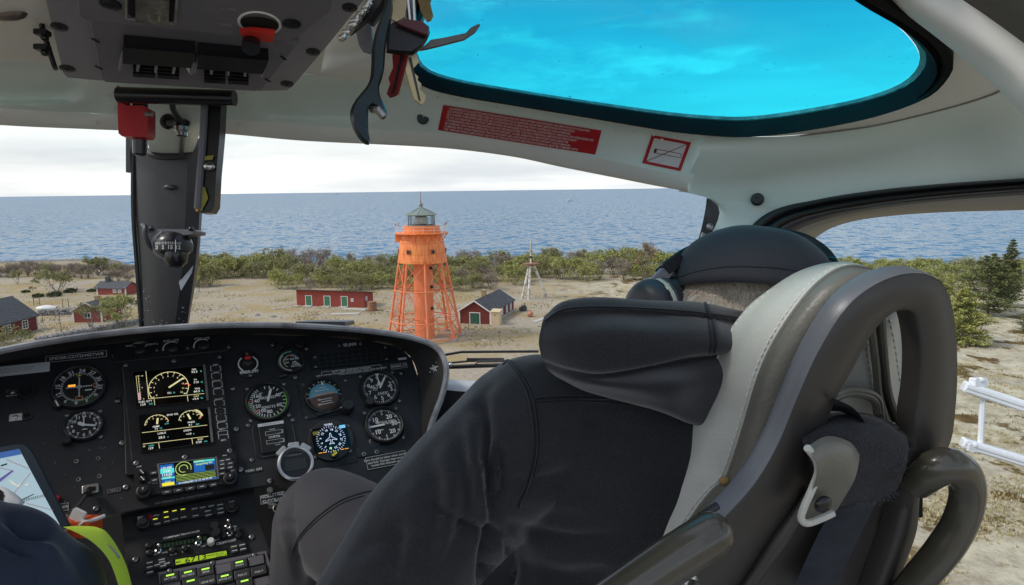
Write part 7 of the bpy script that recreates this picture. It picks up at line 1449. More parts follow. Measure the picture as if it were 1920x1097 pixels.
JK = blob('jacket', [cap_((1004, 799, .845, .090), (985, 817, .838, .0895)), cap_((990, 807, .843, .0895), (800, 1003, .785, .0825)), cap_((800, 1003, .785, .0825), (690, 1185, .755, .0775)), cap_((690, 1185, .755, .0775), (690, 1290, .88, .055)), cap_((1015, 785, .84, .066), (1300, 690, .88, .07)), cap_((1300, 690, .88, .07), (1530, 760, .98, .08)), cap_((1075, 855, .862, .094), (1500, 830, .98, .10)), ('e', P(1225, 930, .89), [HX * .20, HF * .125, ZU * .20]), ('e', P(1205, 1130, .89), [HX * .185, HF * .13, ZU * .22]), cap_((1545, 800, .99, .08), (1520, 1050, 1.10, .072)), cap_((1520, 1050, 1.10, .072), (1350, 1220, 1.30, .050))], .0058, M_fleece, pilot, 10)
grooves(JK, [([(906, 760), (910, 810), (912, 854), (922, 940), (926, 1000)], -.022, 12), ([(936, 835), (944, 905), (937, 932), (922, 946)], -.012, 7), ([(923, 830), (931, 890), (928, 960)], .009, 8), ([(884, 790), (892, 870), (910, 950), (920, 985)], .011, 15), ([(926, 1000), (895, 994), (855, 974), (812, 948)], -.013, 10), ([(922, 1006), (916, 1050), (910, 1100)], -.026, 13), ([(928, 998), (952, 1014), (958, 1055), (955, 1100)], -.010, 8),
    ([(985, 960), (1040, 940), (1110, 945)], .006, 16), ([(955, 985), (1010, 1000), (1080, 1010), (1150, 1005)], -.008, 12), ([(955, 900), (1000, 905), (1050, 890)], -.006, 12), ([(960, 935), (1020, 928), (1090, 905)], .005, 12), ([(862, 840), (876, 910), (868, 985), (840, 1050)], -.009, 16), ([(838, 850), (848, 930), (830, 1020)], .007, 16), ([(800, 850), (815, 950), (785, 1050)], -.006, 18), ([(770, 930), (780, 1010), (750, 1090)], .006, 18), ([(740, 990), (745, 1050), (725, 1100)], -.006, 16),
    ([(1040, 1060), (1110, 1045), (1190, 1060)], .006, 16), ([(990, 1060), (1060, 1080), (1150, 1085)], -.006, 16), ([(690, 1020), (750, 1005), (815, 1020)], -.005, 14), ([(660, 1060), (730, 1060), (800, 1080)], .004, 16), ([(965, 700), (1000, 750), (1000, 820)], .004, 12), ([(930, 700), (900, 745), (890, 790)], -.005, 14), ([(1060, 790), (1140, 800), (1220, 830)], -.005, 20), ([(1030, 850), (1100, 870), (1190, 920)], .005, 22)], .0018, 16)
jt = bvh(JK)
for k, (pts, r) in enumerate((([(945, 668), (968, 697), (990, 735), (1001, 790), (1003, 840), (994, 893), (972, 950)], .0024), ([(951, 667), (975, 697), (998, 736), (1009, 790), (1011, 840), (1001, 893)], .0016), ([(1003, 748), (1050, 745), (1120, 746), (1200, 752), (1300, 790)], .0022), ([(1004, 755), (1050, 752), (1120, 753), (1200, 760)], .0014), ([(944, 684), (962, 668), (990, 660), (1015, 655)], .0018))): seam('seam', jt, pts, r, M_fleece2, JK)
# hood lying on the shoulders
HR = [[(1045, 620, .83), (1080, 600, .84), (1150, 592, .84), (1300, 600, 0.860), (1460, 615, .812)], [(1032, 600, .80), (1066, 576, .80), (1150, 568, .80), (1300, 576, 0.820), (1460, 597, .812)], [(1023, 590, .775), (1060, 564, .765), (1150, 559, .76), (1300, 568, 0.785), (1460, 589, .812)], [(1017, 606, .762), (1055, 584, .745), (1150, 579, .737), (1300, 588, 0.762), (1460, 608, .812)], [(1016, 612, .760), (1055, 591, .747), (1150, 586, .739), (1300, 595, 0.765), (1460, 615, .812)],
      [(1012, 640, .757), (1060, 635, .722), (1150, 628, .706), (1300, 626, 0.732), (1460, 634, .812)], [(1017, 668, .762), (1066, 684, .732), (1130, 694, .718), (1230, 679, .716), (1350, 657, 0.745), (1460, 652, .812)], [(1021, 676, .768), (1070, 694, .744), (1130, 703, .735), (1230, 687, .735), (1350, 664, 0.783), (1460, 657, .812)], [(1026, 690, .772), (1078, 712, .745), (1150, 722, .718), (1250, 722, .702), (1350, 708, 0.748), (1460, 695, .812)], [(1036, 700, .78), (1084, 722, .76), (1150, 738, .738), (1250, 760, .715), (1330, 772, 0.759), (1460, 785, .812)], [(1047, 707, .788), (1090, 728, .778), (1150, 748, .762), (1250, 782, .742), (1330, 803, 0.785), (1460, 835, .812)], [(1062, 704, .82), (1095, 724, .82), (1150, 740, .82), (1250, 768, .82), (1330, 788, 0.863), (1460, 815, .812)]]
hg_ = sheet(HR, 110, 90); HD = part('hood', MB().grid(hg_), M_fleece, pilot, 180); grooves(HD, [([(1060, 600), (1120, 618), (1200, 612), (1290, 622)], -0.0050, 9), ([(1080, 645), (1160, 652), (1260, 645)], 0.0060, 13), ([(1200, 700), (1280, 700), (1390, 680)], -0.0070, 12), ([(1120, 712), (1210, 738), (1300, 760)], 0.0060, 15), ([(1040, 625), (1050, 655), (1075, 680)], -0.0040, 10), ([(1120, 625), (1230, 640), (1330, 635)], -0.0060, 16), ([(1060, 655), (1120, 668), (1200, 660)], 0.0060, 14), ([(1180, 745), (1270, 735), (1380, 720)], 0.0060, 16), ([(1335, 585), (1338, 640), (1330, 662)], -0.0040, 8)], 0.0044, 14)
ht = bvh(HD)
for pts, r in (([(1322, 566), (1326, 584), (1330, 598)], .002), ([(1336, 600), (1342, 640), (1340, 660)], .002), ([(1328, 600), (1333, 640), (1331, 664)], .0013), ([(1022, 602), (1060, 580), (1150, 576), (1300, 585), (1420, 600)], .0012), ([(1365, 662), (1372, 680), (1378, 700)], .0018)): seam('seam', ht, pts, r, M_fleece2, HD)
# trousers
TR = blob('trousers', [cap_((612, 972, 1.12, .080), (800, 1085, .99, .10)), cap_((800, 1085, .99, .10), (1010, 1215, .90, .115)), cap_((600, 975, 1.13, .076), (560, 1290, 1.2, .062)), cap_((1300, 1240, 1.0, .11), (1180, 1060, 1.42, .078)), cap_((1180, 1060, 1.42, .078), (1120, 1290, 1.5, .062)), ('e', P(1150, 1230, .92), [HX * .21, HF * .15, ZU * .11])], .007, M_pants, pilot, 8)
grooves(TR, [([(545, 905), (540, 960), (548, 1030), (565, 1085)], -.012, 9), ([(545, 890), (600, 890), (660, 900)], .004, 22), ([(530, 960), (536, 1000), (545, 1040)], .006, 8), ([(620, 1000), (660, 960), (700, 930)], -.004, 16), ([(520, 985), (545, 980)], -.005, 5), ([(585, 1010), (610, 1050), (620, 1095)], -.004, 14)], .0025, 14)
tt_ = bvh(TR)
for pts, r in (([(547, 1033), (565, 1000), (600, 965), (640, 938), (680, 924), (706, 920)], .0016), ([(549, 1037), (567, 1004), (602, 970), (642, 943), (682, 929)], .0012)): seam('seam', tt_, pts, r, mat('trouser_seam', (.035, .034, .036), .85), TR)
# cap
ca = rad(9); cx_ = CR * math.cos(ca) - CU * math.sin(ca); cz_ = CU * math.cos(ca) + CR * math.sin(ca); cz_ = (cz_ + CF * .17).normalized(); cy_ = cz_.cross(cx_); cc_ = P(1404, 551, hd + .01)
RX, RY, RZ = .1015, .115, .083; cg = []
for i in range(15):
    t = math.pi / 2 * i / 14; k = math.cos(t) ** .82; ring = []
    for j in range(56):
        a = 2 * math.pi * j / 56; p = cc_ + cx_ * (RX * k * math.cos(a)) + cy_ * (RY * k * math.sin(a)) + cz_ * (RZ * math.sin(t) ** .92); p += (p - cc_).normalized() * (.0020 * noise.noise(p * 22)); ring.append(p)
    cg.append(ring)
low_ = [[cc_ + (p - cc_) * .985 - cz_ * .011 + cx_ * (-.002) for p in cg[0]], [cc_ + (p - cc_) * .955 - cz_ * .0085 for p in cg[0]], [cc_ + (p - cc_) * .93 + cz_ * .01 for p in cg[0]]]
CPO = part('cap', MB().grid(low_[::-1] + cg, cu=True).poly(cg[-1]), M_cap, pilot, 180); ct_ = bvh(CPO)
pk = sheet([[cc_ + cx_ * x + cy_ * (s * RY * math.sqrt(max(0, 1 - (x / RX) ** 2)) + .0) - cz_ * .004 for x in np.linspace(-.085, .085, 9)] for s in (1,)] + [[cc_ + cx_ * x + cy_ * (RY * math.sqrt(max(0, 1 - (x / RX) ** 2)) + .07 * (1 - (x / .09) ** 2)) - cz_ * .02 for x in np.linspace(-.085, .085, 9)]], 20, 6, False); part('peak', MB().grid(pk), M_cap, CPO, 180)
for pts, r in (([(1341, 556), (1345, 530), (1354, 500), (1368, 470), (1390, 434)], .0011), ([(1268, 522), (1310, 508), (1370, 500), (1450, 502), (1520, 512)], .0008), ([(1266, 540), (1330, 548), (1400, 558), (1446, 566)], .0008)): seam('seam', ct_, pts, r, mat('dark_cap_seam', (.008, .009, .012), .8), CPO, 30, .0002)
# short hair on the back of the head
bt = bvh(body); hm_ = MB(); q_ = random.Random(9)
for i in range(8000):
    x, y = q_.uniform(1256, 1480), q_.uniform(520, 640); h_ = bt.ray_cast(EYE, D(x, y).normalized())
    if h_[0] is None or y > 618: continue
    p, n_ = h_[0], h_[1]
    if PX(p)[2] > .9: continue
    t = (CU * -1 + CR * q_.gauss(.05, .25)); t = (t - n_ * t.dot(n_)).normalized(); l = q_.uniform(.005, .010); s = t.cross(n_) * q_.uniform(.0003, .0006); b0 = p; e_ = p + t * l + n_ * q_.uniform(.0015, .004); mid_ = p + t * l * .5 + n_ * .0022
    hm_.add([b0 - s, b0 + s, mid_ + s * .8, mid_ - s * .8, e_], [(0, 1, 2, 3), (3, 2, 4)])
part('hair', hm_, M_hair, pilot, None)['kind'] = 'stuff'
# headset
hs = MB(); ec = P(1262, 572, hd + .012); ea = (HX * -1 + HF * -.25).normalized()
HSO = part('headset', MB().lathe(ec, ea, [(.030, -.004), (.036, 0), (.0395, .007), (.039, .014), (.036, .019)], 28, a0=ZU), mat('soft_black_ear_pad', (.022, .026, .028), .38, var=.2, vs=30, bump=.3, bs=180, dist=.004), pilot, 50)
part('ear_cup', MB().lathe(ec, ea, [(.035, .0195), (.040, .021), (.0405, .030), (.0395, .031)], 28, a0=ZU), M_rubberg, HSO, 40); part('cup_stripe', MB().lathe(ec, ea, [(.0385, .0312), (.0395, .0325), (.039, .037), (.038, .038)], 28, a0=ZU), mat('pale_green_stripe', (.46, .50, .42), .45), HSO, 40); part('cup_shell', MB().lathe(ec, ea, [(.037, .0382), (.038, .041), (.0365, .048), (.032, .056), (.022, .061), (.0001, .063)], 28, a0=ZU), M_rubberg, HSO, 40)
bA, bB = P(1246, 508, .875), P(1276, 486, .885); du = (bB - bA).normalized(); part('slider_block', MB().box((bA + bB) / 2 + CU * .002, du * .0155, (CF * .9 - CU * .1) * .010, du.cross(CF).normalized() * .0085, .002), M_rubber, HSO, 25)
bA, bB = P(1228, 530, .868), P(1246, 512, .872); du = (bB - bA).normalized(); part('yoke', MB().box((bA + bB) / 2, du * .012, CF * .009, du.cross(CF).normalized() * .0075, .0018), M_console, HSO, 25)
part('slider_rod', MB().tube([P(1236, 518, .872), P(1266, 492, .88)], .0014, 6).tube([P(1246, 521, .872), P(1270, 500, .88)], .0014, 6), M_steel, HSO)
part('head_band', MB().tube(crom([P(1236, 516, .885), P(1262, 494, .90), P(1300, 470, .915), P(1400, 436, .925), P(1490, 444, .93), P(1532, 462, .93), P(1556, 486, .92), P(1580, 530, .91)], 50), .0085, 8, flat=.35, up=CF), M_teal, HSO)
part('ear_cup', MB().lathe(P(1490, 575, .94), ea * -1, [(.03, 0), (.04, .008), (.04, .03), (.03, .04), (.0001, .042)], 24, a0=ZU), M_rubberg, HSO, 40)
part('glasses_arm', MB().tube(crom([P(1470, 545, .93), P(1535, 500, .90), P(1560, 484, .885), P(1570, 492, .88)], 16), .0028, 6), M_teal, pilot)

# ------------------------------------------------------------------ pilot seat
SB = PL(P(1604, 800, .655), HX, ZU * math.cos(rad(12)) - HF * math.sin(rad(12)))
def sp(px, py, w=0.0): return PL(SB.at(0, 0, w), SB.u, SB.v).pt(px, py)
def crs(pts, per=6):
    o = []; k = len(pts)
    for i in range(k - 1):
        b, c = pts[i], pts[i + 1]; a = pts[i - 1] if i else b * 2 - c; d = pts[i + 2] if i + 2 < k else c * 2 - b
        for j in range(per + (i == k - 2)): t = j / per; o.append(.5 * ((2 * b) + (c - a) * t + (2 * a - 5 * b + 4 * c - d) * t * t + (3 * b - a - 3 * c + d) * t ** 3))
    return o
seat = thing('pilot_seat', 'pilot seat with light grey leather cushion and dark looped plastic back shell', 'seat', sp(1560, 1120, -.15))
PAIR = [((1208, 1135), (1385, 1135)), ((1324, 992), (1462, 1015)), ((1402, 905), (1512, 930)), ((1449, 828), (1528, 872)), ((1486, 740), (1552, 765)), ((1526, 652), (1594, 684)), ((1576, 574), (1628, 622)), ((1628, 531), (1655, 592)), ((1687, 509), (1680, 581)), ((1738, 513), (1700, 588)), ((1769, 542), (1709, 615)), ((1783, 600), (1714, 660)), ((1788, 680), (1712, 720)), ((1785, 760), (1703, 785)), ((1772, 832), (1704, 838)), ((1722, 905), (1686, 913)), ((1709, 1000), (1668, 1000)), ((1655, 1135), (1620, 1135))]
oo, ii = crs([sp(*a) for a, b in PAIR]), crs([sp(*b) for a, b in PAIR]); n_ = SB.n; sec = []
for t, w in ((0, -.014), (0, -.008), (.003, -.002), (.015, .003), (.045, .006), (.5, .009), (.90, .008), (.965, .004), (1, -.004), (1.0, -.014)): sec.append([a.lerp(b, t) + n_ * w for a, b in zip(oo, ii)])
SH = part('shell', MB().grid(sec), M_shell, seat, 60)
rimp = []
for t, w in ((0, -.015), (-.012, -.013), (-.018, -.007), (-.012, -.001), (.006, .003), (.02, .005)): rimp.append([a.lerp(b, t) + n_ * w for a, b in list(zip(oo, ii))[:60]])
part('shell_rim', MB().grid(rimp), M_shellb, SH, 60)
rd = MB().tube([a.lerp(b, .80) + n_ * .012 for a, b in list(zip(oo, ii))[0:15]], [.006, .008, .003], 8); part('shell_ridge', rd, M_shell, SH, 60)
part('lower_back', MB().grid(sheet([[V(sp(1400, 1140, -.03)), V(sp(1500, 960, -.03)), V(sp(1535, 880, -.04))], [V(sp(1500, 1140, -.012)), V(sp(1570, 980, -.010)), V(sp(1610, 880, -.02))], [V(sp(1640, 1140, -.02)), V(sp(1680, 980, -.02)), V(sp(1700, 880, -.04))]], 20, 12, False)), M_shell, seat, 180)
# cushion
S_ = [(1085, 1140), (1118, 1082), (1160, 1015), (1212, 920), (1262, 832), (1312, 735), (1358, 635), (1394, 584), (1440, 543), (1498, 508), (1560, 491), (1612, 497), (1660, 520)]
M_ = [(1215, 1140), (1246, 1060), (1296, 972), (1334, 922), (1362, 894), (1394, 800), (1422, 706), (1452, 640), (1492, 578), (1534, 530), (1580, 503), (1626, 506), (1668, 530)]
R_s = [(1262, 1140), (1300, 1062), (1352, 985), (1386, 935), (1412, 890), (1452, 800), (1486, 715), (1520, 640), (1566, 570), (1600, 535), (1640, 515), (1680, 515), (1715, 540)]
Ff = [(1150, 1140), (1170, 1090), (1200, 1030), (1250, 940), (1300, 850), (1350, 760), (1400, 670), (1440, 620), (1480, 580), (1530, 545), (1580, 528), (1625, 530), (1660, 545)]
def rowp(pts, w): return [sp(x, y, w) for x, y in pts]
C_r = [((a * .55 + c * .45), (b * .55 + d * .45)) for (a, b), (c, d) in zip(S_, M_)]
rows = [rowp(Ff, -.20), [p for p in rowp([(x + 10, y + 4) for x, y in S_], -.185)], rowp(S_, -.165), rowp([(a * .85 + c * .15, b * .85 + d * .15) for (a, b), (c, d) in zip(S_, M_)], -.145), rowp(C_r, -.115), rowp([(a * .12 + c * .88, b * .12 + d * .88) for (a, b), (c, d) in zip(S_, M_)], -.089), rowp(M_, -.084)]
CU_ = part('cushion', MB().grid(sheet(rows, 90, 40, False)), M_leather, seat, 180); grooves(CU_, [([(1330, 905), (1350, 890)], -.004, 10), ([(1300, 880), (1340, 900)], -.002, 12), ([(1290, 950), (1250, 985), (1220, 1020)], .002, 20)], .0012, 30)
rows2 = [rowp(M_, -.083), rowp([(a * .7 + c * .3, b * .7 + d * .3) for (a, b), (c, d) in zip(M_, R_s)], -.066), rowp(R_s, -.052), rowp([(x + 60, y + 20) for x, y in R_s], -.050)]
CB_ = part('cushion_back', MB().grid(sheet(rows2, 80, 20, False)), M_leatherd, seat, 180); ctree = bvh(CU_)
part('piping', MB().tube(crom(rowp([(x + 3, y + 1) for x, y in M_], -.081), 90), .0032, 8), M_leatherd, CU_)
o = part('seam_stitching', stitches(ctree, [(x - 9, y - 4) for x, y in M_[1:]], 13, 8.5, .0010), M_thread, CU_); o['kind'] = 'stuff'
o = part('edge_stitching', stitches(ctree, [(x + 4, y + 1) for x, y in S_[1:9]], 13, 8, .0009), M_thread, CU_); o['kind'] = 'stuff'
part('torn_foam', MB().ball(sp(1358, 902, -.07), [CR * .006, CU * .005, CF * .004], 8, 6), mat('yellow_foam', (.35, .24, .09), .9, var=.3, vs=80), CU_)
# inner cover seen through the loop
iv = [[(1500, 850), (1520, 790), (1555, 710), (1595, 640), (1630, 585), (1670, 555)], [(1590, 835), (1615, 790), (1640, 720), (1660, 650), (1676, 600), (1695, 570)], [(1640, 840), (1662, 800), (1680, 720), (1690, 650), (1698, 600), (1710, 570)], [(1690, 840), (1712, 800), (1722, 720), (1726, 650), (1726, 600), (1724, 570)]]
iv_o = part('inner_cover', MB().grid(sheet([rowp(iv[0], -.085), rowp(iv[1], -.070), rowp(iv[2], -.078), rowp(iv[3], -.075)], 30, 24, False)), M_leather, seat, 180)
part('velcro_strip', MB().grid(sheet([rowp([(1634, 600), (1642, 680), (1650, 740), (1668, 790)], -.058), rowp([(1649, 585), (1655, 670), (1664, 740), (1684, 795)], -.058)], 16, 5, False)), M_velcro, seat, 180)
for pts, w in (([(1632, 600), (1642, 680), (1648, 740), (1664, 792), (1680, 802)], -.056), ([(1651, 584), (1658, 670), (1667, 740), (1686, 790), (1684, 804)], -.056), ([(1562, 742), (1590, 732), (1625, 735), (1645, 748), (1650, 775), (1652, 795)], -.045), ([(1562, 748), (1590, 738), (1622, 741), (1640, 753), (1645, 775)], -.044)): part('cover_piping', MB().tube(crom(rowp(pts, w), 24), .0042, 8), M_leatherd, seat)
o = MB(); it = bvh(iv_o); o = part('cover_stitching', stitches(it, [(1624, 630), (1632, 690), (1640, 740), (1655, 785)], 12, 8, .0011).add([], []) , M_thread, seat); o['kind'] = 'stuff'
o = part('cover_stitching', stitches(it, [(1668, 590), (1680, 660), (1690, 720), (1698, 770)], 12, 8, .0011), M_thread, seat); o['kind'] = 'stuff'
# padded cross bar, leather flap and belts
cov = sheet([rowp([(1500, 800), (1560, 775), (1630, 776), (1690, 800)], -.05), rowp([(1502, 812), (1560, 784), (1632, 782), (1696, 815)], -.005), rowp([(1508, 840), (1560, 808), (1640, 800), (1703, 830)], .024), rowp([(1525, 880), (1575, 850), (1650, 835), (1702, 862)], .036), rowp([(1545, 920), (1590, 900), (1650, 890), (1690, 900)], .030), rowp([(1570, 952), (1600, 945), (1650, 934), (1678, 925)], .014)], 50, 30, False)
CV = part('bar_cover', MB().grid(cov), M_velcro, seat, 180); q_ = random.Random(2); fz = MB()
for i in range(520):
    r_, c_2 = q_.randrange(8, 30), q_.randrange(14, 50)
    if q_.random() < .35: r_ = 29
    p = cov[r_][c_2] + V((q_.gauss(0, .002), q_.gauss(0, .002), q_.gauss(0, .002))); t = V((q_.gauss(0, 1), q_.gauss(0, 1), q_.gauss(-.3, 1))).normalized() * q_.uniform(.002, .006) + SB.n * .002; s = t.cross(SB.n).normalized() * .00022; fz.add([p - s, p + s, p + t + s * .5, p + t - s * .5], [(0, 1, 2, 3)])
part('fuzz', fz, mat('grey_fuzz', (.075, .08, .09), .9), CV, None)['kind'] = 'stuff'
FL = part('leather_flap', MB().grid(sheet([rowp([(1512, 838), (1550, 818), (1592, 828), (1612, 852)], .036), rowp([(1522, 852), (1556, 836), (1594, 846), (1610, 870)], .047), rowp([(1532, 880), (1560, 868), (1588, 880), (1602, 900)], .052), rowp([(1524, 915), (1550, 910), (1572, 920), (1584, 932)], .046), rowp([(1510, 948), (1534, 950), (1552, 956), (1566, 960)], .038), rowp([(1502, 974), (1516, 980), (1536, 972), (1556, 964)], .034)], 24, 26, False)), M_leatherd, seat, 180)
part('flap_piping', MB().tube(crom(rowp([(1514, 840), (1530, 862), (1534, 885), (1522, 918), (1508, 950), (1502, 972), (1514, 981), (1540, 972), (1562, 962)], .043), 40), .0034, 8), M_leather, FL); part('snap_button', MB().ball(sp(1543, 946, .050), [SB.u * .0085, SB.v * .0085, SB.n * .005], 16, 10), M_gloss, FL)
part('shoulder_belt', MB().grid(sheet([rowp([(1548, 770), (1585, 775), (1612, 805), (1618, 845)], -.02), rowp([(1560, 745), (1600, 765), (1622, 795), (1626, 835)], .02)], 24, 6, False)), M_web, seat, 180)
part('lap_belt', MB().grid(sheet([rowp([(1560, 955), (1530, 1010), (1470, 1140)], .006), rowp([(1600, 948), (1570, 1010), (1510, 1140)], .014), rowp([(1645, 938), (1610, 1010), (1550, 1140)], .008)], 24, 8, False)), M_web, seat, 180)
AR = part('armrest', MB().tube(crom([sp(1080, 1176, .05), sp(1160, 1120, .055), sp(1235, 1068, .058), sp(1300, 1024, .06), sp(1333, 1003, .06)], 30), [.0175, .0185, .0185, .0185, .018], 20, caps=False).ball(sp(1333, 1003, .06), [SB.n * .018, SB.v.cross(SB.n) * .018, SB.v * .018], 20, 14), M_arm, seat, 180)
part('pivot_ring', MB().lathe(sp(1278, 1098, .03), SB.n, [(.014, -.02), (.0155, .004), (.013, .007), (.0115, .004), (.0105, -.004)], 24, a0=SB.u), M_steel, seat); part('arm_rail', MB().tube(crom([sp(1182, 1062, .022), sp(1240, 1020, .022), sp(1300, 978, .022), sp(1345, 948, .018)], 12), .0035, 8), M_rubber, seat)
GH = part('grab_handle', MB().tube(crom([sp(1720, 905, .012), sp(1748, 882, .026), sp(1778, 872, .034), sp(1806, 890, .038), sp(1814, 930, .04), sp(1800, 980, .04), sp(1768, 1032, .038), sp(1722, 1086, .03), sp(1676, 1140, .02)], 50), [.0165, .0178, .0175, .0165, .0165, .017, .0165, .016, .0155], 18), M_arm, seat, 180)
part('buckle_tab', MB().box(sp(1716, 948, -.01), CR * .006, CU * .012, CF * .004, .001), M_teal, seat)

# ------------------------------------------------------------------ passenger on the left
pas = thing('person', 'passenger at the left edge in a navy jacket with a fluorescent yellow sleeve panel', 'person', P(-150, 1330, .9)); M_navy = mat('navy_jacket', (.022, .030, .055), .75, var=.2, vs=5, bump=.3, bs=700, dist=.001, sheen=.2, spec=.3); M_hivis = mat('fluorescent_yellow_cloth', (.60, .82, .04), .6, var=.06, vs=8, bump=.2, bs=500, dist=.001)
fing = []; hc = P(70, 1000, 1.02)
for i in range(4): b0 = hc + HX * (.018 * i - .03) + HF * .03; fing += [('c', b0, b0 + HF * .04 - ZU * .012, .009, .0085), ('c', b0 + HF * .04 - ZU * .012, b0 + HF * .055 - ZU * .04, .0085, .0075)]
fing += [('c', hc - HX * .03, hc - HX * .045 + HF * .045, .011, .009), ('e', hc, [HX * .042, HF * .05, ZU * .018])]
blob('body', [('e', P(-640, 560, .62), [HX * .078, HF * .098, ZU * .115]), ('c', P(-630, 580, .69), P(-630, 590, .72), .012, .014), cap_((-640, 620, .61, .058), (-630, 760, .61, .06)), ('e', P(-620, 950, .62), [HX * .17, HF * .1, ZU * .19]), ('e', P(-560, 1200, .66), [HX * .16, HF * .11, ZU * .2]), cap_((-330, 960, .66, .05), (-20, 1080, .71, .05)), cap_((-20, 1080, .71, .05), (38, 1140, .73, .045)), cap_((38, 1140, .73, .045), (60, 1010, 1.0, .03)), cap_((-850, 900, .55, .05), (-860, 1200, .6, .045)), cap_((-860, 1200, .6, .04), (-500, 1250, .95, .03)), cap_((-420, 1320, .72, .08), (-160, 1230, 1.15, .06)), cap_((-160, 1230, 1.15, .055), (-160, 1430, 1.25, .045)), cap_((-640, 1340, .68, .08), (-420, 1240, 1.1, .06)), cap_((-420, 1240, 1.1, .055), (-430, 1440, 1.2, .045))] + fing, .008, M_skin, pas, 6)
PJ = blob('jacket', [('e', P(-620, 950, .62), [HX * .20, HF * .13, ZU * .22]), ('e', P(-560, 1200, .66), [HX * .19, HF * .14, ZU * .22]), cap_((-330, 980, .66, .07), (-20, 1100, .71, .08)), cap_((-20, 1104, .71, .078), (38, 1150, .73, .084)), cap_((38, 1150, .73, .082), (40, 1095, .86, .066)), cap_((-850, 900, .55, .075), (-860, 1200, .6, .07)), cap_((-860, 1200, .6, .07), (-500, 1250, .93, .05))], .006, M_navy, pas, 8)
grooves(PJ, [([(10, 968), (60, 1000), (105, 1000)], -.013, 12), ([(30, 955), (80, 980), (120, 1010)], .008, 12), ([(0, 1010), (40, 1028), (75, 1035)], -.010, 11), ([(50, 1018), (85, 1030), (110, 1040)], .008, 13), ([(66, 1040), (72, 1097)], -.004, 6), ([(110, 1010), (150, 1050), (170, 1097)], -.006, 16)], .003, 14)
pt_ = bvh(PJ)
yv = [[(118, 988), (150, 1002), (180, 1022), (205, 1052), (222, 1098), (228, 1130)], [(150, 986), (178, 996), (204, 1022), (224, 1052), (238, 1098), (242, 1130)], [(182, 989), (200, 998), (220, 1026), (236, 1060), (247, 1100), (250, 1130)]]
part('yellow_panel', MB().grid(sheet([[(x, y, d) for (x, y), d in zip(yv[0], (.80, .775, .755, .74, .725, .72))], [(x, y, d) for (x, y), d in zip(yv[1], (.825, .80, .78, .765, .75, .745))], [(x, y, d) for (x, y), d in zip(yv[2], (.87, .845, .825, .81, .80, .795))], [(x - 20, y + 10, .9) for x, y in yv[2]]], 40, 16)), M_hivis, PJ, 180)
part('grey_piping', MB().tube(crom([P(158, 1003, .793), P(182, 1015, .783), P(206, 1028, .775), P(222, 1046, .768)], 16), .0022, 6), M_grey, PJ)
part('trousers', MB().tube([P(-420, 1320, .72), P(-160, 1230, 1.15), P(-160, 1430, 1.25)], [.10, .08, .06], 14).tube([P(-640, 1340, .68), P(-420, 1240, 1.1), P(-430, 1440, 1.2)], [.10, .08, .06], 14), M_navy, pas, 60)
# tablet, paper and charging lead
TB = PL(P(60, 900, .98), (CR * .92 + CU * -.05 + CF * .25), (CU * .86 + CF * .42 - CR * .28)); tab = thing('tablet', 'black tablet showing a pale blue map at the left edge below the panel', 'tablet', TB.pt(40, 1000))
to_ = [(-170, 872), (30, 834), (46, 834), (60, 844), (70, 860), (132, 984), (128, 990), (-90, 1040)]; part('case', flatshape(MB(), to_, TB, .010, .003), mat('dark_blue_case', (.020, .032, .050), .3, var=.1), tab, 40); T4 = PL(TB.at(0, 0, .0054), TB.u, TB.v)
def tpoly(mb, pts, w): q = [T4.pt(x, y, w) for x, y in pts]; return mb.poly(q if (q[1] - q[0]).cross(q[2] - q[0]).dot(T4.n) > 0 else q[::-1])
part('screen', tpoly(MB(), [(-150, 878), (36, 842), (112, 984), (-80, 1030)], .0003), emis('pale_blue_map', (.42, .58, .66), .62), tab, None); m_ = tpoly(MB(), [(-150, 878), (36, 842), (41, 852), (-145, 889)], .0008); part('title_bar', m_, emis('screen_title_blue', (.04, .12, .36), .7), tab, None)
ml = MB()
for a, b, t in (((10, 862), (52, 878)), ((0, 878), (26, 884)), ((26, 884), (0, 906)), ((58, 886), (26, 926)), ((50, 944), (98, 956)),) and (((12, 862), (54, 879), .0009), ((0, 878), (26, 883), .0009), ((58, 887), (26, 926), .0010), ((50, 944), (100, 957), .0008)): (x0, y0), (x1, y1) = T4.hit(*a), T4.hit(*b); ml.line(T4, x0, y0, x1, y1, t, .0010)
part('map_lines', ml, emis('map_line_mauve', (.34, .20, .24), .6), tab, None); pz = tpoly(MB(), [(0, 898), (23, 882), (26, 884), (0, 905)], .0012); part('map_area', pz, emis('map_violet', (.12, .10, .35), .6), tab, None); kk = MB()
for pts in (((16, 899), (22, 902), (34, 911), (40, 905), (36, 914), (24, 908)), ((46, 910), (54, 905), (52, 911))): tpoly(kk, pts, .0011)
part('map_islands', kk, emis('map_cream', (.72, .72, .60), .65), tab, None); kd = MB(); kd.line(T4, *T4.hit(40, 938), *T4.hit(64, 927), .0013, .0012); kd.text(T4, 'Destination', *T4.hit(57, 935), .0075, .0012, rad(14), 0); kd.line(T4, *T4.hit(2, 874), *T4.hit(14, 870), .0022, .0012); part('map_text', kd, M_hole, tab, None)
pap = MB(); pr = [[P(-60, 905, .90), P(0, 912, .90), P(25, 926, .90), P(45, 944, .90)], [P(-60, 965, .88), P(0, 948, .88), P(20, 948, .88), P(40, 950, .885)]]; g_ = sheet(pr, 12, 3, False); SP = solo('paper_stack', pap.grid(g_), M_paper, 'fanned white paper sheets lying over the tablet screen', 'papers'); mod(SP, 'SOLIDIFY', thickness=.002)
ln_ = MB()
for i in range(11): t = .04 + i * .09; a, b = pr[0][1].lerp(pr[1][1], t), pr[0][3].lerp(pr[1][3], t * .9); ln_.tube([pr[0][0].lerp(pr[1][0], t) - CF * .006, a - CF * .006, b - CF * .006], .0017, 4)
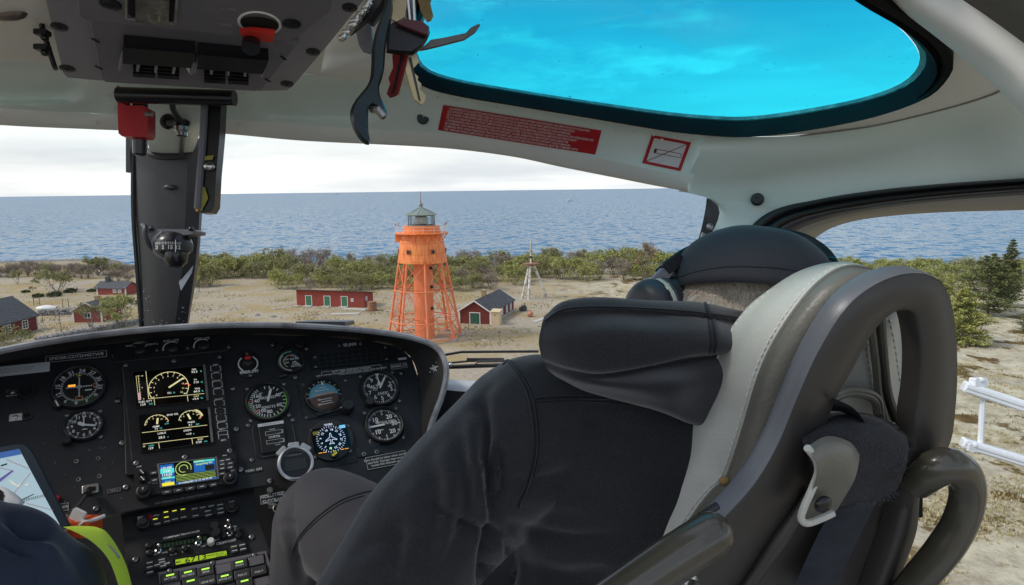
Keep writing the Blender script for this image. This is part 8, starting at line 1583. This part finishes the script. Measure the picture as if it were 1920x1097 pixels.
c_ = part('sheet_edges', ln_, M_bez, SP, None); c_.parent = SP
DP = lambda x, y, k: P(x, y, depth(x, y) - k)
cab_ = thing('charging_cable', 'white charging plug and grey lead plugged in below the panel', 'cable', DP(160, 975, .05)); part('grey_lead', MB().tube(crom([us.at(0, -.001, .01), DP(160, 930, .03), DP(145, 950, .045), DP(128, 962, .05)], 20), .0030, 8), M_rubberg, cab_); pb_ = DP(147, 966, .05); part('plug', MB().box(pb_, (CR * .9 - CU * .45).normalized() * .010, (CU * .9 + CR * .45).normalized() * .0085, CF * .004, .0015), M_white, cab_, 25); part('white_lead', MB().tube(crom([DP(152, 974, .05), DP(160, 978, .05), DP(178, 974, .05), DP(196, 967, .045)], 16), .0028, 8).tube([DP(160, 977, .05), DP(148, 984, .055)], .002, 6), M_white, cab_); part('plug_tip', MB().tube([DP(168, 918, .008), DP(162, 928, .03)], .0052, 8), M_bez, cab_)
solo('orange_pouch', MB().box(DP(152, 986, .03), CR * .024, CU * .012, CF * .02, .004), mat('orange_red_plastic', (.62, .09, .02), .5, var=.15, vs=20), 'orange red pouch wedged behind the charging plug', 'pouch')

# ------------------------------------------------------------------ outside the windows
fr_ = thing('step_frame', 'white metal step frame on the outside of the helicopter, seen through the door window', 'frame', P(1840, 850, 1.7)); M_wm = mat('white_gloss_metal', (.78, .80, .83), .25, var=.05, vs=10, coat=.4)
def beam(a, b, hy, hz, m_, name):
    u = (b - a); l = u.length; u.normalize(); v = (CU - u * CU.dot(u)).normalized(); w = u.cross(v); return part(name, MB().box((a + b) / 2, u * l / 2, v * hy, w * hz, .004).box((a + b) / 2 + v * (hy * .2) - w * (hz + .002) * 0, u * l / 2 * .98, v * hy * .25, w * (hz + .003)), m_, fr_, 25)
beam(P(1806, 724, 1.72), P(2150, 838, 1.6), .014, .016, M_wm, 'rail'); beam(P(1803, 829, 1.72), P(2150, 935, 1.6), .013, .015, M_wm, 'rail'); beam(P(1843, 738, 1.71), P(1838, 832, 1.71), .0045, .006, M_wm, 'post')
u_ = fr_.children[-1]
for x, y in ((1834, 716), (1822, 838)): part('end_bracket', MB().box(P(x, y, 1.71), CR * .016, CU * .010, CF * .014, .003).ball(P(x + 6, y - 3, 1.70), [CR * .008, CU * .008, CF * .008], 10, 6), M_wm, fr_, 25)
part('post', MB().tube([P(1843, 738, 1.71), P(1838, 832, 1.71)], .0065, 8), M_wm, fr_)
wp = thing('wiper', 'black windshield wiper arms resting outside below the lighthouse', 'wiper', P(900, 690, 1.66)); part('upper_arm', MB().tube([P(825, 667, 1.66), P(866, 660, 1.66), P(1010, 659, 1.64)], .0032, 6), M_rubber, wp); part('blade', MB().tube([P(830, 682, 1.65), P(880, 677, 1.65), P(960, 676, 1.63)], .0026, 6).box(P(910, 674, 1.648), CR * .045, CU * .0035, CF * .003), M_rubberg, wp); part('lower_arm', MB().tube([P(825, 689, 1.64), P(900, 686, 1.64), P(960, 684, 1.62)], .0052, 6).tube([P(890, 683, 1.638), P(897, 679, 1.638), P(950, 678, 1.63)], .0016, 5), M_rubber, wp); part('wiper_bolt', MB().ball(P(845, 684, 1.635), [CR * .006, CU * .005, CF * .005], 8, 6), M_steel, wp)
solo('nose_vent', MB().box(P(611, 606, 1.75), CR * .062, CU * .006, CF * .05, .002), M_rubberg, 'dark flat vent cover on the nose ahead of the glareshield', 'vent')
bpy.data.objects.remove(_to)
